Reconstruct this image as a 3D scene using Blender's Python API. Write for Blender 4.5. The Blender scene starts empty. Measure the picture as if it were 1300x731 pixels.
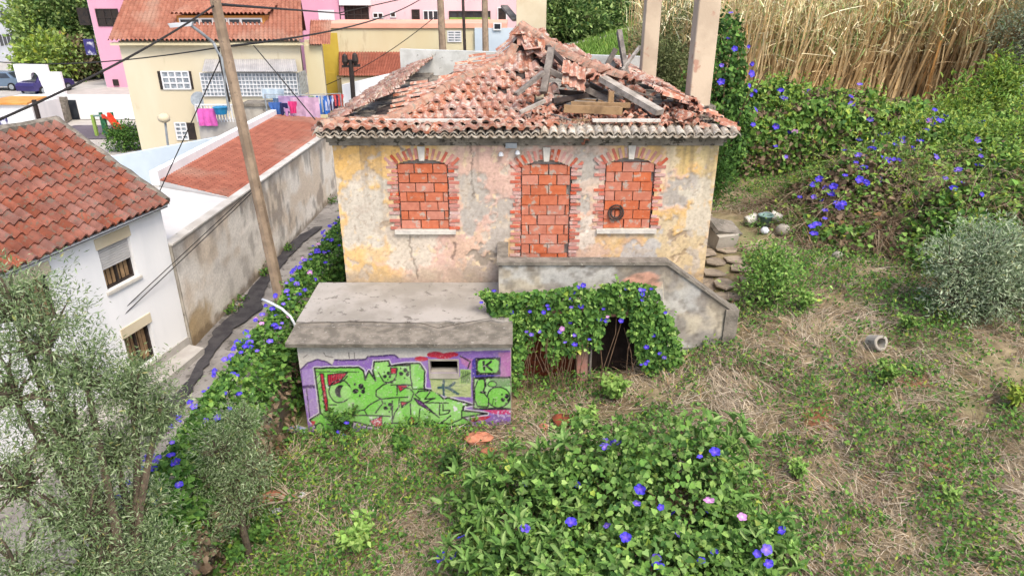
import bpy, bmesh, math, random
import numpy as np
from mathutils import Vector, Matrix, Euler

# ------------------------------------------------------------------ camera, sky, sun, exposure
scene = bpy.context.scene
PITCH = math.radians(23.5)
CAMZ = 8.6
cam_data = bpy.data.cameras.new("camera")
cam_data.sensor_width = 36.0
cam_data.lens = 866.0 / 1300.0 * 36.0
cam_data.clip_start = 0.1
cam_data.clip_end = 2000.0
cam = bpy.data.objects.new("camera", cam_data)
scene.collection.objects.link(cam)
cam.location = (0, 0, CAMZ)
cam.rotation_euler = (math.radians(90) - PITCH, 0, 0)
scene.camera = cam

SUN_EL, SUN_AZ = math.radians(55), math.radians(152)      # azimuth clockwise from +Y: high, behind the camera
world = bpy.data.worlds.new("World")
scene.world = world
world.use_nodes = True
wn = world.node_tree.nodes
sky_node = wn.new("ShaderNodeTexSky")
sky_node.sky_type = 'NISHITA'
sky_node.sun_disc = False
sky_node.sun_elevation = SUN_EL
sky_node.sun_rotation = SUN_AZ
sky_node.air_density = 1.0
sky_node.dust_density = 4.0
sky_node.ozone_density = 0.6
wn["Background"].inputs[1].default_value = 0.15
world.node_tree.links.new(sky_node.outputs[0], wn["Background"].inputs[0])

sun_data = bpy.data.lights.new("sun", 'SUN')
sun_data.energy = 1.4
sun_data.angle = math.radians(20)
sun_data.color = (1.0, 0.92, 0.80)
sun = bpy.data.objects.new("sun", sun_data)
scene.collection.objects.link(sun)
sdir = Vector((math.sin(SUN_AZ) * math.cos(SUN_EL), math.cos(SUN_AZ) * math.cos(SUN_EL), math.sin(SUN_EL)))
sun.rotation_euler = sdir.to_track_quat('Z', 'Y').to_euler()
sun.location = (0, -10, 30)

vs = scene.view_settings
vs.view_transform = 'Standard'
vs.look = 'None'
vs.gamma = 1.0
vs.use_curve_mapping = False
vs.exposure = 1.12

# ------------------------------------------------------------------ helpers
rng = np.random.default_rng(7)
R = random.Random(11)
col = scene.collection
CP, SP, F = math.cos(PITCH), math.sin(PITCH), 866.0


def P(u, v, Y=None, z=None, x=None):
    """The place seen at photo point (u, v) on the plane Y=, z= or x=."""
    o = (365.5 - v) / F
    d = Vector(((u - 650.0) / F, CP + o * SP, -SP + o * CP))
    t = Y / d.y if Y is not None else ((z - CAMZ) / d.z if z is not None else x / d.x)
    return Vector((d.x * t, d.y * t, CAMZ + d.z * t))


def proj(x, y, z):
    """World arrays to photo points."""
    zc = z - CAMZ
    Z = y * CP - zc * SP
    return 650.0 + x / Z * F, 365.5 - (y * SP + zc * CP) / Z * F


def lin(c, k=1.0):
    return tuple((((v / 255.0 + 0.055) / 1.055) ** 2.4 if v > 10 else v / 255.0 / 12.92) * k for v in c)


K = 0.72                     # picture colour to surface colour


def C(r, g, b, k=K):
    return lin((r, g, b), k)


class MB:
    """Collects shapes (world coordinates) for one mesh."""
    def __init__(self):
        self.v, self.f = [], []

    def add(self, vs_, fs_):
        n = len(self.v)
        self.v += [tuple(p) for p in vs_]
        self.f += [tuple(i + n for i in f) for f in fs_]
        return self

    def box(self, x0, x1, y0, y1, z0, z1):
        return self.add([(x0, y0, z0), (x1, y0, z0), (x1, y1, z0), (x0, y1, z0), (x0, y0, z1), (x1, y0, z1), (x1, y1, z1), (x0, y1, z1)],
                        [(0, 3, 2, 1), (4, 5, 6, 7), (0, 1, 5, 4), (1, 2, 6, 5), (2, 3, 7, 6), (3, 0, 4, 7)])

    def obox(self, c, ax, ay, az):
        c, ax, ay, az = Vector(c), Vector(ax), Vector(ay), Vector(az)
        s = [(-1, -1, -1), (1, -1, -1), (1, 1, -1), (-1, 1, -1), (-1, -1, 1), (1, -1, 1), (1, 1, 1), (-1, 1, 1)]
        return self.add([c + ax * a + ay * b + az * d for a, b, d in s],
                        [(0, 3, 2, 1), (4, 5, 6, 7), (0, 1, 5, 4), (1, 2, 6, 5), (2, 3, 7, 6), (3, 0, 4, 7)])

    def beam(self, a, b, w, h, roll=0.0):
        a, b = Vector(a), Vector(b)
        d = (b - a).normalized()
        s = d.cross(Vector((0, 0, 1)))
        s = s.normalized() if s.length > 1e-3 else Vector((1, 0, 0))
        u = s.cross(d)
        if roll:
            m = Matrix.Rotation(roll, 3, d)
            s, u = m @ s, m @ u
        return self.obox((a + b) / 2, s * w / 2, d * (b - a).length / 2, u * h / 2)

    def prism(self, poly, off):
        """A flat outline (list of 3D points) given a thickness by the vector off."""
        n = len(poly)
        off = Vector(off)
        a = [Vector(p) for p in poly]
        return self.add(a + [p + off for p in a],
                        [tuple(range(n))[::-1], tuple(range(n, 2 * n))] + [(i, (i + 1) % n, n + (i + 1) % n, n + i) for i in range(n)])

    def tube(self, pts, r, n=6, cap=True):
        pts = [Vector(p) for p in pts]
        m = len(pts)
        rs = r if isinstance(r, (list, tuple)) else [r] * m
        vs_, fs_ = [], []
        prev = None
        for i, p in enumerate(pts):
            d = (pts[min(i + 1, m - 1)] - pts[max(i - 1, 0)]).normalized()
            s = prev - d * prev.dot(d) if prev is not None else d.cross(Vector((0.13, 0.21, 1)))
            if s.length < 1e-4:
                s = d.cross(Vector((1, 0, 0)))
            s.normalize()
            prev = s
            t = d.cross(s)
            for k in range(n):
                a = 2 * math.pi * k / n
                vs_.append(p + (s * math.cos(a) + t * math.sin(a)) * rs[i])
        for i in range(m - 1):
            for k in range(n):
                fs_.append((i * n + k, i * n + (k + 1) % n, (i + 1) * n + (k + 1) % n, (i + 1) * n + k))
        if cap:
            fs_.append(tuple(range(n))[::-1])
            fs_.append(tuple((m - 1) * n + k for k in range(n)))
        return self.add(vs_, fs_)

    def lathe(self, c, prof, n=12):
        """Turned shape about the vertical through c; prof is (radius, height)."""
        c = Vector(c)
        vs_ = [c + Vector((r * math.cos(2 * math.pi * k / n), r * math.sin(2 * math.pi * k / n), h)) for r, h in prof for k in range(n)]
        fs_ = [(i * n + k, i * n + (k + 1) % n, (i + 1) * n + (k + 1) % n, (i + 1) * n + k) for i in range(len(prof) - 1) for k in range(n)]
        fs_.append(tuple(range(n))[::-1])
        fs_.append(tuple((len(prof) - 1) * n + k for k in range(n)))
        return self.add(vs_, fs_)

    def blob(self, c, rx, ry, rz, seed=0, n=10, m=7, rough=0.15):
        rr = random.Random(seed)
        c = Vector(c)
        vs_, fs_ = [], []
        for i in range(m + 1):
            th = math.pi * i / m
            for k in range(n):
                ph = 2 * math.pi * k / n
                s = 1 + rr.uniform(-rough, rough)
                vs_.append(c + Vector((rx * math.sin(th) * math.cos(ph), ry * math.sin(th) * math.sin(ph), rz * math.cos(th))) * s)
        for i in range(m):
            for k in range(n):
                fs_.append((i * n + k, (i + 1) * n + k, (i + 1) * n + (k + 1) % n, i * n + (k + 1) % n))
        return self.add(vs_, fs_)


BASE = {}


def link(o, parent=None):
    col.objects.link(o)
    if parent is not None:
        o.parent = parent
        BASE[o.name] = BASE[parent.name]
    return o


def tag(o, label=None, cat=None, group=None, kind=None):
    if label: o["label"] = label
    if cat: o["category"] = cat
    if group: o["group"] = group
    if kind: o["kind"] = kind
    return o


def thing(name, label, cat, loc, group=None, kind=None):
    o = bpy.data.objects.new(name, None)
    o.empty_display_size = 0.2
    o.location = loc
    col.objects.link(o)
    BASE[o.name] = Vector(loc)
    return tag(o, label, cat, group, kind)


def mesh_of(mb, name, base=(0, 0, 0), smooth=False):
    me = bpy.data.meshes.new(name)
    b = Vector(base)
    me.from_pydata([(p[0] - b.x, p[1] - b.y, p[2] - b.z) for p in mb.v], [], mb.f)
    if smooth:
        me.polygons.foreach_set("use_smooth", [True] * len(me.polygons))
    me.update()
    return me


def part(name, mb, m, parent, smooth=False):
    o = bpy.data.objects.new(name, mesh_of(mb, name, BASE[parent.name], smooth))
    o.data.materials.append(m)
    return link(o, parent)


def single(name, mb, m, label=None, cat=None, group=None, kind=None, smooth=False, base=None):
    """A thing that is one mesh."""
    if base is None:
        a = np.array(mb.v)
        base = Vector((float(a[:, 0].mean()), float(a[:, 1].mean()), float(a[:, 2].min())))
    o = bpy.data.objects.new(name, mesh_of(mb, name, base, smooth))
    o.location = base
    o.data.materials.append(m)
    col.objects.link(o)
    BASE[o.name] = Vector(base)
    return tag(o, label, cat, group, kind)


def np_mesh(name, verts, faces, colors=None, smooth=False, base=(0, 0, 0)):
    """Large mesh from arrays; faces all have the same number of corners."""
    me = bpy.data.meshes.new(name)
    verts = np.asarray(verts, dtype=np.float64) - np.array(tuple(base))
    faces = np.asarray(faces, dtype=np.int32)
    n, k = faces.shape
    me.vertices.add(len(verts))
    me.vertices.foreach_set("co", verts.ravel())
    me.loops.add(n * k)
    me.loops.foreach_set("vertex_index", faces.ravel())
    me.polygons.add(n)
    me.polygons.foreach_set("loop_start", np.arange(0, n * k, k, dtype=np.int32))
    me.polygons.foreach_set("loop_total", np.full(n, k, dtype=np.int32))
    if smooth:
        me.polygons.foreach_set("use_smooth", np.ones(n, dtype=bool))
    me.update(calc_edges=True)
    if colors is not None:
        ca = me.color_attributes.new("Col", 'FLOAT_COLOR', 'POINT')
        c4 = np.ones((len(verts), 4))
        c4[:, :3] = colors
        ca.data.foreach_set("color", c4.ravel())
    return me


def np_part(name, verts, faces, colors, m, parent, smooth=False, kind=None):
    o = bpy.data.objects.new(name, np_mesh(name, verts, faces, colors, smooth, BASE[parent.name]))
    o.data.materials.append(m)
    link(o, parent)
    if kind: o["kind"] = kind
    return o


def np_single(name, verts, faces, colors, m, label=None, cat=None, group=None, kind=None, smooth=False):
    o = bpy.data.objects.new(name, np_mesh(name, verts, faces, colors, smooth))
    o.data.materials.append(m)
    col.objects.link(o)
    BASE[o.name] = Vector((0, 0, 0))
    return tag(o, label, cat, group, kind)


def piece(name, me, parent, loc, rot=None, scale=None):
    """One of many alike pieces: shares its mesh, placed in world coordinates under its parent."""
    o = bpy.data.objects.new(name, me)
    o.location = Vector(loc) - BASE[parent.name]
    if rot is not None:
        o.rotation_mode = 'QUATERNION'
        o.rotation_quaternion = rot
    if scale is not None:
        o.scale = scale
    return link(o, parent)


def copy_tree(o, parent=None):
    c = o.copy()
    col.objects.link(c)
    BASE[c.name] = BASE[o.name].copy()
    if parent is not None:
        c.parent = parent
    for ch in list(o.children):
        copy_tree(ch, c)
    return c


# ---- value noise for colouring and relief
def vnoise(x, y, seed=0):
    xi, yi = np.floor(x).astype(np.int64), np.floor(y).astype(np.int64)
    xf, yf = x - xi, y - yi
    xf, yf = xf * xf * (3 - 2 * xf), yf * yf * (3 - 2 * yf)

    def h(a, b):
        n = (a * 374761393 + b * 668265263 + seed * 1442695041) & 0xFFFFFFFF
        n = ((n ^ (n >> 13)) * 1274126177) & 0xFFFFFFFF
        return ((n ^ (n >> 16)) & 0xFFFF) / 65535.0
    a, b, c, d = h(xi, yi), h(xi + 1, yi), h(xi, yi + 1), h(xi + 1, yi + 1)
    return (a * (1 - xf) + b * xf) * (1 - yf) + (c * (1 - xf) + d * xf) * yf


def fbm(x, y, seed=0, o=4):
    s, a, t = 0, 1.0, 0
    for i in range(o):
        s = s + a * vnoise(x * 2 ** i + 17.3 * i, y * 2 ** i - 9.1 * i, seed + i)
        t += a
        a *= 0.5
    return s / t


def sstep(a, b, x):
    t = np.clip((x - a) / (b - a), 0, 1)
    return t * t * (3 - 2 * t)


# ------------------------------------------------------------------ materials
def mat(name, c1, c2=None, scale=2.0, rough=0.85, bump=0.15, bscale=25.0, attr=False, rand=0.0, c3=None, c3amt=0.55,
        c3scale=9.0, metal=0.0, spec=0.3, trans=0.0, stretch=(1, 1, 1), local=False, randhue=0.0):
    m = bpy.data.materials.new(name)
    m.use_nodes = True
    nt = m.node_tree
    N, L = nt.nodes, nt.links
    bs = N["Principled BSDF"]
    bs.inputs["Roughness"].default_value = rough
    bs.inputs["Metallic"].default_value = metal
    bs.inputs["Specular IOR Level"].default_value = spec
    if local:
        tc = N.new("ShaderNodeTexCoord")
        pos = tc.outputs["Object"]
    else:
        pos = N.new("ShaderNodeNewGeometry").outputs["Position"]
    if stretch != (1, 1, 1):
        mp = N.new("ShaderNodeMapping")
        mp.inputs["Scale"].default_value = stretch
        L.new(pos, mp.inputs["Vector"])
        pos = mp.outputs[0]

    def noise(sc, det=5.0, rg=0.6):
        n = N.new("ShaderNodeTexNoise")
        n.inputs["Scale"].default_value = sc
        n.inputs["Detail"].default_value = det
        n.inputs["Roughness"].default_value = rg
        L.new(pos, n.inputs["Vector"])
        return n.outputs["Fac"]

    def mix(fac, a, b, mode='MIX'):
        x = N.new("ShaderNodeMix")
        x.data_type = 'RGBA'
        x.blend_type = mode
        if isinstance(fac, (int, float)): x.inputs[0].default_value = fac
        else: L.new(fac, x.inputs[0])
        for sock, val in ((x.inputs[6], a), (x.inputs[7], b)):
            if isinstance(val, tuple): sock.default_value = (*val[:3], 1)
            else: L.new(val, sock)
        return x.outputs[2]

    def ramp(fac, a, b):
        r = N.new("ShaderNodeMapRange")
        r.interpolation_type = 'SMOOTHSTEP'
        r.inputs[1].default_value = a
        r.inputs[2].default_value = b
        L.new(fac, r.inputs[0])
        return r.outputs[0]
    if attr:
        at = N.new("ShaderNodeAttribute")
        at.attribute_name = "Col"
        out = at.outputs["Color"]
        if c1 is not None:
            out = mix(1.0, out, c1, 'MULTIPLY')
        out = mix(ramp(noise(scale), 0.3, 0.7), mix(1.0, out, (0.86, 0.86, 0.86), 'MULTIPLY'), mix(1.0, out, (1.1, 1.1, 1.1), 'MULTIPLY'))
    else:
        out = mix(ramp(noise(scale), 0.35, 0.65), c1, c2 if c2 else tuple(v * 0.8 for v in c1))
    if c3:
        out = mix(ramp(noise(c3scale, 6, 0.65), c3amt, c3amt + 0.08), out, c3)
    if rand:
        oi = N.new("ShaderNodeObjectInfo")
        r = N.new("ShaderNodeMapRange")
        r.inputs[3].default_value = 1 - rand
        r.inputs[4].default_value = 1 + rand
        L.new(oi.outputs["Random"], r.inputs[0])
        hs = N.new("ShaderNodeHueSaturation")
        L.new(out, hs.inputs["Color"])
        L.new(r.outputs[0], hs.inputs["Value"])
        if randhue:
            r2 = N.new("ShaderNodeMapRange")
            r2.inputs[3].default_value = 1 + randhue
            r2.inputs[4].default_value = 1 - randhue * 2
            wr = N.new("ShaderNodeMath")
            wr.operation = 'MULTIPLY_ADD'
            wr.inputs[1].default_value = 7.31
            wr.inputs[2].default_value = 0.0
            L.new(oi.outputs["Random"], wr.inputs[0])
            fr = N.new("ShaderNodeMath")
            fr.operation = 'FRACT'
            L.new(wr.outputs[0], fr.inputs[0])
            L.new(fr.outputs[0], r2.inputs[0])
            L.new(r2.outputs[0], hs.inputs["Saturation"])
        out = hs.outputs[0]
    L.new(out, bs.inputs["Base Color"])
    if bump:
        b = N.new("ShaderNodeBump")
        b.inputs["Strength"].default_value = bump
        b.inputs["Distance"].default_value = 0.03
        L.new(noise(bscale, 6, 0.7), b.inputs["Height"])
        L.new(b.outputs[0], bs.inputs["Normal"])
    if trans:
        tr = N.new("ShaderNodeBsdfTranslucent")
        L.new(out, tr.inputs["Color"])
        ms = N.new("ShaderNodeMixShader")
        ms.inputs[0].default_value = trans
        L.new(bs.outputs[0], ms.inputs[1])
        L.new(tr.outputs[0], ms.inputs[2])
        L.new(ms.outputs[0], N["Material Output"].inputs["Surface"])
    return m


M = {}
M['attr_plaster'] = mat("weathered_plaster", None, attr=True, scale=14, rough=0.92, bump=0.14, bscale=30)
M['paint_wall'] = mat("spray_paint_on_render", None, attr=True, scale=20, rough=0.7, bump=0.2, bscale=40)
M['ground'] = mat("dry_earth", None, attr=True, scale=18, rough=1.0, bump=0.6, bscale=14, spec=0.1)
M['leaf'] = mat("leaf", None, attr=True, scale=30, rough=0.68, bump=0, trans=0.25, spec=0.2)
M['straw'] = mat("dry_straw", None, attr=True, scale=30, rough=0.9, bump=0, trans=0.1, spec=0.15)
M['flower'] = mat("petal", None, attr=True, scale=40, rough=0.6, bump=0, trans=0.25)
M['old_plaster'] = mat("old_house_plaster", C(205, 185, 150), C(190, 175, 160), 1.5, 0.92, 0.3, c3=C(150, 145, 138), c3scale=3)
M['inner_wall'] = mat("inner_lime_wall", C(215, 218, 215), C(190, 192, 188), 2.0, 0.9, 0.3, c3=C(120, 118, 110), c3scale=5, c3amt=0.6)
M['cornice'] = mat("cornice_grey", C(160, 152, 140), C(122, 116, 106), 3, 0.95, 0.5, 18, c3=C(80, 76, 68), c3scale=5, c3amt=0.52)
M['eave_tile'] = mat("lichen_tile", C(205, 198, 185), C(165, 150, 132), 9, 0.95, 0.4, 30, rand=0.22, c3=C(110, 102, 90), c3scale=14, c3amt=0.58)
M['terra'] = mat("terracotta_tile", C(202, 146, 124, .6), C(178, 120, 100, .6), 3, 0.95, 0.35, 40, rand=0.16, randhue=0.12, c3=C(206, 184, 168, .66), c3scale=7.5, c3amt=0.5, spec=0.08)
M['cap'] = mat("lichened_ridge", C(196, 158, 138, .68), C(168, 126, 106, .68), 5, 0.95, 0.5, 30, rand=0.14, c3=C(150, 138, 124), c3scale=9, c3amt=0.52)
M['terra2'] = mat("weathered_terracotta", C(170, 108, 90, .6), C(140, 88, 74, .6), 2.2, 0.9, 0.35, 40, rand=0.1, randhue=0.1, c3=C(132, 112, 98, .6), c3scale=8, c3amt=0.54, spec=0.08)
M['terra_attr'] = mat("terracotta_roof", None, attr=True, scale=2, rough=0.85, bump=0.2, bscale=30)
M['mortar'] = mat("grey_mortar", C(172, 168, 162), C(150, 146, 140), 6, 0.95, 0.4, 30)
M['hollow'] = mat("hollow_brick", C(214, 128, 96, .66), C(198, 112, 82, .66), 8, 0.85, 0.2, 60, rand=0.08, randhue=0.08, c3=C(186, 166, 152), c3scale=5.5, c3amt=0.55)
M['surround'] = mat("old_red_brick", C(200, 118, 102), C(192, 132, 118), 7, 0.9, 0.4, 45, rand=0.16, randhue=0.25, c3=C(208, 172, 160), c3scale=7, c3amt=0.56)
M['stone_white'] = mat("white_stone", C(222, 218, 208), C(200, 196, 188), 6, 0.8, 0.25, 30, c3=C(150, 145, 138), c3scale=7, c3amt=0.64)
M['concrete'] = mat("concrete", C(190, 184, 172), C(160, 154, 144), 1.8, 0.95, 0.4, 22, c3=C(118, 112, 104), c3scale=3.5, c3amt=0.6)
M['slab'] = mat("cement_slab", C(204, 198, 190, .52), C(178, 172, 162, .5), 1.1, 0.92, 0.3, 20, c3=C(144, 138, 130, .5), c3scale=4.5, c3amt=0.57)
M['slab_edge'] = mat("mossy_concrete", C(160, 152, 140, .6), C(122, 116, 106, .6), 4, 0.98, 0.6, 20, c3=C(190, 184, 172, .6), c3scale=14, c3amt=0.6)
M['dirty_white'] = mat("stained_white_render", C(216, 212, 204), C(190, 184, 174), 1.2, 0.92, 0.3, 25, c3=C(110, 104, 98), c3scale=1.6, c3amt=0.62, stretch=(1, 1, 0.35))
M['white'] = mat("white_paint", C(232, 233, 234, .9), C(220, 222, 224, .9), 1.0, 0.85, 0.08, 30, c3=C(196, 194, 190), c3scale=1.4, c3amt=0.66, stretch=(1, 1, .3))
M['white_clean'] = mat("white_terrace", C(238, 236, 234, .62), C(224, 222, 220, .62), 0.8, 0.85, 0.05)
M['cream'] = mat("cream_plaster", C(226, 214, 186), C(212, 198, 168), 1.0, 0.9, 0.1)
M['post'] = mat("cement_pillar", C(218, 200, 176), C(198, 180, 158), 1.4, 0.92, 0.2, 30, c3=C(190, 150, 130), c3scale=2.0, c3amt=0.62)
M['yellow'] = mat("yellow_paint", C(240, 232, 206, .62), C(234, 222, 192, .62), 0.35, 0.85, 0.05, c3=C(222, 210, 180, .62), c3scale=.9, c3amt=0.6, stretch=(1, 1, .3))
M['yellow2'] = mat("yellow_paint_pale", C(240, 232, 196, .62), C(234, 220, 180, .62), 0.35, 0.85, 0.05, c3=C(220, 206, 172, .62), c3scale=.9, c3amt=0.6, stretch=(1, 1, .3))
M['mustard'] = mat("mustard_recess", C(216, 192, 82), C(204, 178, 74), 0.6, 0.85, 0.05)
M['pink'] = mat("pink_paint", C(232, 172, 196), C(224, 160, 186), 0.3, 0.85, 0.05, c3=C(206, 148, 170), c3scale=.7, c3amt=0.6, stretch=(1, 1, .3))
M['pink2'] = mat("pale_pink_paint", C(240, 208, 212), C(232, 196, 204), 0.3, 0.85, 0.05, c3=C(214, 184, 190), c3scale=.7, c3amt=0.6, stretch=(1, 1, .3))
M['salmon'] = mat("salmon_coping", C(240, 184, 160), C(230, 170, 148), 0.6, 0.85, 0.05)
M['paleblue'] = mat("pale_blue_paint", C(208, 224, 236), C(196, 212, 226), 0.5, 0.85, 0.08)
M['glass'] = mat("window_glass", C(60, 66, 72), C(40, 44, 52), 1.2, 0.12, 0, spec=0.6)
M['glass_dark'] = mat("dark_glass", C(38, 36, 38), C(58, 50, 46), 3, 0.15, 0, spec=0.5)
M['glass_pale'] = mat("curtained_glass", C(176, 186, 194), C(120, 130, 140), 5, 0.2, 0, spec=0.5)
M['frame_white'] = mat("white_frame", C(236, 238, 240), C(228, 230, 234), 2, 0.6, 0)
M['frame_dark'] = mat("dark_frame", C(58, 48, 44), C(44, 38, 36), 3, 0.6, 0)
M['shutter'] = mat("grey_blind", C(208, 206, 204), C(192, 190, 188), 2, 0.7, 0.1, 60)
M['dark'] = mat("dark_void", C(30, 26, 24), C(22, 20, 19), 3, 0.95, 0.2)
M['wood'] = mat("grey_timber", C(150, 142, 134), C(112, 104, 98), 4, 0.9, 0.4, 30, stretch=(1, 1, 1))
M['wood_pale'] = mat("pale_timber", C(196, 188, 178, .66), C(150, 142, 132, .66), 5, 0.85, 0.3, 30)
M['wood_tan'] = mat("tan_timber", C(170, 140, 104), C(132, 106, 78), 4, 0.9, 0.4, 30)
M['wood_dark'] = mat("dark_timber", C(84, 74, 70), C(62, 54, 52), 4, 0.9, 0.4, 30)
M['pole'] = mat("weathered_pole", C(172, 152, 130), C(140, 122, 104), 2.5, 0.92, 0.4, 30, c3=C(110, 96, 84), c3scale=6, c3amt=0.6)
M['asphalt'] = mat("worn_asphalt", C(158, 154, 150), C(130, 126, 122), 0.9, 0.95, 0.5, 30, c3=C(104, 100, 96), c3scale=3.2, c3amt=0.54)
M['asphalt_dark'] = mat("asphalt_patch", C(78, 76, 78), C(58, 56, 60), 3, 0.95, 0.4, 40)
M['pavement'] = mat("pale_pavement", C(196, 192, 186), C(178, 174, 168), 1.5, 0.95, 0.2, 20)
M['metal'] = mat("galvanised_metal", C(176, 184, 190), C(150, 158, 164), 4, 0.5, 0.05, metal=0.3)
M['cable'] = mat("black_cable", C(52, 48, 46), C(40, 38, 36), 3, 0.7, 0)
M['plastic_white'] = mat("white_plastic", C(222, 228, 234), C(206, 212, 220), 3, 0.5, 0)
M['rust'] = mat("rust_brown", C(150, 78, 52), C(112, 60, 44), 4, 0.95, 0.4, 20, c3=C(90, 56, 44), c3scale=6)
M['pinkwall'] = mat("pink_flaking_plaster", C(196, 140, 126), C(186, 160, 146), 3, 0.95, 0.5, 20, c3=C(160, 154, 150), c3scale=4, c3amt=0.56)
M['bark'] = mat("olive_bark", C(120, 106, 90), C(84, 74, 62), 8, 0.95, 0.6, 40)
M['stem'] = mat("dry_stem", C(128, 104, 82), C(98, 78, 62), 8, 0.95, 0.2, 40)
M['flag'] = mat("flagstone", C(168, 154, 136), C(134, 122, 108), 4, 0.95, 0.5, 20, rand=0.12)
M['bin'] = mat("green_plastic", C(52, 84, 76), C(42, 70, 64), 2, 0.5, 0.05)
M['teal'] = mat("faded_teal_plastic", C(128, 158, 152), C(108, 138, 132), 5, 0.6, 0.05)
M['clay'] = mat("broken_clay", C(206, 142, 112), C(184, 118, 92), 5, 0.95, 0.4, 25)
M['mat_red'] = mat("red_plastic", C(244, 84, 56), C(236, 70, 46), 3, 0.4, 0)
M['mat_green'] = mat("green_paint", C(56, 122, 84), C(46, 106, 72), 3, 0.5, 0)
M['lime'] = mat("lime_paint", C(150, 180, 90), C(136, 166, 78), 3, 0.5, 0)
M['rubber'] = mat("dark_play_surface", C(112, 106, 116), C(98, 92, 102), 0.8, 0.95, 0.2)
M['orange'] = mat("orange_felt_roof", C(226, 166, 92), C(206, 140, 70), 0.8, 0.9, 0.2)
M['awning'] = mat("ribbed_awning", C(206, 204, 204, .6), C(190, 188, 188, .6), 2, 0.6, 0)
M['car_blue'] = mat("blue_grey_car_paint", C(120, 140, 162), C(110, 130, 152), 1, 0.25, 0, metal=0.3)
M['car_purple'] = mat("violet_car_paint", C(70, 62, 120), C(60, 54, 108), 1, 0.25, 0, metal=0.3)
M['tyre'] = mat("tyre_rubber", C(40, 40, 42), C(32, 32, 34), 3, 0.9, 0)
M['mural'] = mat("blue_mural", C(64, 62, 130), C(54, 50, 112), 1, 0.7, 0, c3=C(220, 222, 232), c3scale=0.9, c3amt=0.56)
M['grassgreen'] = mat("lawn_base", C(122, 142, 74), C(104, 122, 64), 0.6, 1.0, 0.4, 10)
M['cellar'] = mat('cellar_wall_painted_shade', C(66, 54, 48), C(48, 40, 36), 3, 0.95, 0.4, 20)  # dark brown puts the shade inside the cellar into the wall colour
# ------------------------------------------------------------------ ground, terrain, street
ZS = -0.6                                  # street level
TP = np.array([(-5, 4, 0), (-5, 6, 0), (-5, 12, 0), (-5, 18, .8), (-5, 26, 1.5), (-4, 8, 0), (-1, 8, 0), (-.5, 11.5, .2), (2, 8, .1), (2.3, 12.8, .5),
               (4.8, 12.9, 1.6), (4.7, 10, .9), (8, 8, .9), (8, 12.5, 1.9), (11, 13, 2.2), (10, 8.5, 1.3), (15, 9, 1.8), (5.3, 17, 2.3),
               (5.5, 25, 2.7), (9, 17, 2.3), (11, 20, 2.7), (14, 22, 3.3), (20, 20, 3.5), (15, 30, 4.4), (25, 30, 4.6), (5, 32, 3.6), (0, 32, 2.5),
               (-5, 32, .8), (10, 40, 5), (25, 45, 5.5), (3, 50, 4.2), (-5, 50, 1), (9, 64, 5.2), (30, 64, 6.2), (-4, 64, 1.5), (12, 90, 7.4),
               (45, 90, 8), (-4, 90, 2.5), (45, 20, 4.5), (45, 5, 3.5), (2, 2, 0), (12, 2, .8)], dtype=float)


def _tps_fit():
    n = len(TP)
    d = np.sqrt(((TP[:, None, :2] - TP[None, :, :2]) ** 2).sum(-1))
    A = np.zeros((n + 3, n + 3))
    A[:n, :n] = np.where(d > 0, d ** 2 * np.log(d + 1e-9), 0) + np.eye(n) * 2.0
    A[:n, n] = 1
    A[:n, n + 1:] = TP[:, :2]
    A[n, :n] = 1
    A[n + 1:, :n] = TP[:, :2].T
    return np.linalg.solve(A, np.r_[TP[:, 2], 0, 0, 0])


TW = _tps_fit()


def terr(x, y):
    x, y = np.asarray(x, float), np.asarray(y, float)
    n = len(TP)
    out = TW[n] + TW[n + 1] * x + TW[n + 2] * y
    for i in range(n):
        d2 = (x - TP[i, 0]) ** 2 + (y - TP[i, 1]) ** 2
        out = out + TW[i] * 0.5 * d2 * np.log(d2 + 1e-9)
    out = np.where((x > -4) & (x < 3.3) & (y > 13.3) & (y < 25), np.minimum(out, .35), out)
    near = np.clip(1.2 - y / 60.0, 0.2, 1)
    return out + near * ((fbm(x * 0.9, y * 0.9, 3) - 0.5) * 0.22 + (fbm(x * 4, y * 4, 9) - 0.5) * 0.07)


def tz(x, y):
    return float(terr(np.array([x]), np.array([y]))[0])


def gridmesh(X, Y, Z):
    ny, nx = X.shape
    v = np.stack([X.ravel(), Y.ravel(), Z.ravel()], 1)
    i = np.arange(ny - 1)[:, None] * nx + np.arange(nx - 1)[None, :]
    f = np.stack([i, i + 1, i + nx + 1, i + nx], -1).reshape(-1, 4)
    return v, f


single('ground', MB().add([(-900, -200, ZS - 0.05), (900, -200, ZS - 0.05), (900, 1500, ZS - 0.05), (-900, 1500, ZS - 0.05)], [(0, 1, 2, 3)]), M['pavement'],
       kind='structure', base=Vector((0, 0, ZS - 0.05)))

xs = np.r_[np.arange(-4.92, 16, 0.14), np.arange(16, 80, 1.2)]
ys = np.r_[np.arange(2.5, 27, 0.14), np.arange(27, 110, 1.2)]
TX, TY = np.meshgrid(xs, ys)
TZ = terr(TX, TY)
back = np.where(TX < 2, sstep(2, -5, TX) * sstep(28, 34, TY), 0)
TZ = TZ * (1 - back) + (ZS + 0.2) * back
n1, n2, n3 = fbm(TX * 0.6, TY * 0.6, 21), fbm(TX * 2.5, TY * 2.5, 22), fbm(TX * 9, TY * 9, 23)
soil, straw_c, moss = np.array(C(122, 108, 84)), np.array(C(170, 154, 124)), np.array(C(104, 112, 70))
greensoil = np.array(C(92, 112, 62))
redsoil = np.array(C(176, 120, 88))
colr = soil + (straw_c - soil) * sstep(.35, .65, n2 * .6 + n3 * .4)[..., None]
colr = colr + (moss - colr) * (sstep(.5, .68, n1 * .6 + n2 * .4) * .7)[..., None]
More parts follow.
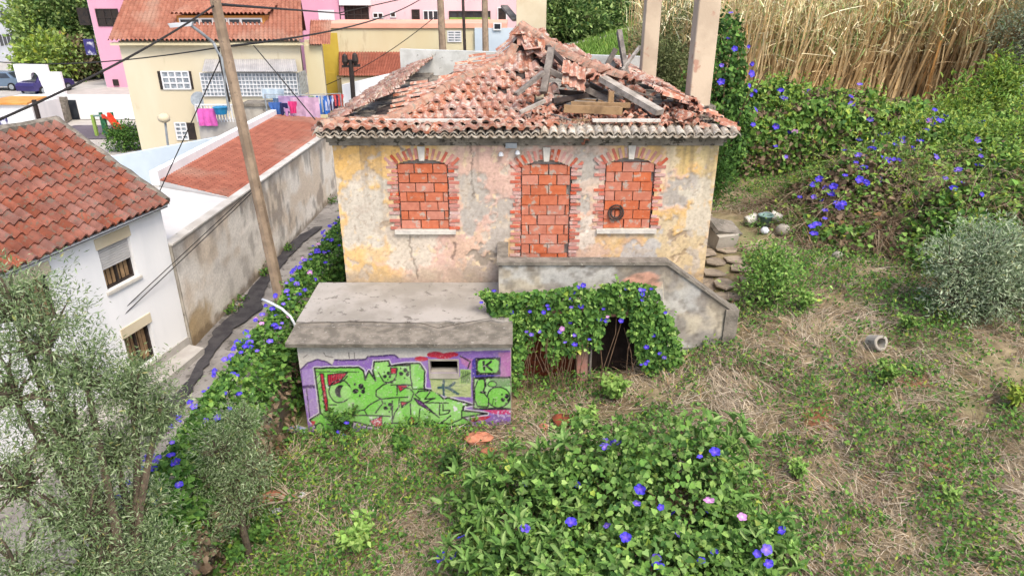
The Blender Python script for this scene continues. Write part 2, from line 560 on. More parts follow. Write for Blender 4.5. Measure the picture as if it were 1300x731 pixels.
for (u, v, r) in ((1040, 545, .45), (1190, 600, .35), (1150, 520, .3), (470, 640, .3), (1290, 180, .8)):
    q = P(u, v, z=1.0)
    k = sstep(r, r * .3, np.hypot(TX - q.x, TY - q.y) + (n3 - .5) * .5)
    colr = colr + (redsoil - colr) * k[..., None]
colr = colr + (greensoil - colr) * (sstep(-.5, -3.5, TX + (n2 - .5) * 3) * .6)[..., None]
green_far = sstep(30, 40, TY) * sstep(3, 5, TX)
colr = colr + (np.array(C(120, 150, 70)) - colr) * (green_far * .85)[..., None]
v, f = gridmesh(TX, TY, TZ)
np_single('terrain', v, f, colr.reshape(-1, 3), M['ground'], kind='structure', smooth=True)

# street between the long wall and the flowering hedge
sx, sy = np.meshgrid(np.arange(-10.6, -4.85, .2), np.arange(1.0, 44, .2))
sz = ZS + 0.02 * (fbm(sx * 1.2, sy * 1.2, 5) - .5) - 0.04 * np.cos((sx + 7.6) / 2.2)
v, f = gridmesh(sx, sy, sz)
o = np_single('street', v, f, None, M['asphalt'], kind='structure', smooth=True)


def ground_patch(name, pts, m, z, th=0.004, kind='structure'):
    return single(name, MB().prism([(p[0], p[1], z) for p in pts], (0, 0, th)), m, kind=kind)


def ragged(cx, cy, pts, amp, seed):
    rr = random.Random(seed)
    out = []
    for i, (x, y) in enumerate(pts):
        x2, y2 = pts[(i + 1) % len(pts)]
        for k in range(5):
            t = k / 5
            out.append((x + (x2 - x) * t + rr.uniform(-amp, amp), y + (y2 - y) * t + rr.uniform(-amp, amp)))
    return out


snake = [(404, 288, 6), (376, 308, 11), (352, 338, 8), (322, 372, 13), (318, 393, 14), (284, 420, 14), (264, 452, 8), (244, 484, 7), (226, 508, 13), (200, 548, 9), (182, 575, 12)]
le, ri = [], []
for (u, v_, w) in snake:
    for side, lst in ((-1, le), (1, ri)):
        p_ = P(u + side * w * R.uniform(.7, 1.2), v_ + R.uniform(-3, 3), z=ZS)
        lst.append((p_.x, p_.y))


def fine(l, amp):
    out = []
    for (a, b), (c, d) in zip(l[:-1], l[1:]):
        for k in range(6):
            t = k / 6
            out.append((a + (c - a) * t + R.uniform(-amp, amp), b + (d - b) * t + R.uniform(-amp, amp)))
    return out + [l[-1]]


le, ri = fine(le, .05), fine(ri, .05)
n_ = len(le)
single('asphalt_patch', MB().add([(x_, y_, ZS + .024) for x_, y_ in le] + [(x_, y_, ZS + .024) for x_, y_ in ri], [(k, n_ + k, n_ + k + 1, k + 1) for k in range(n_ - 1)]), M['asphalt_dark'], kind='structure')
# raised kerb along the white house
single('pavement', MB().prism([(-9.05, 16.9, ZS - .04), (-8.55, 16.7, ZS - .04), (-9.5, 11.0, ZS - .04), (-11.0, 9.0, ZS - .04), (-11.4, 9.0, ZS - .04), (-9.9, 13.0, ZS - .04)],
                              (0, 0, .17)), M['pavement'], kind='structure')

# ------------------------------------------------------------------ the derelict house
HY = 14.5                     # plane of the front wall
HX0, HX1 = -3.82, 4.42
ZE, ZB = 5.68, 2.2            # top of wall under the cornice, foot
house = thing('derelict_house', 'roofless ruined house with bricked-up openings and peeling ochre and pink plaster', 'house', (0.3, HY, ZB))


def fx(u, v):
    p = P(u, v, Y=HY)
    return p.x, p.z


OPEN = []                     # x0, x1, z0, spring z, crown z
for (ul, ur, vb, vspr, vcr) in ((508.5, 572, 291, 209, 202.5), (660, 722, 334, 213, 203.5), (764, 826, 290, 209, 200.5)):
    x0, z0 = fx(ul, vb)
    x1, _ = fx(ur, vb)
    OPEN.append((x0, x1, z0, fx(ul, vspr)[1], fx((ul + ur) / 2, vcr)[1]))


def in_open(x, z, o, grow=0.0):
    x0, x1, z0, zs, zc = o
    t = np.clip((x - (x0 + x1) / 2) / ((x1 - x0) / 2), -1, 1)
    return (x > x0 - grow) & (x < x1 + grow) & (z > z0 - grow) & (z < zs + (zc - zs) * (1 - t * t) + grow)


gx = np.arange(HX0, HX1 + .001, .025)
gz = np.arange(ZB - 2.2, ZE + .001, .025)
GX, GZ = np.meshgrid(gx, gz)
GU, GV = proj(GX, np.full_like(GX, HY), GZ)
wu = GU + (fbm(GX * 3, GZ * 3, 31) - .5) * 46 + (fbm(GX * 11, GZ * 11, 32) - .5) * 14
wv = GV + (fbm(GX * 3, GZ * 3, 33) - .5) * 46 + (fbm(GX * 11, GZ * 11, 34) - .5) * 14
ochre, pinkc = np.array(C(226, 184, 112)), np.array(C(214, 176, 164))
greyc, palec, creamc = np.array(C(172, 170, 166)), np.array(C(206, 202, 192)), np.array(C(226, 212, 186))
darkc, mossc = np.array(C(120, 110, 98)), np.array(C(176, 160, 96))
base = ochre + (pinkc - ochre) * sstep(.38, .62, fbm(GX * 1.1 + 4, GZ * 1.1, 41) * .7 + sstep(470, 560, wu) * sstep(800, 690, GU) * .28)[..., None]
base = base + (creamc - base) * (sstep(.5, .7, fbm(GX * 2.2, GZ * 2.2, 42)) * .6)[..., None]
depth = np.zeros_like(GX)


def patch(u, v, ru, rv, c, strength=1.0, sink=0.0, soft=.12):
    global base, depth
    k = sstep(1 + soft, 1 - soft, np.hypot((wu - u) / ru, (wv - v) / rv))
    base = base + (np.asarray(c) - base) * (k * strength)[..., None]
    depth = np.maximum(depth, k * sink)


for a in ((440, 210, 26, 40, ochre, .9), (470, 187, 60, 16, np.array(C(232, 182, 92)), .85), (442, 300, 24, 55, np.array(C(234, 190, 122)), .9), (500, 320, 40, 16, np.array(C(232, 196, 140)), .7),
          (600, 215, 40, 30, pinkc, .8), (540, 330, 60, 14, pinkc, .6), (610, 320, 38, 30, np.array(C(220, 184, 160)), .8), (640, 200, 20, 40, pinkc, .6),
          (742, 215, 24, 40, np.array(C(196, 178, 168)), .9), (850, 225, 22, 40, np.array(C(222, 186, 172)), .85), (880, 188, 42, 26, np.array(C(206, 178, 108)), .9),
          (905, 200, 14, 60, np.array(C(206, 190, 140)), .7), (620, 345, 40, 12, greyc, .6)):
    patch(*a)
for a in ((464, 268, 32, 42, palec, .95, .02), (520, 300, 34, 40, np.array(C(214, 206, 192)), .9, .02), (498, 275, 20, 30, np.array(C(198, 186, 170)), .9, .02),
          (598, 255, 22, 32, greyc, .95, .03), (634, 290, 15, 48, greyc, .9, .03), (614, 326, 18, 8, np.array(C(138, 132, 124)), .9, .04),
          (737, 245, 12, 52, greyc, .95, .03), (747, 300, 13, 16, np.array(C(226, 214, 202)), 1, 0), (862, 240, 26, 20, greyc, .95, .03),
          (890, 268, 24, 40, np.array(C(212, 206, 190)), .9, .02), (840, 300, 20, 26, np.array(C(206, 190, 158)), .9, .03), (870, 320, 36, 26, np.array(C(216, 194, 152)), .9, .03),
          (862, 297, 16, 6, np.array(C(150, 130, 108)), .9, .05), (870, 322, 12, 6, np.array(C(160, 136, 100)), .9, .05), (818, 320, 26, 16, np.array(C(188, 190, 192)), .9, .03),
          (500, 282, 26, 5, np.array(C(160, 140, 118)), .8, .04), (660, 195, 14, 10, palec, .6, .02), (760, 320, 24, 12, np.array(C(216, 184, 168)), .8, 0),
          (850, 205, 12, 16, np.array(C(220, 206, 176)), .8, .02), (430, 225, 8, 16, palec, .8, .02)):
    patch(*a)
# small chips of lost plaster, dirt at the foot and under the cornice
chip = sstep(.64, .70, fbm(GX * 5, GZ * 5, 51, 5))
base = base + (np.array(C(196, 186, 174)) - base) * (chip * .85)[..., None]
depth = np.maximum(depth, chip * .018)
chip2 = sstep(.70, .74, fbm(GX * 8, GZ * 8, 58, 4))
base = base + (np.array(C(226, 202, 168)) - base) * (chip2 * .9)[..., None]
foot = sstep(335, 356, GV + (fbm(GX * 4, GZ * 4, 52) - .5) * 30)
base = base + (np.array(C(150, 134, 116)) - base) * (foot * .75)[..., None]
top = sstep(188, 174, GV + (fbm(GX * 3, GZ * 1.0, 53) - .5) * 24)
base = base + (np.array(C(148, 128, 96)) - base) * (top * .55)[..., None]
mot = fbm(GX * 3.2, GZ * 3.2, 61, 5)
base = base + (np.array(C(216, 198, 172)) - base) * .2
base = base * (.86 + .28 * mot)[..., None]
spk = sstep(.68, .76, fbm(GX * 16, GZ * 16, 62, 3))
base = base + (np.array(C(150, 132, 114)) - base) * (spk * .45)[..., None]
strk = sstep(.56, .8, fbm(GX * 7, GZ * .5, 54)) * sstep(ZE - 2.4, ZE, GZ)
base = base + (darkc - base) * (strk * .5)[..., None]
# long cracks
cu, cv_ = GU + (fbm(GX * 9, GZ * 9, 35) - .5) * 9, GV + (fbm(GX * 9, GZ * 9, 36) - .5) * 9
for (pts, w) in (([(518, 300), (522, 318), (527, 340), (530, 352)], .9), ([(576, 310), (577, 320), (574, 328)], 1.4), ([(490, 166), (500, 182), (520, 196)], .8),
                 ([(555, 168), (552, 182)], 1.6), ([(598, 178), (600, 250)], .5), ([(430, 182), (455, 186), (470, 178)], .8)):
    dist = np.full_like(GX, 1e9)
    for (a, b), (c, d) in zip(pts[:-1], pts[1:]):
        L2 = (c - a) ** 2 + (d - b) ** 2
        t = np.clip(((cu - a) * (c - a) + (cv_ - b) * (d - b)) / L2, 0, 1)
        dist = np.minimum(dist, np.hypot(cu - a - t * (c - a), cv_ - b - t * (d - b)))
    k = sstep(w + .9, w, dist)
    base = base + (np.array(C(104, 92, 80)) - base) * (k * .6)[..., None]
    depth = np.maximum(depth, k * .03)
GYv = HY + depth * .55 + (fbm(GX * 6, GZ * 6, 55) - .5) * .012
v, f = gridmesh(GX, GYv, GZ)
cx = (GX[:-1, :-1] + .0125).ravel()
cz = (GZ[:-1, :-1] + .0125).ravel()
keep = np.ones(len(f), bool)
for o_ in OPEN:
    keep &= ~in_open(cx, cz, o_)
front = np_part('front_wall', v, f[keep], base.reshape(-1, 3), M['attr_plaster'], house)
mb = MB().box(HX0 + .003, HX1 - .003, HY + .18, HY + .45, 0, ZE)                   # the masonry behind the render, then the other walls
part('side_wall', MB().box(HX0, HX0 + .4, HY + .05, 25, -.6, ZE + .02), M['old_plaster'], house)
part('side_wall', MB().box(HX1 - .4, HX1, HY + .05, 25, 0, ZE + .02), M['old_plaster'], house)
part('wall_core', mb, M['old_plaster'], house)
part('back_wall', MB().add([(-3.9, 25, 0), (4.5, 25, 0), (4.5, 25.35, 0), (-3.9, 25.35, 0), (-3.9, 25, 6.75), (4.5, 25, 6.5), (4.5, 25.35, 6.5), (-3.9, 25.35, 6.75)],
                           [(0, 3, 2, 1), (4, 5, 6, 7), (0, 1, 5, 4), (1, 2, 6, 5), (2, 3, 7, 6), (3, 0, 4, 7)]), M['inner_wall'], house)
part('attic_floor', MB().box(HX0 + .4, HX1 - .4, HY + .45, 25, 5.3, 5.42), M['wood_dark'], house)

# cornice: moulded band
mb = MB()
for (pr, z0, z1) in ((.05, 5.60, 5.68), (.10, 5.68, 5.77), (.17, 5.77, 5.88)):
    mb.box(HX0 - pr, HX1 + pr, HY - pr, 25, z0, z1 - .002)
cornice = part('cornice', mb, M['cornice'], house)
# service cable and little lamps under the cornice
mb = MB()
pts = [P(424 + 10.5 * i, 183.5 + (i % 2) * .8, Y=HY - .02) for i in range(22)] + [P(640, 186, Y=HY - .03), P(648, 184, Y=HY - .04)]
part('cable', MB().tube(pts, .012, 5), M['wood_dark'], house)
p = P(649, 185, Y=HY - .06)
part('junction_box', MB().box(p.x - .12, p.x + .12, HY - .1, HY + .01, p.z - .05, p.z + .06), M['metal'], house)
for (u, v_) in ((636, 196), (657, 194)):
    p = P(u, v_, Y=HY - .08)
    part('insulator', MB().lathe((p.x, p.y, p.z - .05), [(.03, 0), (.06, .02), (.05, .07), (.02, .1)], 8), M['plastic_white'], house)

# bricked-up openings
BRICK_H, BRICK_W = .20, .40


def brick_mesh(w, h, d, name):
    b = MB().box(-w / 2, w / 2, -d / 2, d / 2, -h / 2, h / 2)
    me = mesh_of(b, name)
    return me


hollow_meshes = {}


def hollow(w, h):
    k = (round(w, 2), round(h, 2))
    if k not in hollow_meshes:
        me = brick_mesh(k[0] - .012, k[1] - .012, .10, 'brick')
        me.materials.append(M['hollow'])
        hollow_meshes[k] = me
    return hollow_meshes[k]


tooth = {}
for wl in (.13, .18, .23):
    me = brick_mesh(wl, .062, .12, 'surround_brick')
    me.materials.append(M['surround'])
    tooth[wl] = me
vous = brick_mesh(.062, .25, .11, 'arch_brick')
vous.materials.append(M['surround'])
for i, (x0, x1, z0, zs, zc) in enumerate(OPEN):
    nm = 'bricked_door' if i == 1 else 'bricked_window'
    arch = [(x0 + (x1 - x0) * k / 10, HY + .105, zs + (zc - zs) * (1 - (2 * k / 10 - 1) ** 2)) for k in range(10, -1, -1)]
    win = part(nm, MB().prism([(x0, HY + .105, z0), (x1, HY + .105, z0)] + arch, (0, .06, 0)), M['mortar'], house)
    # hollow-brick infill, course by course, cut under the arch
    nco = 10 if i == 1 else 7
    ch = (zc - .10 - z0) / nco
    nb = 0
    for r in range(nco):
        zz = z0 + (r + .5) * ch
        off = (r % 2) * BRICK_W * .5 + R.uniform(-.05, .05)
        a = x0 + .025
        cuts = [a]
        q = a - off + BRICK_W
        while q < x1 - .06:
            if q > a + .05: cuts.append(q)
            q += BRICK_W
        cuts.append(x1 - .03)
        for c0, c1 in zip(cuts[:-1], cuts[1:]):
            if c1 - c0 < .07 or (nb % 11 == 7 and c1 - c0 < .3):
                nb += 1
                continue
            nb += 1
            piece('brick', hollow(c1 - c0 - .008, ch - .006), win, ((c0 + c1) / 2 + R.uniform(-.006, .006), HY + .115 - .05 + R.uniform(-.006, .006), zz))
    # toothed brick surround
    n = int((zs - z0) / .082)
    for sgn, xe in ((-1, x0), (1, x1)):
        for k in range(n + 1):
            wl = .23 if k % 2 == 0 else .13
            if R.random() < .18: wl = .18
            if R.random() < .06: continue
            piece('surround_brick', tooth[wl], win, (xe + sgn * (wl / 2 - .012) + R.uniform(-.012, .012), HY + .048 + R.uniform(-.012, .008), z0 + .03 + k * (zs - z0) / n),
                  Euler((0, R.uniform(-.03, .03), 0)).to_quaternion())
    mid = (x0 + x1) / 2
    na = 13
    for k in range(na):
        t = -1.12 + 2.24 * k / (na - 1)
        if abs(t) < .15: continue
        ax = mid + t * (x1 - x0) / 2
        az = zs + (zc - zs) * (1 - t * t)
        ang = t * .72
        piece('arch_brick', vous, win, (ax + math.sin(ang) * .115, HY + .045 + R.uniform(-.012, .008), az + math.cos(ang) * .115 + .01),
              Euler((0, ang, 0)).to_quaternion(), (1, 1, R.uniform(.75, 1.1)))
    part('keystone', MB().add([(mid - .055, HY - .05, zc - .02), (mid + .055, HY - .05, zc - .02), (mid + .08, HY - .05, zc + .28), (mid - .08, HY - .05, zc + .28),
                               (mid - .055, HY + .1, zc - .02), (mid + .055, HY + .1, zc - .02), (mid + .08, HY + .1, zc + .28), (mid - .08, HY + .1, zc + .28)],
                              [(0, 1, 2, 3), (7, 6, 5, 4), (1, 0, 4, 5), (2, 1, 5, 6), (3, 2, 6, 7), (0, 3, 7, 4)]), M['stone_white'], win)
    if i != 1:
        part('sill', MB().box(x0 - .12, x1 + .12, HY - .07, HY + .1, z0 - .1, z0 - .003), M['stone_white'], win)
    if i == 2:                                             # iron ring hanging on the infill
        c = P(782, 270, Y=HY - .02)
        mbr = MB()
        for rr_ in (.16, .11):
            mbr.tube([(c.x + rr_ * math.cos(a * math.pi / 9), HY - .03 + .02 * math.sin(a), c.z + rr_ * 1.1 * math.sin(a * math.pi / 9)) for a in range(19)], .02, 5)
        part('iron_ring', mbr, M['wood_dark'], win)

# ------------------------------------------------------------------ ruined roof
EX0, EX1, EYF, EYB, EZ = -4.1, 4.7, 14.24, 25.2, 5.89
AP = Vector((0.35, 18.6, 7.72))


def sagt(t):
    return .55 * float(sstep(0, .3, t)) * float(sstep(1.0, .88, t))


def front_pt(x, t):
    """Point of the sagging front slope: t runs from eave to apex."""
    y = EYF + t * (AP.y - EYF)
    return Vector((x, y, EZ + .05 + t * (AP.z - EZ) - sagt(t) + .04 * math.sin(x * 2.1 + y)))


def hip_x(t):
    return EX0 + t * (AP.x - EX0)


def left_pt(s, y):
    """Point of the left slope: s runs from eave (0) to ridge (1)."""
    x = EX0 + s * (AP.x - EX0)
    t = s
    d = y - (EYF + s * (AP.y - EYF))
    return Vector((x, y, EZ + .05 + s * (AP.z - EZ) - sagt(t) * math.exp(-(d / 1.6) ** 2) + .03 * math.sin(y * 2.3)))


def tile_mesh(name, prof, L, mname, th=.018, tilt=0.0):
    n = len(prof)
    vs_ = [(x, -L / 2, z + tilt) for x, z in prof] + [(x * .94, L / 2, z - .012) for x, z in prof] + [(x, -L / 2, z + tilt - th) for x, z in prof]
    fs_ = [(i, i + 1, n + i + 1, n + i) for i in range(n - 1)] + [(2 * n + i, 2 * n + i + 1, i + 1, i) for i in range(n - 1)]
    me = mesh_of(MB().add(vs_, fs_), name)
    me.materials.append(M[mname])
    return me


mars = tile_mesh('roof_tile', [(-.138, .004), (-.105, -.004), (-.05, -.002), (-.022, .03), (.02, .062), (.065, .06), (.105, .026), (.134, .004)], .45, 'terra', .055, .03)
lusa = tile_mesh('roof_tile', [(-.15, .012), (-.115, -.006), (-.05, -.004), (-.015, .05), (.03, .105), (.08, .1), (.12, .045), (.15, .006)], .45, 'terra2', .05, .045)
barrel = tile_mesh('eave_tile', [(-.092, -.03), (-.07, .012), (-.035, .045), (0, .056), (.035, .045), (.07, .012), (.092, -.03)], .36, 'eave_tile', .028)
cap = tile_mesh('ridge_tile', [(-.15, -.06), (-.11, .02), (-.05, .06), (0, .07), (.05, .06), (.11, .02), (.15, -.06)], .46, 'cap', .03)


def frame_quat(along, right):
    """Rotation that sends local +Y to along and local +X near right."""
    y = Vector(along).normalized()
    x = Vector(right)
    x = (x - y * x.dot(y)).normalized()
    z = x.cross(y)
    return Matrix((x, y, z)).transposed().to_quaternion()


# roof boarding left under the tiles (also the part named roof that carries them)
mb = MB()
for t0, t1 in zip(np.arange(0, .98, .07), np.arange(.07, 1.05, .07)):
    t1 = min(t1, .99)
    a, b = front_pt(hip_x(t0), t0), front_pt(hip_x(t1), t1)
    xr0, xr1 = .75 + .2 * math.sin(t0 * 9), .75 + .2 * math.sin(t1 * 9)
    c, d = front_pt(max(xr1, hip_x(t1) + .02), t1), front_pt(max(xr0, hip_x(t0) + .02), t0)
    dz = Vector((0, 0, -.05))
    mb.add([a + dz, d + dz, c + dz, b + dz], [(0, 1, 2, 3)])
    w = 1.25 + .25 * math.sin(t0 * 14)
    if t0 > .2:
        e, g = left_pt(t0, EYF + t0 * (AP.y - EYF) + w), left_pt(t1, EYF + t1 * (AP.y - EYF) + w)
        mb.add([a + dz, b + dz, g + dz, e + dz], [(0, 1, 2, 3)])
roof = part('roof', mb, M['wood_dark'], house)

ntile = 0
rows = 13
for r in range(rows):                                   # front slope
    t = (r + .35) / rows
    a, b = front_pt(0, t - .02), front_pt(0, t + .06)
    al = (b - a)
    xr = .72 + .28 * math.sin(r * 2.2) + (.35 if 7 <= r <= 9 else 0)
    x = hip_x(t) + .14
    while x < max(xr, hip_x(t) + .3):
        p = front_pt(x, t)
        jx = R.gauss(0, .05)
        q = frame_quat(al + Vector((R.gauss(0, .02), 0, R.gauss(0, .015))), (1, jx, R.gauss(0, .06)))
        if R.random() > .04:
            piece('roof_tile', mars, roof, p + Vector((0, R.gauss(0, .015), .03 + R.uniform(0, .02))), q)
            ntile += 1
        x += .242
for r in range(2, rows):                                # band of the left slope along the hip
    s = (r + .35) / rows
    a, b = left_pt(s - .02, EYF + s * 4.4 + .5), left_pt(s + .06, EYF + s * 4.4 + .5)
    y = EYF + s * (AP.y - EYF) + .22
    yend = y + (.55 if r < 4 else 1.15) + .3 * math.sin(r * 1.7)
    while y < yend:
        p = left_pt(s, y)
        q = frame_quat((b - a) + Vector((R.gauss(0, .01), R.gauss(0, .02), R.gauss(0, .012))), (0, -1, R.gauss(0, .05)))
        piece('roof_tile', mars, roof, p + Vector((0, 0, .03 + R.uniform(0, .015))), q)
        ntile += 1
        y += .242
# hip caps on the left hip
for k in range(17):
    t = .06 + k / 17 * .9
    p, p2 = front_pt(hip_x(t), t), front_pt(hip_x(t + .03), t + .03)
    piece('ridge_tile', cap, roof, p + Vector((0, 0, .09)), frame_quat(p2 - p, (1, -1, R.gauss(0, .05))))


def soup(meshes, transforms):
    """Many placed copies of small meshes joined into arrays."""
    V, Fq, n = [], [], 0
    for me, loc, q, sc in transforms:
        co = np.array([vv.co[:] for vv in me.vertices])
        m3 = np.array(q.to_matrix())
        V.append(co * sc @ m3.T + np.array(loc))
        Fq.append(np.array([p_.vertices[:] for p_ in me.polygons]) + n)
        n += len(co)
    return np.concatenate(V), np.concatenate(Fq)


def rquat():
    return Euler((R.uniform(-.9, .9), R.uniform(-.9, .9), R.uniform(0, 6.3))).to_quaternion()


# right hip: a hanging crust of tiles from the apex down to the white hip rafter
def rhip(t):
    return AP + (Vector((EX1, EYF, EZ)) - AP) * t - Vector((0, 0, .18 * math.sin(min(t / .55, 1) * math.pi)))


for k in range(16):
    t = .02 + k * .031
    p, d = rhip(t), (rhip(t) - rhip(t + .03))
    piece('ridge_tile', cap, roof, p + Vector((R.gauss(0, .03), 0, .1)), frame_quat(d, (1, 1, R.gauss(0, .2))))
    for sgn in (-1, 1):
        for j in range(2 if k > 2 else 1):
            piece('roof_tile', mars, roof, p + Vector((sgn * (.2 + .23 * j), R.gauss(0, .06), -.02 - .05 * j + R.gauss(0, .03))), frame_quat(d + Vector((R.gauss(0, .1), R.gauss(0, .1), R.gauss(0, .08))), (1, .4, R.gauss(0, .2))))
            ntile += 1
# a square of tiles still held together, hanging in the hole
for i in range(3):
    for j in range(2):
        c = P(729, 93, Y=16.2) + Vector(((i - 1) * .18, j * .05, (j - .5) * .24 - i * .07))
        piece('roof_tile', mars, roof, c, frame_quat((.16, .6, .8), (1, .15, -.35)), (.75, .75, .8))

# timbers
for (a, b, w, h, mk) in ((P(700, 62, Y=17.2), P(690, 118, Y=16.4), .16, .1, 'wood'), (P(695, 60, Y=17.5), P(745, 110, Y=16.2), .14, .1, 'wood_dark'),
                         (P(765, 100, Y=16.4), P(838, 143, Y=15.1), .26, .12, 'wood_pale'), (P(698, 90, Y=16.8), P(774, 128, Y=16.4), .14, .12, 'wood'),
                         (P(672, 66, Y=18.2), P(674, 100, Y=18.2), .18, .14, 'wood_dark'), (P(776, 116, Y=15.6), P(774, 150, Y=15.6), .14, .12, 'wood_tan'),
                         (P(798, 118, Y=15.8), P(797, 150, Y=15.8), .14, .12, 'wood_tan'), (P(655, 120, Y=15.6), P(690, 92, Y=16.2), .1, .08, 'wood'),
                         (P(786, 40, Y=19), P(797, 105, Y=18), .12, .14, 'wood'), (P(782, 62, Y=18.6), P(770, 84, Y=18.6), .1, .12, 'wood'),
                         (P(725, 132, Y=15.6), P(800, 134, Y=15.5), .12, .1, 'wood_tan'), (P(700, 116, Y=17), P(760, 122, Y=17), .1, .12, 'wood_dark'),
                         (P(716, 138, Y=15.2), P(790, 141, Y=15.1), .1, .16, 'wood_tan'), (P(664, 112, Y=16.6), P(664, 140, Y=16.4), .1, .1, 'wood_dark'),
                         (P(735, 100, Y=17.5), P(790, 128, Y=16.8), .1, .1, 'wood'), (P(702, 128, Y=16), P(770, 118, Y=16.8), .08, .1, 'wood_dark'),
                         (P(660, 143, Y=15), P(692, 128, Y=15.3), .07, .07, 'wood_pale'), (P(790, 90, Y=18), P(812, 60, Y=19), .06, .08, 'wood_pale')):
    part('roof_timber', MB().beam(a, b, w, h), M[mk], roof)

for k in range(46):                                      # splintered battens thrown about the hole
    a = Vector((R.uniform(.6, 3.9), R.uniform(14.9, 18.5), R.uniform(5.75, 6.2)))
    an, ln = R.uniform(0, 3.1), R.uniform(.4, 1.3)
    part('batten', MB().beam(a, a + Vector((math.cos(an) * ln, math.sin(an) * ln * .6, R.uniform(-.25, .4))), R.uniform(.03, .06), .035), M[R.choice(['wood', 'wood_tan', 'wood_dark', 'wood_dark'])], roof)
# rubble of broken tiles: right part of the front slope, attic floor, right eave strip, far rows of the left eave
tr = []
for k in range(560):                                   # sunken heap right of the surviving slope
    x, y = R.uniform(.3, 4.2), R.uniform(14.5, 16.4)
    z = EZ - .05 + .12 * math.sin(x * 3) * R.random() + (y - 14.5) * R.uniform(-.05, .12) + R.uniform(-.05, .1) + .3 * max(0, x - 2.9) * R.random()
    tr.append((mars, (x, y, z), rquat(), np.array([R.uniform(.4, 1), R.uniform(.35, .9), 1])))
for k in range(330):
    x, y = R.uniform(.4, 3.9), R.uniform(16.3, 24.5)
    tr.append((mars, (x, y, 5.5 + R.uniform(0, .35) + .5 * max(0, x - 2.2) * R.random()), rquat(), np.array([R.uniform(.4, 1), R.uniform(.4, 1), 1])))
for k in range(260):
    x, y = R.uniform(-3.6, .2), R.uniform(16.3, 24.5)
    tr.append((mars, (x, y, 5.5 + R.uniform(0, .3)), rquat(), np.array([R.uniform(.4, 1), R.uniform(.4, 1), 1])))
v, f = soup(None, tr)
o = np_part('tile_rubble', v, f, None, M['terra'], roof, kind='stuff')
tr = []
for side, x0, dx in ((0, EX0, 1), (1, EX1, -1)):       # rows along the two side eaves
    for r in range(4):
        y = EYF + .3 + r * .3
        while y < EYB - .2:
            if R.random() > .1 + .1 * r:
                q = frame_quat((dx, R.gauss(0, .06), .42 + R.gauss(0, .05)), (0, -dx, R.gauss(0, .07)))
                p = (x0 + dx * (.12 + r * .34), y, EZ + .09 + r * .155 + R.gauss(0, .02) - (.05 if r > 2 else 0))
                if side == 1 and ntile < 292 and y < 20:
                    piece('roof_tile', mars, roof, p, q)
                    ntile += 1
                else:
                    tr.append((mars, p, q, np.array([1, 1, 1])))
            y += .242
v, f = soup(None, tr)
np_part('side_eave_tiles', v, f, None, M['terra'], roof, kind='stuff')
for side, x0, dx in ((0, EX0, 1), (1, EX1, -1)):
    mb = MB()
    mb.box(min(x0 + dx * .45, x0 + dx * 1.35), max(x0 + dx * .45, x0 + dx * 1.35), EYF + .8, EYB - .3, 5.42, 5.98)
    part('eave_masonry', mb, M['cornice'], roof)

# eave row: weathered double scallops
n = 47
for k in range(n):
    x = EX0 + .06 + (EX1 - EX0 - .12) * k / (n - 1)
    piece('eave_tile', barrel, cornice, (x, EYF + .1, EZ + .05 + R.gauss(0, .008)), frame_quat((R.gauss(0, .03), 1, .22), (1, 0, R.gauss(0, .04))))
part('eave_bed', MB().add([(EX0, EYF + .0, EZ), (EX1, EYF + .0, EZ), (EX1, EYF + .5, EZ + .12), (EX0, EYF + .5, EZ + .12)], [(0, 1, 2, 3)]), M['cornice'], house)
under = tile_mesh('eave_under_tile', [(-.095, .03), (-.06, -.01), (-.02, -.03), (.02, -.03), (.06, -.01), (.095, .03)], .4, 'eave_tile', .03)
for k in range(n - 1):
    x = EX0 + .06 + (EX1 - EX0 - .12) * (k + .5) / (n - 1)
    piece('eave_under_tile', under, cornice, (x, EYF + .1, EZ + .03), frame_quat((0, 1, .28), (1, 0, R.gauss(0, .03))))
# mortar line above the eave on the left and right
for (u0, u1) in ((440, 640), (752, 838)):
    a, b = P(u0, 154, Y=EYF + .42), P(u1, 152.5, Y=EYF + .42)
    part('mortar_fillet', MB().beam((a.x, EYF + .42, EZ + .20), (b.x, EYF + .42, EZ + .2), .14, .05), M['stone_white'], house)

# masonry chimney behind the apex
part('chimney', MB().box(.12, .92, 19.7, 20.4, 5.4, 9.1), M['cream'], house)

# two tall square pillars that rise through the right-hand side
for (u, vb, Y_, w, lab) in ((886, 118, 16.9, .5, 'nearer and thicker looking of two tall cement pillars rising through the roof edge'),
                            (823, 80, 22.3, .46, 'farther of two tall cement pillars behind the collapsed roof')):
    p = P(u, vb, Y=Y_)
    t = thing('cement_pillar', lab, 'pillar', (p.x, Y_, 2.2), 'tall square cement pillars')
    mb = MB()
    b_ = .02
    w2 = w / 2
    oct_ = [(-w2, -w2 + b_), (-w2 + b_, -w2), (w2 - b_, -w2), (w2, -w2 + b_), (w2, w2 - b_), (w2 - b_, w2), (-w2 + b_, w2), (-w2, w2 - b_)]
    mb.prism([(p.x + a, Y_ + b, 2.2) for a, b in oct_], (0, 0, 9.2))
    part('shaft', mb, M['post'], t)
    part('pad', MB().box(p.x - w2 - .12, p.x + w2 + .12, Y_ - w2 - .1, Y_ + w2 + .1, 5.3, 6.1), M['cornice'], t)
# ------------------------------------------------------------------ outbuilding with the graffiti
AY = 12.0                      # its front wall
AX0, AX1 = P(381, 470, Y=AY).x, P(649, 470, Y=AY).x
annex = thing('outbuilding', 'low flat-roofed outbuilding with bright green and purple graffiti on its front', 'outbuilding', (-2.2, 13, 0))


def Az(px, py): return (370 + px / 5.62, 435 + py / 5.62)
def Bz(px, py): return (510 + px / 5.62, 435 + py / 5.62)


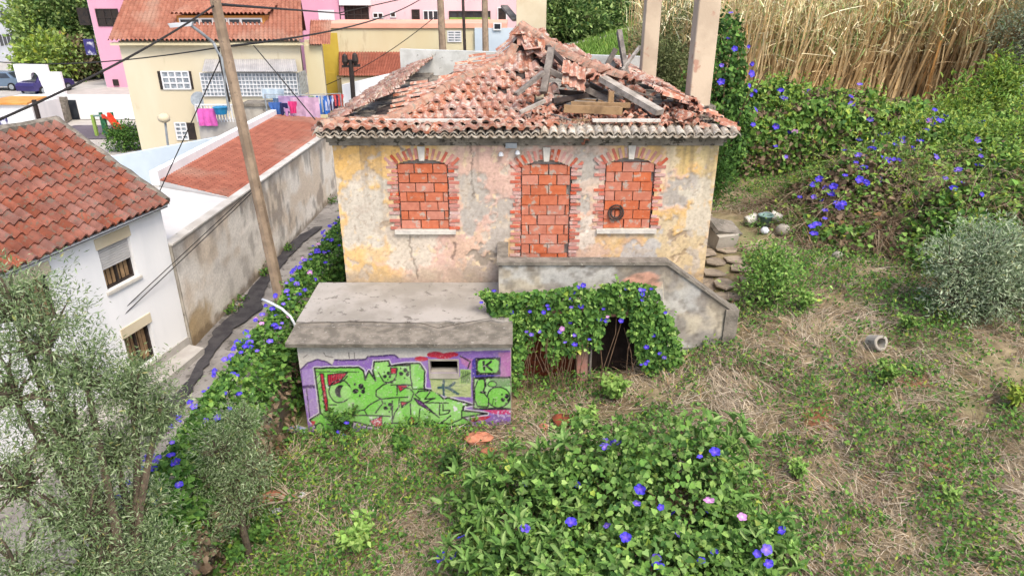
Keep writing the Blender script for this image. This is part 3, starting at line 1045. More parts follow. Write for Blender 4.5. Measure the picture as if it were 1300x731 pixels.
SS = 5.0                       # paint raster: 5 samples per photo point
RX0, RY0, RW, RH = 372.0, 438.0, 286, 130
ry, rx = np.mgrid[0:int(RH * SS), 0:int(RW * SS)]
PXu, PYv = RX0 + rx / SS, RY0 + ry / SS
wob = (fbm(PXu * .12, PYv * .12, 71) - .5) * 1.6
PXw, PYw = PXu + wob, PYv + (fbm(PXu * .12, PYv * .12, 72) - .5) * 1.6
paint = np.zeros((*PXu.shape, 3)) + np.array(C(204, 200, 194))


def inside(poly):
    m = np.zeros(PXu.shape, bool)
    n = len(poly)
    for i in range(n):
        (x1, y1), (x2, y2) = poly[i], poly[(i + 1) % n]
        if y1 == y2: continue
        c = ((PYw < y1) != (PYw < y2)) & (PXw < (x2 - x1) * (PYw - y1) / (y2 - y1) + x1)
        m ^= c
    return m


def fill(poly, c):
    paint[inside(poly)] = c


def stroke(pts, w, c, closed=False):
    if closed: pts = list(pts) + [pts[0]]
    d = np.full(PXu.shape, 1e9)
    for (a, b), (e, g) in zip(pts[:-1], pts[1:]):
        x0, x1, y0, y1 = min(a, e) - 4, max(a, e) + 4, min(b, g) - 4, max(b, g) + 4
        j0, j1 = int(max(0, (x0 - RX0) * SS)), int(max(1, (x1 - RX0) * SS))
        i0, i1 = int(max(0, (y0 - RY0) * SS)), int(max(1, (y1 - RY0) * SS))
        U, V = PXw[i0:i1, j0:j1], PYw[i0:i1, j0:j1]
        if U.size == 0: continue
        L2 = (e - a) ** 2 + (g - b) ** 2 + 1e-6
        t = np.clip(((U - a) * (e - a) + (V - b) * (g - b)) / L2, 0, 1)
        d[i0:i1, j0:j1] = np.minimum(d[i0:i1, j0:j1], np.hypot(U - a - t * (e - a), V - b - t * (g - b)))
    paint[d < w * .62] = c


def ell(c, rx_, ry_, n=22, a0=0, a1=360):
    return [(c[0] + rx_ / 5.62 * math.cos(math.radians(a0 + (a1 - a0) * k / n)), c[1] + ry_ / 5.62 * math.sin(math.radians(a0 + (a1 - a0) * k / n))) for k in range(n + 1)]


GRN, GRN2, PUR, LAV, BLK = np.array(C(126, 200, 84)), np.array(C(152, 212, 116)), np.array(C(140, 106, 182)), np.array(C(166, 138, 202)), np.array(C(22, 20, 28))
CRM, WHT, MAU = np.array(C(186, 40, 66)), np.array(C(228, 226, 232)), np.array(C(176, 116, 168))
A_ = lambda l: [Az(*p) for p in l]
B_ = lambda l: [Bz(*p) for p in l]
fill(A_([(62, 190), (120, 138), (190, 118), (260, 135), (290, 160), (310, 125), (530, 118), (540, 95), (740, 88), (760, 105)]) + B_([(0, 108), (180, 95), (420, 60), (800, 50), (800, 640), (0, 700)]) + A_([(100, 720)]), PUR)
fill(A_([(70, 190), (150, 185), (200, 500), (118, 545), (78, 330)]), LAV)
fill(A_([(66, 305), (170, 298), (172, 322), (74, 326)]), np.array(C(76, 44, 108)))
stroke(A_([(105, 330), (130, 540)]), .9, BLK)
stroke(A_([(65, 190), (120, 140), (190, 120), (255, 135), (290, 165)]), 1.6, np.array(C(70, 44, 104)))
stroke(A_([(310, 125), (530, 118), (545, 96), (740, 88), (760, 106)]), 1.8, np.array(C(60, 36, 96)))
stroke(A_([(70, 195), (85, 420), (105, 690)]), .9, np.array(C(90, 60, 120)))
for a in ((240, 82, 60, 22), (345, 84, 62, 18), (140, 114, 50, 18), (300, 100, 60, 14)):
    fill(ell(Bz(a[0], a[1]), a[2], a[3]), CRM)
fill(B_([(690, 70), (795, 60), (795, 240), (700, 240)]), MAU)
# main green lettering
MAIN = A_([(165, 180), (480, 172), (515, 200), (525, 262), (553, 200), (598, 268), (580, 200), (592, 135), (690, 130), (705, 165)]) + \
    B_([(0, 150), (125, 145), (165, 200), (160, 330), (230, 335), (300, 400), (330, 390), (500, 440), (440, 455), (440, 480), (610, 505), (430, 530), (500, 575), (330, 600), (180, 615), (0, 610)]) + \
    A_([(640, 610), (440, 560), (420, 640), (300, 640), (215, 650), (180, 600), (130, 550), (205, 500)])
stroke(MAIN, 3.6, WHT, True)
fill(MAIN, GRN)
stroke(MAIN, 2.0, BLK, True)
k = (fbm(PXu * .05, PYv * .07, 74) > .55) & (np.abs(paint - GRN).sum(-1) < 1e-6)
paint[k] = GRN2
k = (fbm(PXu * .35, PYv * .35, 75) > .72) & (np.abs(paint - GRN2).sum(-1) < 1e-6)
paint[k] = np.array(C(206, 226, 206))
fill(A_([(205, 220), (230, 220), (262, 480), (240, 490)]), CRM)
stroke(A_([(205, 220), (230, 220), (262, 480), (240, 490)]), 1.2, BLK, True)
fill(A_([(258, 225), (400, 212), (345, 280), (265, 308)]), CRM)
stroke(A_([(258, 225), (400, 212), (345, 280), (265, 308)]), 1.2, BLK, True)
for i in range(6):
    stroke(A_([(275 + i * 18, 228), (280 + i * 16, 285 - i * 4)]), .7, BLK)
stroke(A_([(175, 205), (480, 206)]), 1.0, BLK)
for i in range(6):
    stroke(A_([(180 + i * 10, 250 + i * 42), (205 + i * 9, 215 + i * 42)]), .8, BLK)
stroke(ell(Az(345, 345), 78, 80), 1.5, BLK)
fill(ell(Az(350, 345), 42, 45), BLK)
fill(ell(Az(388, 352), 40, 50), GRN2)
stroke(A_([(400, 235), (370, 270), (345, 285)]), 1.3, BLK)


def paw(c, s, conv):
    for (dx, dy, a, b) in ((-22, 8, 22, 20), (16, -26, 20, 22), (32, 12, 15, 17), (-28, -40, 9, 10), (40, -10, 8, 9), (10, 42, 8, 9)):
        fill(ell(conv(c[0] + dx * s, c[1] + dy * s), a * s, b * s, 12), BLK)


paw((478, 335), 1.0, Az); paw((680, 235), .65, Az); paw((800, 215), .8, Az); paw((690, 460), .75, Az)
fill(A_([(705, 178), (748, 178), (745, 222), (708, 222)]), CRM)
stroke(A_([(705, 178), (748, 178), (745, 222), (708, 222)]), 1.1, BLK, True)
for l in ([(620, 210), (660, 280), (720, 285), (745, 240), (755, 185)], [(843, 160), (690, 165)], [(745, 262), (650, 300), (605, 335), (605, 380), (640, 398), (830, 385)],
          [(710, 300), (843, 298)], [(752, 305), (752, 370)], [(640, 395), (560, 440), (520, 480), (440, 485)], [(770, 400), (765, 455), (735, 500), (718, 570)], [(718, 415), (718, 572)],
          [(680, 572), (843, 572)], [(440, 515), (700, 522)], [(640, 400), (655, 430), (600, 500)], [(520, 480), (545, 520)], [(440, 430), (440, 520)], [(205, 500), (290, 570), (300, 500)],
          [(230, 640), (640, 640)], [(270, 440), (320, 440)], [(250, 580), (420, 588)]):
    stroke(A_(l), 1.4, BLK)
fill(A_([(755, 303), (843, 303), (772, 348)]), CRM); stroke(A_([(755, 303), (843, 303), (772, 348)]), 1.0, BLK, True)
fill(A_([(780, 420), (840, 420), (784, 462)]), CRM); stroke(A_([(780, 420), (840, 420), (784, 462)]), 1.0, BLK, True)
fill(A_([(555, 555), (645, 522), (645, 600), (590, 595)]), CRM); stroke(A_([(555, 555), (645, 522), (645, 600), (590, 595)]), 1.0, BLK, True)
fill(A_([(175, 590), (220, 585), (225, 640), (180, 640)]), GRN); stroke(ell(Az(200, 610), 30, 38), 1.3, BLK)
fill(A_([(140, 555), (175, 560), (150, 600)]), CRM)
for l in ([(0, 320), (60, 325), (85, 360), (70, 410), (0, 450)], [(70, 300), (80, 330), (160, 330)], [(60, 150), (60, 240), (75, 300)], [(0, 295), (70, 300)], [(230, 340), (120, 345), (95, 370), (130, 400)],
          [(200, 350), (165, 400), (235, 395), (160, 425), (330, 430)], [(130, 470), (120, 560)], [(170, 590), (170, 545), (270, 575), (350, 520)], [(270, 430), (270, 512), (335, 500), (345, 480), (295, 482), (292, 440)],
          [(62, 430), (65, 510)], [(160, 590), (260, 590)], [(0, 575), (130, 582), (130, 600)], [(430, 480), (425, 540), (350, 575)], [(270, 570), (360, 578)]):
    stroke(B_(l), 1.4, BLK)
fill(B_([(88, 395), (140, 415), (268, 532), (180, 470), (120, 440)]), np.array(C(96, 44, 110))); stroke(B_([(88, 395), (140, 415), (268, 532), (180, 470), (120, 440)]), 1.2, BLK, True)
fill(B_([(36, 572), (70, 518), (112, 572)]), CRM); stroke(B_([(36, 572), (70, 518), (112, 572)]), 1.2, BLK, True)
# scuffed olive patch under the vent
fill(B_([(195, 245), (495, 245), (495, 385), (330, 385), (215, 340)]), np.array(C(176, 190, 130)))
for i in range(14):
    stroke(B_([(215 + (i * 37) % 150, 260 + i * 8), (300 + (i * 53) % 180, 262 + i * 8)]), .6, np.array(C(130, 150, 100)))
for l in ([(298, 270), (298, 368)], [(262, 320), (335, 315)], [(330, 320), (375, 285)], [(335, 322), (400, 365)]):
    stroke(B_(l), 2.6, np.array(C(48, 84, 92)))
fill(B_([(415, 190), (492, 190), (492, 290), (415, 290)]), np.array(C(150, 190, 96)))
for i in range(8):
    stroke(B_([(424 + i * 8, 200), (428 + i * 8, 282)]), .7, np.array(C(60, 84, 60)))
stroke(B_([(420, 250), (490, 215)]), .8, BLK)
# K badge
fill(B_([(415, 100), (520, 120), (490, 190), (425, 150)]), MAU)
stroke(B_([(420, 95), (490, 135), (470, 180)]), 1.6, BLK)
fill(B_([(500, 130), (525, 105), (705, 100), (705, 225), (640, 245), (500, 245)]), np.array(C(74, 60, 150)))
fill(B_([(526, 106), (702, 104), (702, 228), (528, 230)]), BLK)
fill(B_([(545, 135), (560, 120), (670, 118), (690, 135), (692, 190), (672, 210), (560, 212), (542, 195)]), GRN)
for l in ([(582, 135), (590, 192)], [(638, 132), (592, 168)], [(604, 160), (642, 192)]):
    stroke(B_(l), 2.4, BLK)
# bulb-letter panel
fill(B_([(512, 250), (782, 245), (784, 470), (514, 468)]), np.array(C(156, 208, 130)))
dots = ((np.floor(PXu * 1.6) + np.floor(PYv * 1.6)) % 2 == 0) & inside(B_([(620, 255), (775, 255), (775, 310), (640, 310)]))
paint[dots] = np.array(C(40, 60, 44))
fill(ell(Bz(690, 388), 82, 74), GRN); stroke(ell(Bz(690, 388), 82, 74), 1.4, BLK)
fill(B_([(520, 330), (545, 262), (585, 258), (600, 300), (580, 350), (620, 400), (615, 455), (540, 450), (518, 400)]), GRN)
stroke(B_([(520, 330), (545, 262), (585, 258), (600, 300), (580, 350), (620, 400), (615, 455), (540, 450), (518, 400)]), 1.4, BLK, True)
fill(ell(Bz(645, 295), 32, 20), GRN); stroke(ell(Bz(645, 295), 32, 20), 1.2, BLK)
fill(ell(Bz(580, 352), 26, 9), BLK)
stroke(B_([(590, 258), (596, 310)]), 2.4, BLK)
paw((738, 400), .75, Bz)
stroke(B_([(645, 440), (650, 400), (668, 405), (665, 440)]), .8, BLK)
stroke(B_([(512, 250), (782, 245), (784, 470), (514, 468)]), 2.2, BLK, True)
# lower edge: crimson, pink and worn white
fill(B_([(480, 532), (640, 520), (600, 548), (500, 562)]), CRM)
fill(B_([(575, 478), (795, 478), (795, 505), (660, 505)]), np.array(C(206, 52, 116)))
fill(B_([(0, 622), (140, 618), (130, 650), (0, 655)]), CRM)
fill(A_([(130, 652), (255, 655), (250, 684), (130, 684)]), np.array(C(150, 34, 48)))
fill(A_([(470, 645), (843, 622), (843, 660), (480, 678)]), CRM)
sp = fbm(PXu * .55, PYv * .7, 76) > .56
paint[sp & inside(A_([(460, 630), (843, 610), (843, 700), (470, 700)]))] = WHT
paint[(fbm(PXu * .5, PYv * .5, 77) > .6) & inside(A_([(555, 525), (645, 522), (645, 600), (560, 600)]))] = WHT
paint[(fbm(PXu * .4, PYv * .4, 78) > .6) & inside(B_([(650, 480), (795, 480), (795, 560), (650, 560)]))] = np.array(C(206, 190, 226))
paint[(fbm(PXu * .3, PYv * .3, 79) > .62) & inside(B_([(360, 430), (470, 430), (470, 490), (360, 490)]))] = WHT
for l in ([(230, 70), (245, 95), (300, 105)], [(85, 105), (110, 85)], [(410, 70), (415, 110)], [(450, 70), (450, 110)]):
    stroke(A_(l), .8, np.array(C(90, 84, 86)))
# flaking and grime over the paint
g = fbm(PXu * .9, PYv * .9, 80)
paint[g > .73] = np.array(C(196, 188, 182))
for _ in range(2):                                      # soft spray edges
    paint[1:-1, 1:-1] = (paint[:-2, 1:-1] + paint[2:, 1:-1] + paint[1:-1, :-2] + paint[1:-1, 2:] + 2 * paint[1:-1, 1:-1]) / 6
fade = sstep(.45, .75, fbm(PXu * .06, PYv * .06, 84))
paint = paint + (np.array(C(190, 184, 180)) - paint) * (fade * .16)[..., None]
paint *= (0.86 + .2 * fbm(PXu * .25, PYv * .25, 81))[..., None]

wx = np.arange(AX0, AX1 + .001, .0145)
wz = np.arange(-.5, 2.2, .0145)
WX, WZ = np.meshgrid(wx, wz)
WU, WV = proj(WX, np.full_like(WX, AY), WZ)
jj = np.clip((WU - RX0) * SS, 2, RW * SS - 4)
ii = np.clip((WV - RY0) * SS, 2, RH * SS - 4)
acc = 0
for di in (-1, 1):
    for dj in (-1, 1):
        acc = acc + paint[(ii + di).astype(int), (jj + dj).astype(int)]
WC = acc / 4
low = sstep(549, 557, WV + (fbm(WX * 6, WZ * 6, 82) - .5) * 8)
WC = WC + (np.array(C(120, 112, 96)) - WC) * low[..., None]
vx0, vx1 = P(546, 465, Y=AY).x, P(581, 465, Y=AY).x
vz0, vz1 = P(560, 473, Y=AY).z, P(560, 457.5, Y=AY).z
v, f = gridmesh(WX, np.full_like(WX, AY) + (fbm(WX * 5, WZ * 5, 83) - .5) * .006, WZ)
ccx, ccz = (WX[:-1, :-1] + .007).ravel(), (WZ[:-1, :-1] + .007).ravel()
keep = ~((ccx > vx0) & (ccx < vx1) & (ccz > vz0) & (ccz < vz1))
gw = np_part('graffiti_wall', v, f[keep], WC.reshape(-1, 3), M['paint_wall'], annex)
tag(gw, label='green and purple spray-painted lettering with paw prints and a K badge')
mb = MB()                                               # wall thickness round the vent
for b in ((AX0, vx0, -.5, 2.16), (vx1, AX1, -.5, 2.16), (vx0, vx1, -.5, vz0), (vx0, vx1, vz1, 2.16)):
    mb.box(b[0] + .002, b[1] - .002, AY + .012, AY + .22, b[2], b[3])
part('wall_core', mb, M['concrete'], annex)
part('vent_opening', MB().box(vx0 - .1, vx1 + .1, AY + .8, AY + .85, vz0 - .3, vz1 + .1), M['dark'], annex)
part('vent_frame', MB().box(vx0 - .03, vx1 + .03, AY - .02, AY + .02, vz1, vz1 + .035).box(vx0 - .03, vx0, AY - .02, AY + .02, vz0 - .12, vz1).box(vx1, vx1 + .03, AY - .02, AY + .02, vz0 - .12, vz1)
     .box(vx0, vx1, AY - .03, AY + .1, vz0 - .12, vz0 - .002), M['concrete'], annex)
part('side_wall', MB().box(AX0, AX0 + .2, AY + .23, HY - .02, -.5, 2.1), M['dirty_white'], annex)
part('side_wall', MB().box(AX1 - .2, AX1, AY + .23, HY - .02, -.5, 2.1), M['dirty_white'], annex)


def rough_slab(x0, x1, prof, th, m, name, parent, seed, jag=.03):
    """Roof slab: prof is a list of (y, z) from back to front, edges chipped."""
    nx = 46
    pr = []
    for (ya, za), (yb, zb) in zip(prof[:-1], prof[1:]):
        for k in range(7): pr.append((ya + (yb - ya) * k / 7, za + (zb - za) * k / 7))
    pr.append(prof[-1])
    X, I = np.meshgrid(np.linspace(x0, x1, nx), np.arange(len(pr)))
    Yg = np.array([p_[0] for p_ in pr])[I]
    Zg = np.array([p_[1] for p_ in pr])[I] + (fbm(X * 2, Yg * 2, seed) - .5) * .03
    Yg = Yg + np.where(I == len(pr) - 1, (fbm(X * 6, X * 0, seed + 1) - .5) * jag * 2, 0)
    v, f = gridmesh(X, Yg, Zg)
    nv = len(v)
    last = (len(pr) - 1) * nx + np.arange(nx)
    lower = v[last].copy()
    lower[:, 2] -= th
    lower[:, 1] += .02
    und = lower.copy()
    und[:, 1] += .25
    V = np.concatenate([v, lower, und])
    a = np.arange(nx - 1)
    f2 = np.stack([last[:-1], nv + a, nv + a + 1, last[1:]], 1)
    f3 = np.stack([nv + a, nv + nx + a, nv + nx + a + 1, nv + a + 1], 1)
    V = V.tolist()
    mbx = MB().add(V, [tuple(q) for q in np.concatenate([f, f2, f3])])
    for ci in (0, nx - 1):                              # close the two ends
        idx = [k_ * nx + ci for k_ in range(len(pr))]
        for i0, i1 in zip(idx[:-1], idx[1:]):
            p0, p1 = V[i0], V[i1]
            mbx.add([p0, p1, (p1[0], p1[1], p1[2] - th), (p0[0], p0[1], p0[2] - th)], [(0, 1, 2, 3) if ci else (3, 2, 1, 0)])
    return part(name, mbx, m, parent)


crease_y, crease_z = 12.62, 2.35
rough_slab(AX0 - .16, AX1 + .02, [(HY - .01, 2.44), (crease_y, crease_z + .012)], .1, M['slab'], 'roof_slab', annex, 91, .09)
rough_slab(AX0 - .17, AX1 + .03, [(crease_y + .25, crease_z - .005), (11.82, 2.26)], .09, M['slab_edge'], 'roof_edge', annex, 95, .03)

ck = [P(u, v_, z=2.40) for u, v_ in ((380, 412), (440, 410), (500, 411), (535, 412), (556, 418), (590, 411), (625, 405), (642, 403))]
part('slab_crack', MB().add([q + Vector((0, -.012, .028)) for q in ck] + [q + Vector((0, .012, .028)) for q in ck], [(k, k + 1, len(ck) + k + 1, len(ck) + k) for k in range(len(ck) - 1)]), M['frame_dark'], annex)
# ------------------------------------------------------------------ entrance landing and steps in front of the door
LY = 13.25
landing = thing('entrance_landing', 'raised cement landing with parapet and steps below the bricked-up door', 'landing', (2, LY, .4))
lx0, lx1 = P(633, 345, Y=LY).x, P(846, 345, Y=LY).x
zt = P(740, 336, Y=LY).z
fx1 = P(928, 394, Y=LY).x
fz1 = P(928, 394, Y=LY).z


def shade_wall(name, x0, x1, zfun, y0, y1, zbot, m, parent, nx=60, nz=26):
    X, T = np.meshgrid(np.linspace(x0, x1, nx), np.linspace(0, 1, nz))
    top = zfun(X)
    Z = zbot(X) + (top - zbot(X)) * T
    n_a, n_b = fbm(X * 2, Z * 2, 101), fbm(X * 7, Z * 7, 102)
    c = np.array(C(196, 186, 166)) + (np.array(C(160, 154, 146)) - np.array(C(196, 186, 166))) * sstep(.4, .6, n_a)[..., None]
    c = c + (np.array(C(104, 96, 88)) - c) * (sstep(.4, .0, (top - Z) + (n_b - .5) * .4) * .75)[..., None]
    c = c + (np.array(C(196, 196, 192)) - c) * (sstep(.52, .6, fbm(X * 1.6 + 7, Z * 1.6, 103)) * .7)[..., None]
    k = sstep(.5, .38, np.hypot((X - 2.75) / .9, (Z - zt + .38) / .5) + (n_b - .5) * .3)
    c = c + (np.array(C(206, 158, 136)) - c) * k[..., None]
    c = c + (np.array(C(98, 88, 76)) - c) * (sstep(.55, .7, n_b) * .5)[..., None]
    v, f = gridmesh(X, np.full_like(X, y0) + (n_b - .5) * .03, Z)
    np_part(name, v, f, c.reshape(-1, 3), M['attr_plaster'], parent)


def top_z(X):
    return np.where(X < lx1, zt, zt + (fz1 - zt) * (X - lx1) / (fx1 - lx1))


def bot_z(X):
    return np.where(X < lx1, zt - 1.0, np.minimum(zt - 1.0, 1.4 + 0 * X))


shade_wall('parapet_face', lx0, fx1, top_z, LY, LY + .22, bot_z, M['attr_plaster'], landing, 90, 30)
mb = MB().prism([(lx0, LY + .03, zt - 1.0), (lx1, LY + .03, zt - 1.0), (fx1, LY + .03, 1.0), (fx1, LY + .03, fz1 - .004), (lx1, LY + .03, zt - .004), (lx0, LY + .03, zt - .004)], (0, .19, 0))
part('parapet', mb, M['concrete'], landing)
mb = MB().prism([(lx0 - .04, LY - .04, zt), (lx1, LY - .04, zt), (fx1 + .05, LY - .04, fz1 - .02), (fx1 + .05, LY - .04, fz1 + .05), (lx1 + .02, LY - .04, zt + .07), (lx0 - .04, LY - .04, zt + .07)], (0, .3, 0))
part('coping', mb, M['slab_edge'], landing)
part('parapet', MB().box(lx0, lx0 + .16, LY + .221, HY - .03, zt - 1.0, zt - .002), M['concrete'], landing)
part('coping', MB().box(lx0 - .04, lx0 + .2, LY + .261, HY - .03, zt, zt + .07), M['slab_edge'], landing)
part('newel', MB().box(fx1 - .12, fx1 + .16, LY - .06, LY + .3, 1.2, fz1 + .03), M['slab_edge'], landing)
part('landing_floor', MB().box(lx0 + .17, lx1, LY + .225, HY - .03, zt - 1.05, zt - .9), M['concrete'], landing)
nst = 6
for k in range(nst):
    xa = lx1 + (fx1 - lx1) * k / nst
    za = zt - .9 - (zt - .9 - 1.75) * (k + 1) / nst
    part('step', MB().box(xa, xa + (fx1 - lx1) / nst - .003, LY + .23, HY - .03, 1.0, za + .02 * R.random()), M['concrete'], landing)
# substructure: side walls, pillar between the two openings, rust-red gate, dark cellar mouth
zb2 = zt - 1.0
part('pier', MB().box(lx0 + .02, lx0 + .5, LY + .02, LY + .5, -.2, zb2 - .003), M['pinkwall'], landing)
px0, px1 = P(733, 450, Y=LY).x, P(747, 450, Y=LY).x
part('pier', MB().box(px0, px1, LY - .04, LY + .45, -.2, zb2 - .003), M['pinkwall'], landing)
part('downpipe', MB().tube([(px1 + .04, LY - .08, .2), (px1 + .04, LY - .08, zb2 + .2)], .03, 8), M['wood'], landing)
qx0, qx1 = P(838, 450, Y=LY).x, fx1
part('stair_wall', MB().prism([(qx0, LY + .02, -.2), (qx1, LY + .02, .5), (qx1, LY + .02, 1.39), (lx1, LY + .02, zb2 - .003), (qx0, LY + .02, zb2 - .003)], (0, .3, 0)), M['concrete'], landing)
part('gate', MB().box(lx0 + .5, px0, LY + .55, LY + .62, -.2, zb2 - .2), M['rust'], landing)
part('cellar_ceiling', MB().box(px1, qx0 + .2, LY + .405, LY + .75, zb2 - .06, zb2 - .01), M['cellar'], landing)
part('cellar_side', MB().box(qx0 - .06, qx0 - .003, LY + .3, LY + .75, -.2, zb2 - .07), M['cellar'], landing)
part('lintel', MB().box(lx0, qx0 + .3, LY + .03, LY + .4, zb2 - .22, zb2 - .006), M['pinkwall'], landing)
part('cellar_back', MB().box(px1, qx0 + .2, LY + .75, LY + .8, -.2, zb2), M['cellar'], landing)

# ------------------------------------------------------------------ white house on the left
wh = thing('white_house', 'two-storey white house with terracotta tiled roof beside the narrow street', 'house', (-10.5, 13, ZS))
W0, W1 = Vector((-9.07, 16.95)), Vector((-11.4, 6.4))
wd = (W1 - W0).normalized()
wn2 = Vector((-wd.y, wd.x)) if -wd.y > 0 else Vector((wd.y, -wd.x))       # outward: towards the street
EWZ = 3.62


def wpt(s, out, z):
    """Point on the street wall: s metres from the far corner, out metres off the wall."""
    q = W0 + wd * s + wn2 * out
    return Vector((q.x, q.y, z))


def on_wall(u, v_):
    """Wall coordinates (s, z) of what is seen at (u, v)."""
    o = (365.5 - v_) / F
    d = Vector(((u - 650.0) / F, CP + o * SP, -SP + o * CP))
    t = (W0.x * wn2.x + W0.y * wn2.y) / (d.x * wn2.x + d.y * wn2.y)
    q = d * t
    return (Vector((q.x, q.y)) - W0).dot(wd), CAMZ + q.z


def wbox(mb, s0, s1, o0, o1, z0, z1):
    c = wpt((s0 + s1) / 2, (o0 + o1) / 2, (z0 + z1) / 2)
    return mb.obox(c, Vector((wd.x, wd.y, 0)) * (s1 - s0) / 2, Vector((wn2.x, wn2.y, 0)) * (o1 - o0) / 2, Vector((0, 0, (z1 - z0) / 2)))


wins = []
for (ul, vt_l, ur, vb_r) in ((131, 300, 176, 350), (43, 352, 78, 400), (176, 416, 201, 452)):
    s1_, ztop = on_wall(ul, vt_l)
    s0_, zbot_ = on_wall(ur, vb_r)
    wins.append((s0_, s1_, zbot_, ztop))
WIN_W, WIN_H = 1.05, 1.12
wins = [(w[0], w[0] + (1.02 if i != 2 else .95), w[2], w[2] + (1.05 if i == 0 else 1.0)) for i, w in enumerate(wins)]
wall_mb = MB()
# street wall with real openings: strips between windows
ss = sorted({0.0, 10.6, *[w[0] for w in wins], *[w[1] for w in wins]})
for s0_, s1_ in zip(ss[:-1], ss[1:]):
    mid_s = (s0_ + s1_) / 2
    zcuts = [ZS - .1]
    for w in sorted([w for w in wins if w[0] < mid_s < w[1]], key=lambda w: w[2]):
        zcuts += [w[2], w[3]]
    zcuts.append(EWZ)
    for z0_, z1_ in zip(zcuts[::2], zcuts[1::2]):
        wbox(wall_mb, s0_, s1_, -.3, 0, z0_, z1_)
part('wall', wall_mb, M['white'], wh)
bk = [wpt(0, -.02, 0), wpt(0, -6, 0) + Vector((0, 1.9, 0))]
part('gable_wall', MB().prism([(bk[0].x, bk[0].y, ZS), (bk[1].x, bk[1].y, ZS), (bk[1].x, bk[1].y, EWZ), (-12.0, 18.1, 5.35), (bk[0].x, bk[0].y, EWZ)], (-.05, -.3, 0)), M['white'], wh)
part('plinth', wbox(MB(), 0, 10.6, 0, .03, ZS - .1, ZS + .35), M['pavement'], wh)
for i, (s0_, s1_, z0_, z1_) in enumerate(wins):
    w_ = part('window', wbox(MB(), s0_, s1_, -.22, -.2, z0_, z1_), M['glass_dark'], wh)
    fr = MB()
    for (a, b, c_, d_) in ((s0_, s0_ + .05, z0_, z1_), (s1_ - .05, s1_, z0_, z1_), (s0_ + .05, s1_ - .05, z0_, z0_ + .05), (s0_ + .05, s1_ - .05, z1_ - .05, z1_), ((s0_ + s1_) / 2 - .03, (s0_ + s1_) / 2 + .03, z0_ + .05, z1_ - .05)):
        wbox(fr, a, b, -.2, -.12, c_, d_)
    part('frame', fr, M['frame_dark'], w_)
    cu = MB()
    for k in range(6):
        a = s0_ + .08 + k * (s1_ - s0_ - .16) / 6
        wbox(cu, a, a + .1, -.198 , -.185 + .008 * (k % 2), z0_ + .06, z1_ - .06)
    part('curtain', cu, M['wood_tan'], w_)
    if i == 0:
        bl = MB()
        for k in range(9):
            wbox(bl, s0_ + .02, s1_ - .02, -.11, -.07 - .004 * (k % 2), z1_ - .06 * (k + 1), z1_ - .06 * k - .008)
        part('roller_blind', bl, M['shutter'], w_)
    part('blind_box', wbox(MB(), s0_ - .04, s1_ + .04, -.1, .025, z1_ + .002, z1_ + .26), M['cream'], w_)
    part('sill', wbox(MB(), s0_ - .06, s1_ + .06, -.12, .06, z0_ - .07, z0_ - .002), M['stone_white'], w_)
# roof: far verge is skewed, ridge runs along the street
RID = Vector((-12.05, 18.25, 5.42))
rd = Vector((wd.x, wd.y, 0))


def wroof(s, r):
    """s metres along the eave from the verge, r from eave (0) to ridge (1)."""
    e = wpt(0, .22, EWZ - .02)
    e = e + rd * s
    t = RID + rd * s
    p_ = e + (t - e) * r
    return p_ + Vector((0, 0, .035 * math.sin(r * 7 + s) * .5))


roofw = part('roof', MB().add([wroof(0, 0) - Vector((0, 0, .08)), wroof(11, 0) - Vector((0, 0, .08)), wroof(11, 1) - Vector((0, 0, .06)), wroof(0, 1) - Vector((0, 0, .06)),
                               wroof(11, 1) + Vector((-3.2, 0, -1.8)), wroof(0, 1) + Vector((-3.2, 0, -1.8))], [(0, 3, 2, 1), (3, 5, 4, 2)]), M['wood_dark'], wh)
slope = (wroof(0, 1) - wroof(0, 0))
nr = 11
for r in range(nr):
    for k in range(27):
        s = .16 + k * .265
        p_ = wroof(s, (r + .42) / nr)
        uu, vv = proj(p_.x, p_.y, p_.z)
        if uu < -25: continue
        al = wroof(s, (r + .6) / nr) - wroof(s, (r + .3) / nr)
        piece('roof_tile', lusa, roofw, p_ + Vector((0, 0, .03 + R.gauss(0, .006))), frame_quat(al, -rd + Vector((0, 0, R.gauss(0, .03)))))
part('verge_mortar', MB().tube([wroof(.02, k / 12) + Vector((R.gauss(0, .02), R.gauss(0, .02), .06)) for k in range(13)], .13, 7), M['slab_edge'], roofw)
part('ridge_mortar', MB().tube([wroof(k * .5, 1.0) + Vector((0, 0, .06 + R.gauss(0, .015))) for k in range(20)], .12, 7), M['slab_edge'], roofw)
part('soffit', wbox(MB(), -.05, 10.8, 0, .2, EWZ - .12, EWZ - .05), M['white'], wh)

# ------------------------------------------------------------------ long street wall, white terrace and low tiled shed behind it
lw0, lw1 = Vector((-9.05, 17.0)), Vector((-8.7, 34.0))
X_, T_ = np.meshgrid(np.linspace(0, 1, 150), np.linspace(0, 1, 40))
Yw = 17.0 + 17 * X_
Xw = -9.0 + .35 * X_
topw = 2.42 + .0 * X_
Zw = ZS - .1 + (topw - ZS + .1) * T_
na, nb_ = fbm(Yw * 1.0, Zw * 1.2, 111), fbm(Yw * 5, Zw * 5, 112)
cw = np.array(C(226, 220, 210, .92)) + (np.array(C(212, 198, 180, .9)) - np.array(C(226, 220, 210, .92))) * sstep(.4, .65, na)[..., None]
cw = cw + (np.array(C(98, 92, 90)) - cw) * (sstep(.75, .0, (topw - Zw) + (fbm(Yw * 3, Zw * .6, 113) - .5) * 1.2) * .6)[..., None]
cw = cw + (np.array(C(120, 112, 108)) - cw) * (sstep(.56, .68, fbm(Yw * 2.4, Zw * 1.2, 114)) * sstep(.1, .5, X_ + .1) * .55)[..., None]
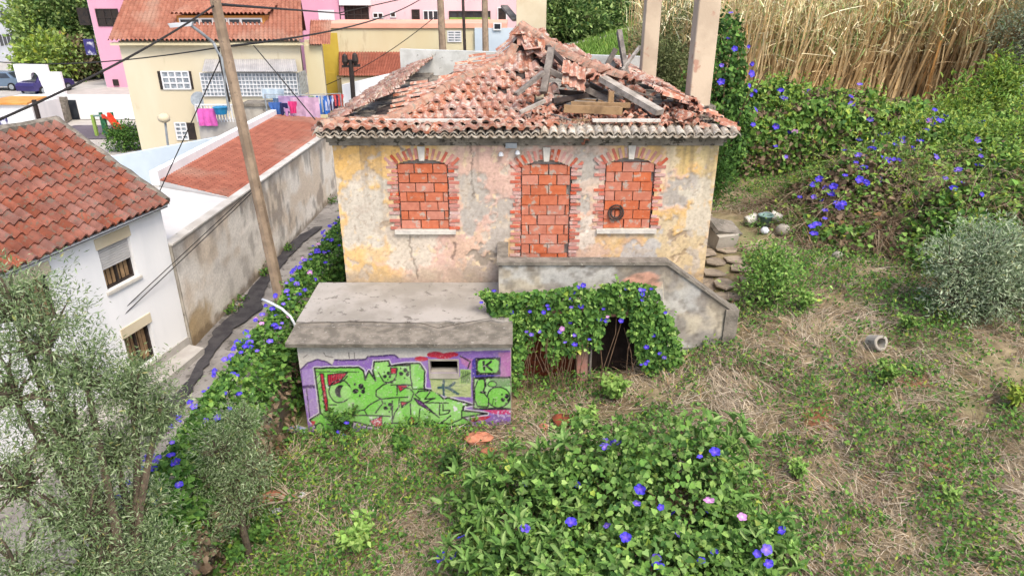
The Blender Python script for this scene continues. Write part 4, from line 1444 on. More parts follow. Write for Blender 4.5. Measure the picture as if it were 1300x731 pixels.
yel = sstep(.9, .4, np.hypot((Yw - 17.6) / 1.3, (Zw + .3) / 1.1) + (nb_ - .5) * .6)
cw = cw + (np.array(C(186, 158, 108)) - cw) * (yel * .8)[..., None]
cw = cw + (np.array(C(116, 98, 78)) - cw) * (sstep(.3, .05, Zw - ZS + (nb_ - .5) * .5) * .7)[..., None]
v, f = gridmesh(Xw + (nb_ - .5) * .03, Yw, Zw)
swall = thing('street_wall', 'long stained white wall along the narrow street', 'wall', (-9, 25, ZS))
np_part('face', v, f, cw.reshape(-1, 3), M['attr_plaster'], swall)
part('core', MB().prism([(-9.02, 17.0, ZS), (-9.02, 17.0, 2.40), (-8.68, 34, 2.40), (-8.68, 34, ZS)], (-.26, 0, 0)), M['concrete'], swall)
part('coping', MB().prism([(-8.97, 17.0, 2.42), (-8.62, 34, 2.42), (-8.94, 34, 2.42), (-9.3, 17.0, 2.42)], (0, 0, .05)), M['dirty_white'], swall)


def corr_roof(name, p00, p10, p11, p01, nc, nr_, amp, step, cols, parent, m, sub=4):
    """Tiled roof as a corrugated, stepped sheet; p00-p10 is the eave, p01-p11 the ridge."""
    p00, p10, p11, p01 = [np.array(q[:]) for q in (p00, p10, p11, p01)]
    us = np.linspace(0, 1, nc * sub + 1)
    vr = []
    for r in range(nr_): vr += [r / nr_, (r + .999) / nr_]
    vr = np.array(vr)
    U_, V_ = np.meshgrid(us, vr)
    Q = (p00 * (1 - U_[..., None]) + p10 * U_[..., None]) * (1 - V_[..., None]) + (p01 * (1 - U_[..., None]) + p11 * U_[..., None]) * V_[..., None]
    nrm = np.cross(p10 - p00, p01 - p00)
    nrm = nrm / np.linalg.norm(nrm)
    ph = (U_ * nc) % 1.0
    h = amp * np.abs(np.sin(np.pi * ph)) ** .8 + step * (1 - (V_ * nr_) % 1.0)
    Q = Q + nrm * h[..., None]
    cell = vnoise(np.floor(U_ * nc * .999) * 3.7, np.floor(V_ * nr_ * .999) * 5.1, 7)
    bign = fbm(U_ * nc / 9, V_ * nr_ / 9, 17)
    c = np.array(cols[0]) + (np.array(cols[1]) - np.array(cols[0])) * cell[..., None]
    c = c + (np.array(cols[2]) - c) * (sstep(.52, .72, bign) * .6)[..., None]
    v, f = gridmesh(Q[..., 0], Q[..., 1], Q[..., 2])
    return np_part(name, v, f, c.reshape(-1, 3), m, parent)


shed = thing('long_shed', 'long low shed with red tiled roof and white terrace behind the street wall', 'shed', (-10.8, 26, ZS))
part('wall', MB().box(-12.4, -9.3, 17.4, 36.5, ZS, 2.1), M['white'], shed)
part('terrace', MB().prism([(-9.3, 17.4, 2.12), (-9.2, 21.8, 2.12), (-12.4, 23.4, 2.12), (-12.4, 17.4, 2.12)], (0, 0, .17)), M['white_clean'], shed)
part('fascia', MB().prism([(-9.2, 21.86, 2.1), (-12.42, 23.46, 2.1), (-12.42, 23.46, 2.5), (-9.2, 21.86, 2.3)], (.05, .12, 0)), M['white_clean'], shed)
corr_roof('roof', (-9.22, 21.9, 2.3), (-9.02, 36.5, 2.35), (-12.4, 36.5, 2.62), (-12.45, 23.5, 2.5), 66, 11, .05, .035, (C(168, 100, 82, .58), C(192, 122, 100, .6), C(186, 146, 128, .6)), shed, M['terra_attr'], 4)
part('ridge_wall', MB().beam((-12.5, 23.4, 2.6), (-12.5, 36.5, 2.65), .3, .5), M['white'], shed)
tankp = P(396, 160, z=2.0)
ch = thing('water_tank', 'squat grey cement tank with white side at the far end of the red shed roof', 'tank', (-13.2, 36.0, ZS))
part('body', MB().box(-14.3, -12.7, 37.0, 38.2, ZS, 3.0), M['concrete'], ch)
part('cover', MB().box(-14.4, -12.6, 36.9, 38.3, 3.0, 3.15), M['slab_edge'], ch)

# ------------------------------------------------------------------ utility pole by the hedge with lamp and cables
PB, PT = Vector((-6.25, 17.0, ZS)), Vector((-6.85, 16.9, 9.6))
pole = thing('utility_pole', 'tall weathered leaning wooden utility pole beside the narrow street', 'pole', PB)


def pole_at(v_):
    for k in range(400):
        q = PB + (PT - PB) * (k / 400)
        if proj(q.x, q.y, q.z)[1] <= v_: return q
    return PT


mb = MB()
d_ = (PT - PB)
mb.tube([PB - d_ * .02] + [PB + d_ * (k / 8) for k in range(9)], [.17 - .006 * k for k in range(10)], 8)
part('shaft', mb, M['pole'], pole)
mb = MB()
for k in range(9):
    q = pole_at(350 - k * 38)
    mb.tube([q + Vector((.13, -.1, 0)), q + Vector((-.14, -.12, .01))], .012, 5)
part('bolts', MB().tube([pole_at(130) + Vector((-.14, -.13, 0)), pole_at(60) + Vector((-.13, -.13, 0))], .03, 6), M['cable'], pole)
q = pole_at(75) + Vector((-.1, -.12, 0))
lp = P(232, 31, Y=16.4)
la = P(258, 44, Y=16.6)
part('lamp_arm', MB().tube([q + Vector((-.02, 0, -1.2)), q, q + Vector((-.12, -.03, .35)), la, lp + Vector((.15, 0, 0))], .035, 8), M['metal'], pole)
lamp = MB().add([lp + Vector(o_) for o_ in ((.25, -.05, .05), (.25, .05, .05), (-.28, .12, .02), (-.34, 0, 0), (-.28, -.12, .02), (.2, -.05, -.04), (.2, .05, -.04), (-.24, .1, -.07), (-.3, 0, -.07), (-.24, -.1, -.07))],
                [(0, 1, 2, 3, 4), (9, 8, 7, 6, 5), (0, 5, 6, 1), (1, 6, 7, 2), (2, 7, 8, 3), (3, 8, 9, 4), (4, 9, 5, 0)])
part('lamp_head', lamp, M['plastic_white'], pole)


def cable(pts, r, label, sag=.0, m='cable'):
    a, b = Vector(pts[0]), Vector(pts[-1])
    if len(pts) == 2:
        pts = [a + (b - a) * (k / 14) - Vector((0, 0, sag * 4 * (k / 14) * (1 - k / 14))) for k in range(15)]
    return single('cable', MB().tube(pts, r, 5), M[m], label, 'cable', 'overhead cables')


cable([P(-20, 160, Y=10.5), pole_at(6)], .022, 'thick black cable running from the pole top down past the tiled roof', .12)
cable([P(-20, 77, Y=30), pole_at(60)], .018, 'thin cable crossing in front of the trees to the pole', .25)
cable([pole_at(62), P(205, 238, Y=17.3), P(192, 268, Y=16.9), P(181, 258, Y=16.4)], .014, 'slack cable dropping from the pole to the white house eave')
cable([P(322, 58, Y=40), P(400, 152, Y=34)], .03, 'thin wire slanting over the glazed veranda', 0)
cable([pole_at(6), P(430, 17, Y=45), P(640, -30, Y=60)], .035, 'cable from the pole top towards the pink building')
cable([pole_at(60), P(545, -8, Y=52)], .03, 'cable rising from the pole past the yellow house eave', .5)
cable([P(410, 110, Y=46), P(560, 15, Y=48)], .025, 'thin wire crossing the yellow flat-roofed building', .4)
cable([P(138, 418, Y=14.6), P(296, 268, Y=19.0), pole_at(240)], .012, 'lower of two wires in front of the white house wall')
cable([P(136, 412, Y=14.6), P(293, 266, Y=19.0), pole_at(236)], .012, 'upper of two wires in front of the white house wall')

# white bent conduit sticking out by the outbuilding
pts = [P(333, 380, Y=13.6), P(343, 384, Y=13.5), P(358, 392, Y=13.4), P(369, 402, Y=13.35), P(374, 411, Y=13.3), P(376, 420, Y=13.3)]
cn = single('conduit', MB().tube(pts, .03, 7), M['plastic_white'], 'bent white plastic conduit above the hedge by the outbuilding', 'pipe', smooth=True)
cn.data.update()
# ------------------------------------------------------------------ background buildings
def grid_window(parent, x0, x1, z0, z1, Y, nx, nz, gm, fm, name='window', bar=.04):
    """Window facing the camera on the plane Y: pane behind, bars in front."""
    w = part(name, MB().box(x0, x1, Y - .02, Y + .02, z0, z1), M[gm], parent)
    mb = MB()
    for k in range(nx + 1):
        x = x0 + (x1 - x0) * k / nx
        mb.box(x - bar, x + bar, Y - .07, Y - .022, z0 - bar, z1 + bar)
    for k in range(nz + 1):
        z = z0 + (z1 - z0) * k / nz
        mb.box(x0 - bar, x1 + bar, Y - .065, Y - .024, z - bar, z + bar)
    part('frame', mb, M[fm], w)
    return w


def pbox(u0, v0, u1, v1, Y):
    a, b = P(u0, v1, Y=Y), P(u1, v0, Y=Y)
    return a.x, b.x, a.z, b.z


# yellow house
YH = 42.0
yh = thing('yellow_house', 'pale yellow two-storey house with terracotta roof, dormer and glazed veranda', 'house', (-17.5, YH, ZS))
yx0, yx1 = -22.85, -12.35
yz = 5.95
sk = -1.4                                                # skewed plan: depth runs back-left
part('wall', MB().prism([(yx0, YH, ZS), (yx1, YH, ZS), (yx1 + sk, YH + 5, ZS), (yx0 + sk, YH + 5, ZS)], (0, 0, yz - ZS)), M['yellow'], yh)
cols3 = (C(176, 112, 92, .55), C(198, 138, 116, .6), C(196, 164, 146, .6))
yr = corr_roof('roof', (yx0 - .35, YH - .45, yz - .05), (yx1 + .35, YH - .45, yz - .05), (yx1 + sk + .35, YH + 5, yz + 2.1), (yx0 + sk - .35, YH + 5, yz + 2.1), 44, 16, .15, .07, cols3, yh, M['terra_attr'])
corr_roof('back_roof', (yx1 + 2 * sk + .35, YH + 10.4, yz - .05), (yx0 + 2 * sk - .35, YH + 10.4, yz - .05), (yx0 + sk - .35, YH + 5, yz + 2.1), (yx1 + sk + .35, YH + 5, yz + 2.1), 44, 12, .08, .04, cols3, yh, M['terra_attr'])
part('eave_board', MB().box(yx0 - .3, yx1 + .3, YH - .38, YH, yz - .22, yz - .08), M['yellow2'], yh)
# dormer
dx0, dx1, dz0, dz1 = pbox(224, 35, 337, 20, YH + 1.6)
dz0, dz1 = sorted((dz0, dz1))
dm = part('dormer', MB().box(dx0, dx1, YH + 1.6, YH + 4.6, yz + .3, dz1), M['orange'], yh)
corr_roof('dormer_roof', (dx0 - .2, YH + 1.3, dz1), (dx1 + .2, YH + 1.3, dz1), (dx1 + .1, YH + 5, dz1 + .75), (dx0 - .1, YH + 5, dz1 + .75), 22, 7, .14, .07, cols3, dm, M['terra_attr'])
for (a, b) in ((230, 252), (257, 269), (274, 287), (292, 304), (308, 331)):
    x0, x1, z0, z1 = pbox(a, 25, b, 30, YH + 1.6)
    w = part('window', MB().box(x0, x1, YH + 1.54, YH + 1.6, z0, z1), M['glass'], dm)
    part('frame', MB().box(x0 - .08, x1 + .08, YH + 1.56, YH + 1.598, z1, z1 + .08).box(x0 - .08, x1 + .08, YH + 1.56, YH + 1.598, z0 - .08, z0).box(x0 - .08, x0, YH + 1.56, YH + 1.598, z0, z1).box(x1, x1 + .08, YH + 1.56, YH + 1.598, z0, z1), M['frame_white'], dm)
# windows
x0, x1, z0, z1 = pbox(209, 91, 239, 113, YH)
w = grid_window(yh, x0, x1, z0, z1, YH, 4, 3, 'glass_pale', 'frame_white')
part('shutter', MB().box(x0 - .22, x0 - .05, YH - .06, YH, z0 - .02, z1 + .02), M['frame_dark'], w)
part('shutter', MB().box(x1 + .05, x1 + .16, YH - .06, YH, z0 - .02, z1 + .02), M['frame_dark'], w)
x0, x1, z0, z1 = pbox(226, 156, 236, 177, YH)
w = grid_window(yh, x0, x1, z0, z1, YH, 2, 4, 'glass_pale', 'frame_white')
part('shutter', MB().box(x1 + .05, x1 + .5, YH - .08, YH, z0, z1), M['frame_dark'], w)
# glazed veranda with awning
vx0_, vx1_, vz0_, vz1_ = pbox(259, 93, 376, 122, YH - 1.6)
grid_window(yh, vx0_, vx1_, vz0_, vz1_, YH - 1.6, 26, 6, 'glass_pale', 'frame_white', 'veranda_glazing', .022)
part('veranda_wall', MB().box(vx0_ - .1, vx1_ + .1, YH - 1.55, YH - .003, ZS, vz0_ - .003), M['yellow'], yh)
part('veranda_side', MB().box(vx1_ + .02, vx1_ + .1, YH - 1.55, YH - .003, vz0_, vz1_), M['glass_pale'], yh)
a0, a1 = P(256, 92, Y=YH - 1.9), P(378, 92, Y=YH - 1.9)
b0, b1 = P(260, 76, Y=YH - .05), P(375, 76, Y=YH - .05)
corr_roof('awning', (a0.x, a0.y, a0.z), (a1.x, a1.y, a1.z), (b1.x, b1.y, b1.z), (b0.x, b0.y, b0.z), 46, 1, .05, 0, (C(206, 204, 204, .55), C(186, 186, 188, .55), C(196, 194, 194, .55)), yh, M['terra_attr'], 3)
# balcony
bx0, bx1, bz0, bz1 = pbox(251, 134, 372, 155, YH - 3.0)
bal = part('balcony', MB().box(bx0, bx1, YH - 3.0, YH - 1.6, ZS, bz0), M['pavement'], yh)
mb = MB()
for k in range(34):
    x = bx0 + (bx1 - bx0) * k / 33
    mb.box(x - .035, x + .035, YH - 2.98, YH - 2.92, bz0, bz1)
mb.box(bx0, bx1, YH - 3.0, YH - 2.9, bz1, bz1 + .06)
part('railing', mb, M['frame_white'], bal)
# lower wing on the right of the yellow house
part('wing', MB().prism([(yx1 + .003, YH + .8, ZS), (-11.3, YH + .8, ZS), (-12.6, YH + 6, ZS), (yx1 + sk, YH + 6, ZS)], (0, 0, yz - ZS - .3)), M['yellow2'], yh)
corr_roof('wing_roof', (yx1 + .4, YH + .5, yz - .3), (-10.7, YH + .5, yz - .3), (-11.6, YH + 5, yz + .9), (yx1 - .6, YH + 5, yz + .9), 8, 12, .08, .04, cols3, yh, M['terra_attr'])
# satellite dish
p = P(253, 127, Y=YH - .6)
ds = thing('satellite_dish', 'pale grey satellite dish on the yellow house wall', 'dish', p)
part('bowl', MB().lathe((0, 0, 0), [(.02, 0), (.25, .03), (.45, .12), (.46, .14)], 14), M['metal'], ds)
bowl = ds.children[0]
bowl.data.transform(Matrix.Translation(-BASE[ds.name]).inverted() if False else Matrix.Identity(4))
me = bowl.data
for vv in me.vertices:
    c0 = vv.co + Vector(BASE[ds.name])
    vv.co = Matrix.Rotation(math.radians(70), 3, 'X') @ c0
part('bracket', MB().tube([p, p + Vector((0, .6, -.1))], .03, 6), M['metal'], ds)

# laundry
def garment(u, v_, w, h, Y, color, label, shape='sheet'):
    p = P(u, v_, Y=Y)
    n = 9
    vs_, fs_ = [], []
    for j in range(5):
        for k in range(n):
            s = k / (n - 1) - .5
            t = j / 4
            ww = w * (1 + (.35 if shape == 'shirt' and t < .35 else 0))
            vs_.append((p.x + s * ww, p.y + .05 * math.sin(k * 2.1 + u) * (.4 + t), p.z - t * h))
    for j in range(4):
        for k in range(n - 1):
            if shape == 'trousers' and j > 0 and k in (3, 4): continue
            fs_.append((j * n + k, j * n + k + 1, (j + 1) * n + k + 1, (j + 1) * n + k))
    m = mat('cloth_' + shape, C(*color), C(*[int(c * .88) for c in color]), 3, .9, .1)
    o = single(shape if shape != 'sheet' else 'hanging_sheet', MB().add(vs_, fs_), m, label, 'laundry', 'laundry on the line')
    sol = o.modifiers.new('thickness', 'SOLIDIFY')
    sol.thickness = .015


garment(261, 138, 1.0, .95, YH - 3.2, (232, 110, 196), 'bright pink cloth hung over the balcony railing')
garment(352, 125, .5, .8, YH - 4.5, (96, 128, 170), 'blue jeans hanging above the balcony', 'trousers')
garment(346, 113, 1.2, .5, YH - 4.4, (196, 216, 232), 'pale blue cloth over the balcony line')
garment(362, 122, .3, .9, YH - 4.6, (110, 140, 178), 'narrow blue trousers beside the pale blue cloth', 'trousers')
garment(372, 122, 1.6, .8, YH - 5.0, (206, 176, 220), 'lilac sheet on the clothesline', 'sheet')
garment(386, 124, 1.5, 1.2, YH - 5.2, (222, 186, 216), 'large pale pink sheet on the clothesline')
garment(349, 130, .5, .7, YH - 5.4, (70, 110, 180), 'blue shirt on the near end of the clothesline', 'shirt')
garment(360, 131, .4, .9, YH - 5.6, (40, 44, 92), 'navy trousers on the clothesline', 'trousers')
garment(371, 129, .35, .6, YH - 5.8, (232, 70, 140), 'hot pink top on the clothesline', 'shirt')
garment(366, 138, .4, .5, YH - 5.7, (216, 160, 214), 'pink shorts hanging low on the clothesline', 'trousers')
garment(396, 122, .6, 1.0, YH - 4.8, (172, 196, 172), 'sage green towel on the clothesline')
garment(403, 121, .5, .9, YH - 4.8, (226, 230, 226), 'white towel next to the sage green one')
garment(409, 122, .7, .95, YH - 4.8, (60, 120, 210), 'bright blue shirt in the right cluster of laundry', 'shirt')
garment(416, 121, .5, .8, YH - 4.8, (206, 214, 240), 'pale shirt in the right cluster of laundry', 'shirt')
garment(422, 121, .5, .8, YH - 4.8, (64, 52, 84), 'dark violet shirt in the right cluster of laundry', 'shirt')
garment(428, 120, .5, .6, YH - 4.8, (228, 96, 96), 'red shirt at the far right of the laundry', 'shirt')
a_, b_ = P(336, 120, Y=YH - 5.3), P(432, 119, Y=YH - 4.8)
single('clothesline', MB().tube([a_, (a_ + b_) / 2 - Vector((0, 0, .05)), b_], .02, 5).tube([a_, Vector((a_.x, a_.y, ZS))], .04, 6).tube([b_, Vector((b_.x, b_.y, ZS))], .04, 6), M['metal'],
       'clothesline between two thin metal posts full of laundry', 'clothesline')
p = P(280, 138, Y=YH - 3.3)
single('laundry_basket', MB().lathe((p.x, p.y, p.z - .3), [(.3, 0), (.38, .35), (.42, .36), (.42, .4), (.34, .4)], 12), mat('blue_plastic', C(44, 140, 190), C(36, 124, 172), 2, .5, 0),
       'turquoise plastic basket on the balcony railing', 'basket')

# pale blue garden wall and globe lamp
g0, g1 = Vector((-19.6, 33.2, 0)), Vector((-14.9, 39.4, 0))
single('garden_wall', MB().prism([(g0.x, g0.y, ZS), (g1.x, g1.y, ZS), (g1.x, g1.y, 1.25), (g0.x, g0.y, 1.15)], (-.2, .2, 0)), M['paleblue'], 'pale blue garden wall in front of the yellow house', 'wall')
single('garden_wall', MB().prism([(g0.x, g0.y, ZS), (-25, 36, ZS), (-25, 36, 1.15), (g0.x, g0.y, 1.15)], (0, .25, 0)), M['white'], 'white garden wall behind the white house roof', 'wall')
p = P(216, 212, z=ZS + .2)
sl = thing('street_lamp', 'globe street lamp on a thin grey post before the yellow house', 'street lamp', (p.x, p.y, ZS))
tp = P(209, 155, Y=p.y)
part('post', MB().tube([(p.x, p.y, ZS), (tp.x + .03, p.y, tp.z)], .06, 8), M['metal'], sl)
part('globe', MB().lathe((tp.x, p.y, tp.z - .05), [(.08, 0), (.28, .1), (.32, .28), (.24, .45), (.05, .52)], 12), M['cream'], sl, True)

# yellow flat-roofed building behind, with pale pink building after it
BY = 50.0
fb = thing('flat_roofed_building', 'long pale yellow flat-roofed building with salmon coping', 'building', (-6.5, BY, ZS))
bx0, bx1 = P(404, 40, Y=BY).x, P(642, 40, Y=BY).x
btop = P(500, 36, Y=BY).z
part('wall', MB().box(bx0, bx1, BY, BY + 7, ZS, btop), M['yellow2'], fb)
part('coping', MB().box(bx0 - .1, bx1 + .1, BY - .12, BY + 7, btop + .002, btop + .3), M['salmon'], fb)
x0, x1, z0, z1 = pbox(408, 42, 428, 96, BY)
part('recess', MB().box(x0, x1, BY - .04, BY + .002, z0, z1), M['mustard'], fb)
x0, x1, z0, z1 = pbox(410, 92, 427, 122, BY)
part('doorway', MB().box(x0, x1, BY - .1, BY - .042, z0, z1), M['mustard'], fb)
x0, x1, z0, z1 = pbox(569, 40, 585, 53, BY)
grid_window(fb, x0, x1, z0, z1, BY, 2, 4, 'glass_pale', 'frame_white')
x0, x1, z0, z1 = pbox(603, 36, 642, 62, BY - .3)
part('blue_wall', MB().box(x0, x1 + 1.5, BY - .3, BY - .002, z0 - 2, z1), M['paleblue'], fb)
x0, x1, z0, z1 = pbox(627, 30, 636, 38, BY - .3)
grid_window(fb, x0, x1, z0 , z1, BY - .35, 1, 1, 'glass', 'frame_white')
# lean-to with tiled roof and white yard wall
lt = thing('lean_to', 'small lean-to with terracotta roof against the yellow building', 'lean-to', (-9.5, 46, ZS))
e0, e1 = P(430, 98, Y=46), P(505, 88, Y=46)
r0, r1 = P(430, 67, Y=BY - .02), P(516, 66, Y=BY - .02)
corr_roof('roof', (e0.x, e0.y, e0.z), (e1.x, e1.y, e0.z), (r1.x, r1.y, r0.z), (r0.x, r0.y, r0.z), 24, 7, .08, .04, (C(150, 84, 66, .6), C(172, 102, 82, .6), C(150, 108, 90, .6)), lt, M['terra_attr'])
part('wall', MB().box(e0.x + .1, e1.x - .1, 46.2, 46.5, ZS, e0.z - .05), M['yellow'], lt)
p0, p1 = P(434, 108, Y=40), P(520, 88, Y=40)
single('yard_wall', MB().prism([(p0.x, 40, ZS), (p1.x + 4.6, 40, ZS), (p1.x + 4.6, 40, p1.z), (p1.x, 40, p1.z), (p0.x, 40, p0.z)], (0, .3, 0)), M['white'], 'white yard wall rising behind the ruined house', 'wall')
p = P(447, 118, Y=39)
q = P(445, 76, Y=39)
sh = thing('iron_post', 'dark iron post with brackets standing before the white yard wall', 'post', (p.x, 39, ZS))
part('shaft', MB().tube([(p.x, 39, ZS), (q.x, 39, q.z)], .13, 7), M['frame_dark'], sh)
part('bracket', MB().beam((q.x - .5, 39, q.z - .35), (q.x + .5, 39, q.z - .3), .1, .14), M['frame_dark'], sh)
part('insulator', MB().lathe((q.x - .3, 39, q.z - .3), [(.1, 0), (.18, .2), (.14, .5), (.05, .6)], 8), M['frame_dark'], sh)
part('insulator', MB().lathe((q.x + .25, 39, q.z - .25), [(.1, 0), (.18, .2), (.14, .5), (.05, .6)], 8), M['frame_dark'], sh)

PKY = 58.0
pk = thing('pale_pink_building', 'pale pink building with a row of windows behind the yellow one', 'building', (-8, PKY, ZS))
x0, x1 = P(384, 10, Y=PKY).x, P(662, 10, Y=PKY).x
part('wall', MB().box(x0, x1, PKY, PKY + 9, ZS, 12.5), M['pink2'], pk)
for (u0, v0, u1, v1, nx, nz, gm, fm) in ((433, 8, 467, 30, 4, 2, 'glass_dark', 'frame_dark'), (474, 17, 486, 23, 2, 1, 'glass_dark', 'frame_white'), (496, 16, 502, 22, 1, 1, 'glass_dark', 'frame_white'),
                                         (524, 13, 532, 28, 1, 2, 'glass_dark', 'frame_dark'), (538, 14, 556, 28, 3, 1, 'glass', 'frame_white'), (571, 15, 622, 26, 5, 1, 'glass', 'frame_dark'),
                                         (632, 10, 643, 26, 1, 1, 'glass_dark', 'frame_white')):
    a, b, c_, d_ = pbox(u0, v0, u1, v1, PKY)
    grid_window(pk, a, b, c_, d_, PKY, nx, nz, gm, fm)
a, b, c_, d_ = pbox(571, 22.5, 622, 27, PKY - .1)
part('green_panel', MB().box(a, b, PKY - .16, PKY - .08, c_, d_), M['lime'], pk)
a, b, c_, d_ = pbox(432, -30, 468, 7, PKY - .1)
part('white_bay', MB().box(a, b, PKY - .4, PKY, c_, d_), M['white'], pk)
a, b, c_, d_ = pbox(405, 13, 424, 26, PKY - .05)
part('blind', MB().box(a, b, PKY - .08, PKY, c_, d_), M['frame_white'], pk)
a, b, c_, d_ = pbox(384, -40, 432, 30, PKY - .05)
part('pink_bay', MB().box(a, b, PKY - .06, PKY, ZS, d_), M['pink'], pk)

for (u0, u1, vb, Y_, r_, lab) in ((546, 554, 62, 45.5, .2, 'thick dark utility pole behind the left broken roof edge'), (632 - 2, 640 - 2, 0, 0, 0, ''), ):
    if not lab: continue
for (ut, ub, vb, Y_, r_, lab) in ((558, 562, 62, 44, .22, 'leftmost of three utility poles behind the ruined house'), (587, 590, 60, 46, .1, 'thin middle one of three utility poles behind the ruined house'),
                                  (615, 616.5, 62, 44, .2, 'rightmost of three utility poles behind the ruined house')):
    a, b = P(ut, -20, Y=Y_), P(ub, vb, Y=Y_)
    d_ = (a - b) / (a.z - b.z)
    foot = b + d_ * (ZS - b.z)
    t_ = thing('utility_pole', lab, 'pole', foot, 'utility poles behind the house')
    part('shaft', MB().tube([foot, b, a, a + d_ * 1.5], [r_ * 1.1, r_, r_ * .85, r_ * .8], 8), M['pole' if r_ > .15 else 'wood_dark'], t_)
    part('crossarm', MB().beam(a + Vector((-.7, 0, .9)), a + Vector((.7, 0, .9)), .12, .14), M['wood_dark'], t_)
# loose plank leaning on the masonry left of the apex
single('plank', MB().beam(P(640, 8, Y=21), P(655, 26, Y=20), .2, .06), M['wood'], 'grey plank leaning behind the roof apex', 'plank')

# terrace level with pink block, cars, trees and white gate
TZL = 1.1
single('terrace_ground', MB().box(-140, -24.5, 54.6, 140, ZS, TZL), M['pavement'], kind='structure')
pb = thing('pink_apartment_block', 'bright pink apartment block with white edge bands beside the yellow house', 'building', (-30, 60, TZL))
c0 = P(136, 111, z=TZL)
pbx0 = c0.x
part('wall', MB().box(pbx0, pbx0 + 14, c0.y, c0.y + 12, TZL, 16), M['pink'], pb)
part('white_side', MB().prism([(pbx0 - .003, c0.y - .02, TZL), (pbx0 - .003, c0.y - .02, 16), (pbx0 - .9, c0.y + 1.5, 16), (pbx0 - .9, c0.y + 1.5, TZL)], (0, .2, 0)), M['white'], pb)
for (u0, v0, u1, v1) in ((126, 12, 149, 33), (160, -20, 180, 2)):
    a, b, c_, d_ = pbox(u0, v0, u1, v1, c0.y)
    grid_window(pb, a, b, c_, d_, c0.y, 3, 2, 'glass_dark', 'frame_dark')
a, b, c_, d_ = pbox(110, 10, 118, 32, c0.y + 1.2)
part('side_window', MB().box(a - .2, b - .2, c0.y + .6, c0.y + 1.2, c_, d_), M['glass_dark'], pb)
a, b, c_, d_ = pbox(118, 50, 127, 70, c0.y)
part('violet_panel', MB().box(a - .5, b - .6, c0.y - .08, c0.y + .1, c_, d_), M['mural'], pb)
a, b, c_, d_ = pbox(145, 101, 150, 109, c0.y)
part('meter_box', MB().box(a, b, c0.y - .1, c0.y, c_, d_), M['frame_dark'], pb)

# far white block with window rows
fbk = thing('far_white_block', 'distant white apartment block with rows of windows behind the trees', 'building', (-70, 90, TZL))
A0, A1 = P(-45, 60, Y=76), P(43, 40, Y=92)
dirb = Vector((A1.x - A0.x, A1.y - A0.y, 0))
Lb = dirb.length
dirb.normalize()
nb2 = Vector((dirb.y, -dirb.x, 0))
part('wall', MB().prism([(A0.x, A0.y, TZL), (A1.x, A1.y, TZL), (A1.x, A1.y, 18), (A0.x, A0.y, 18)], -nb2 * 10), M['white'], fbk)
for row, (zz, hh) in enumerate(((8.6, 1.5), (5.9, 1.2), (3.4, 1.2))):
    for k in range(18):
        c_ = Vector((A0.x, A0.y, zz)) + dirb * (Lb * (k + .5) / 18) + nb2 * .02
        part('window', MB().obox(c_, dirb * Lb / 18 * .32, nb2 * .04, Vector((0, 0, hh / 2))), M['glass'], fbk)

# retaining wall of the terrace, stair, gate, little store
x0, x1 = P(72, 135, Y=54.3).x, -24.0
rw = thing('terrace_wall', 'long white retaining wall behind the playground', 'wall', (-28, 54.3, ZS))
part('wall', MB().box(x0, x1, 54.3, 54.6, ZS, TZL + .12), M['white'], rw)
a, b, c_, d_ = pbox(89, 127, 96, 147, 54.3)
part('door', MB().box(a, b, 54.22, 54.3, ZS, d_), M['glass'], rw)
mb = MB()
st = thing('outdoor_stair', 'narrow flight of grey steps climbing to the white gate', 'stair', (x0, 53, ZS))
for k in range(9):
    s_ = k / 9
    part('step', MB().box(x0 - .3 + .9 * (1 - s_), x0 + .9 + .9 * (1 - s_), 51.6 + k * .3, 51.9 + k * .3 - .003, ZS, ZS + (k + 1) * .19), M['slab_edge'], st)
gt = thing('white_gate', 'white arched gateway with stepped top on the terrace', 'gate', (-38, 55, TZL))
GYw = 55.4
gx0, gx1, gz0, gz1 = pbox(27, 82, 57, 121, GYw)
ax0, ax1 = P(42, 110, Y=GYw).x, P(52, 110, Y=GYw).x
azt = P(47, 92, Y=GYw).z
arch_o = [(ax1, GYw, TZL), (ax1, GYw, azt - .4)] + [((ax0 + ax1) / 2 + (ax1 - ax0) / 2 * math.cos(math.pi * k / 8), GYw, azt - .4 + .4 * math.sin(math.pi * k / 8)) for k in range(1, 8)] + [(ax0, GYw, azt - .4), (ax0, GYw, TZL)]
part('wall', MB().prism([(gx1, GYw, TZL), (gx1, GYw, gz1), (gx0, GYw, gz1), (gx0, GYw, TZL)] + arch_o[::-1], (0, .35, 0)), M['white'], gt)
gx2, gz2 = P(75, 93, Y=GYw).x, P(66, 92, Y=GYw).z
part('side_wall', MB().box(gx1 + .003, gx2, GYw + .05, GYw + .35, TZL, gz2), M['white'], gt)
part('iron_gate', MB().box(ax0, ax1, GYw + .2, GYw + .26, TZL, azt - .5), M['mural'], gt)
st2 = thing('white_store', 'small white store building with dark doors below the gate', 'building', (-33, 52.8, ZS))
a, b, c_, d_ = pbox(38, 124, 64, 150, 53.0)
part('wall', MB().box(a - 1.5, b, 53.0, 55.2, ZS, TZL + .1), M['white'], st2)
a, b, c_, d_ = pbox(54, 132, 63, 150, 53.0)
part('door', MB().box(a, b - .1, 52.9, 53.0, ZS, d_), M['glass_dark'], st2)
tk = thing('round_store', 'white store with rusty orange roof at the left edge', 'building', (-33, 46, ZS))
a, b, c_, d_ = pbox(-15, 129, 46, 165, 46.0)
part('wall', MB().box(a, b - .4, 46, 49, ZS, 1.75), M['white'], tk)
part('roof', MB().prism([(a - .2, 45.8, 1.76), (b - .5, 45.8, 1.76), (b - .9, 47, 1.76), (b - 1.2, 49, 1.76), (a, 49, 1.76)], (0, 0, .12)), M['orange'], tk)
a, b, c_, d_ = pbox(-12, 150, 9, 168, 46.0)
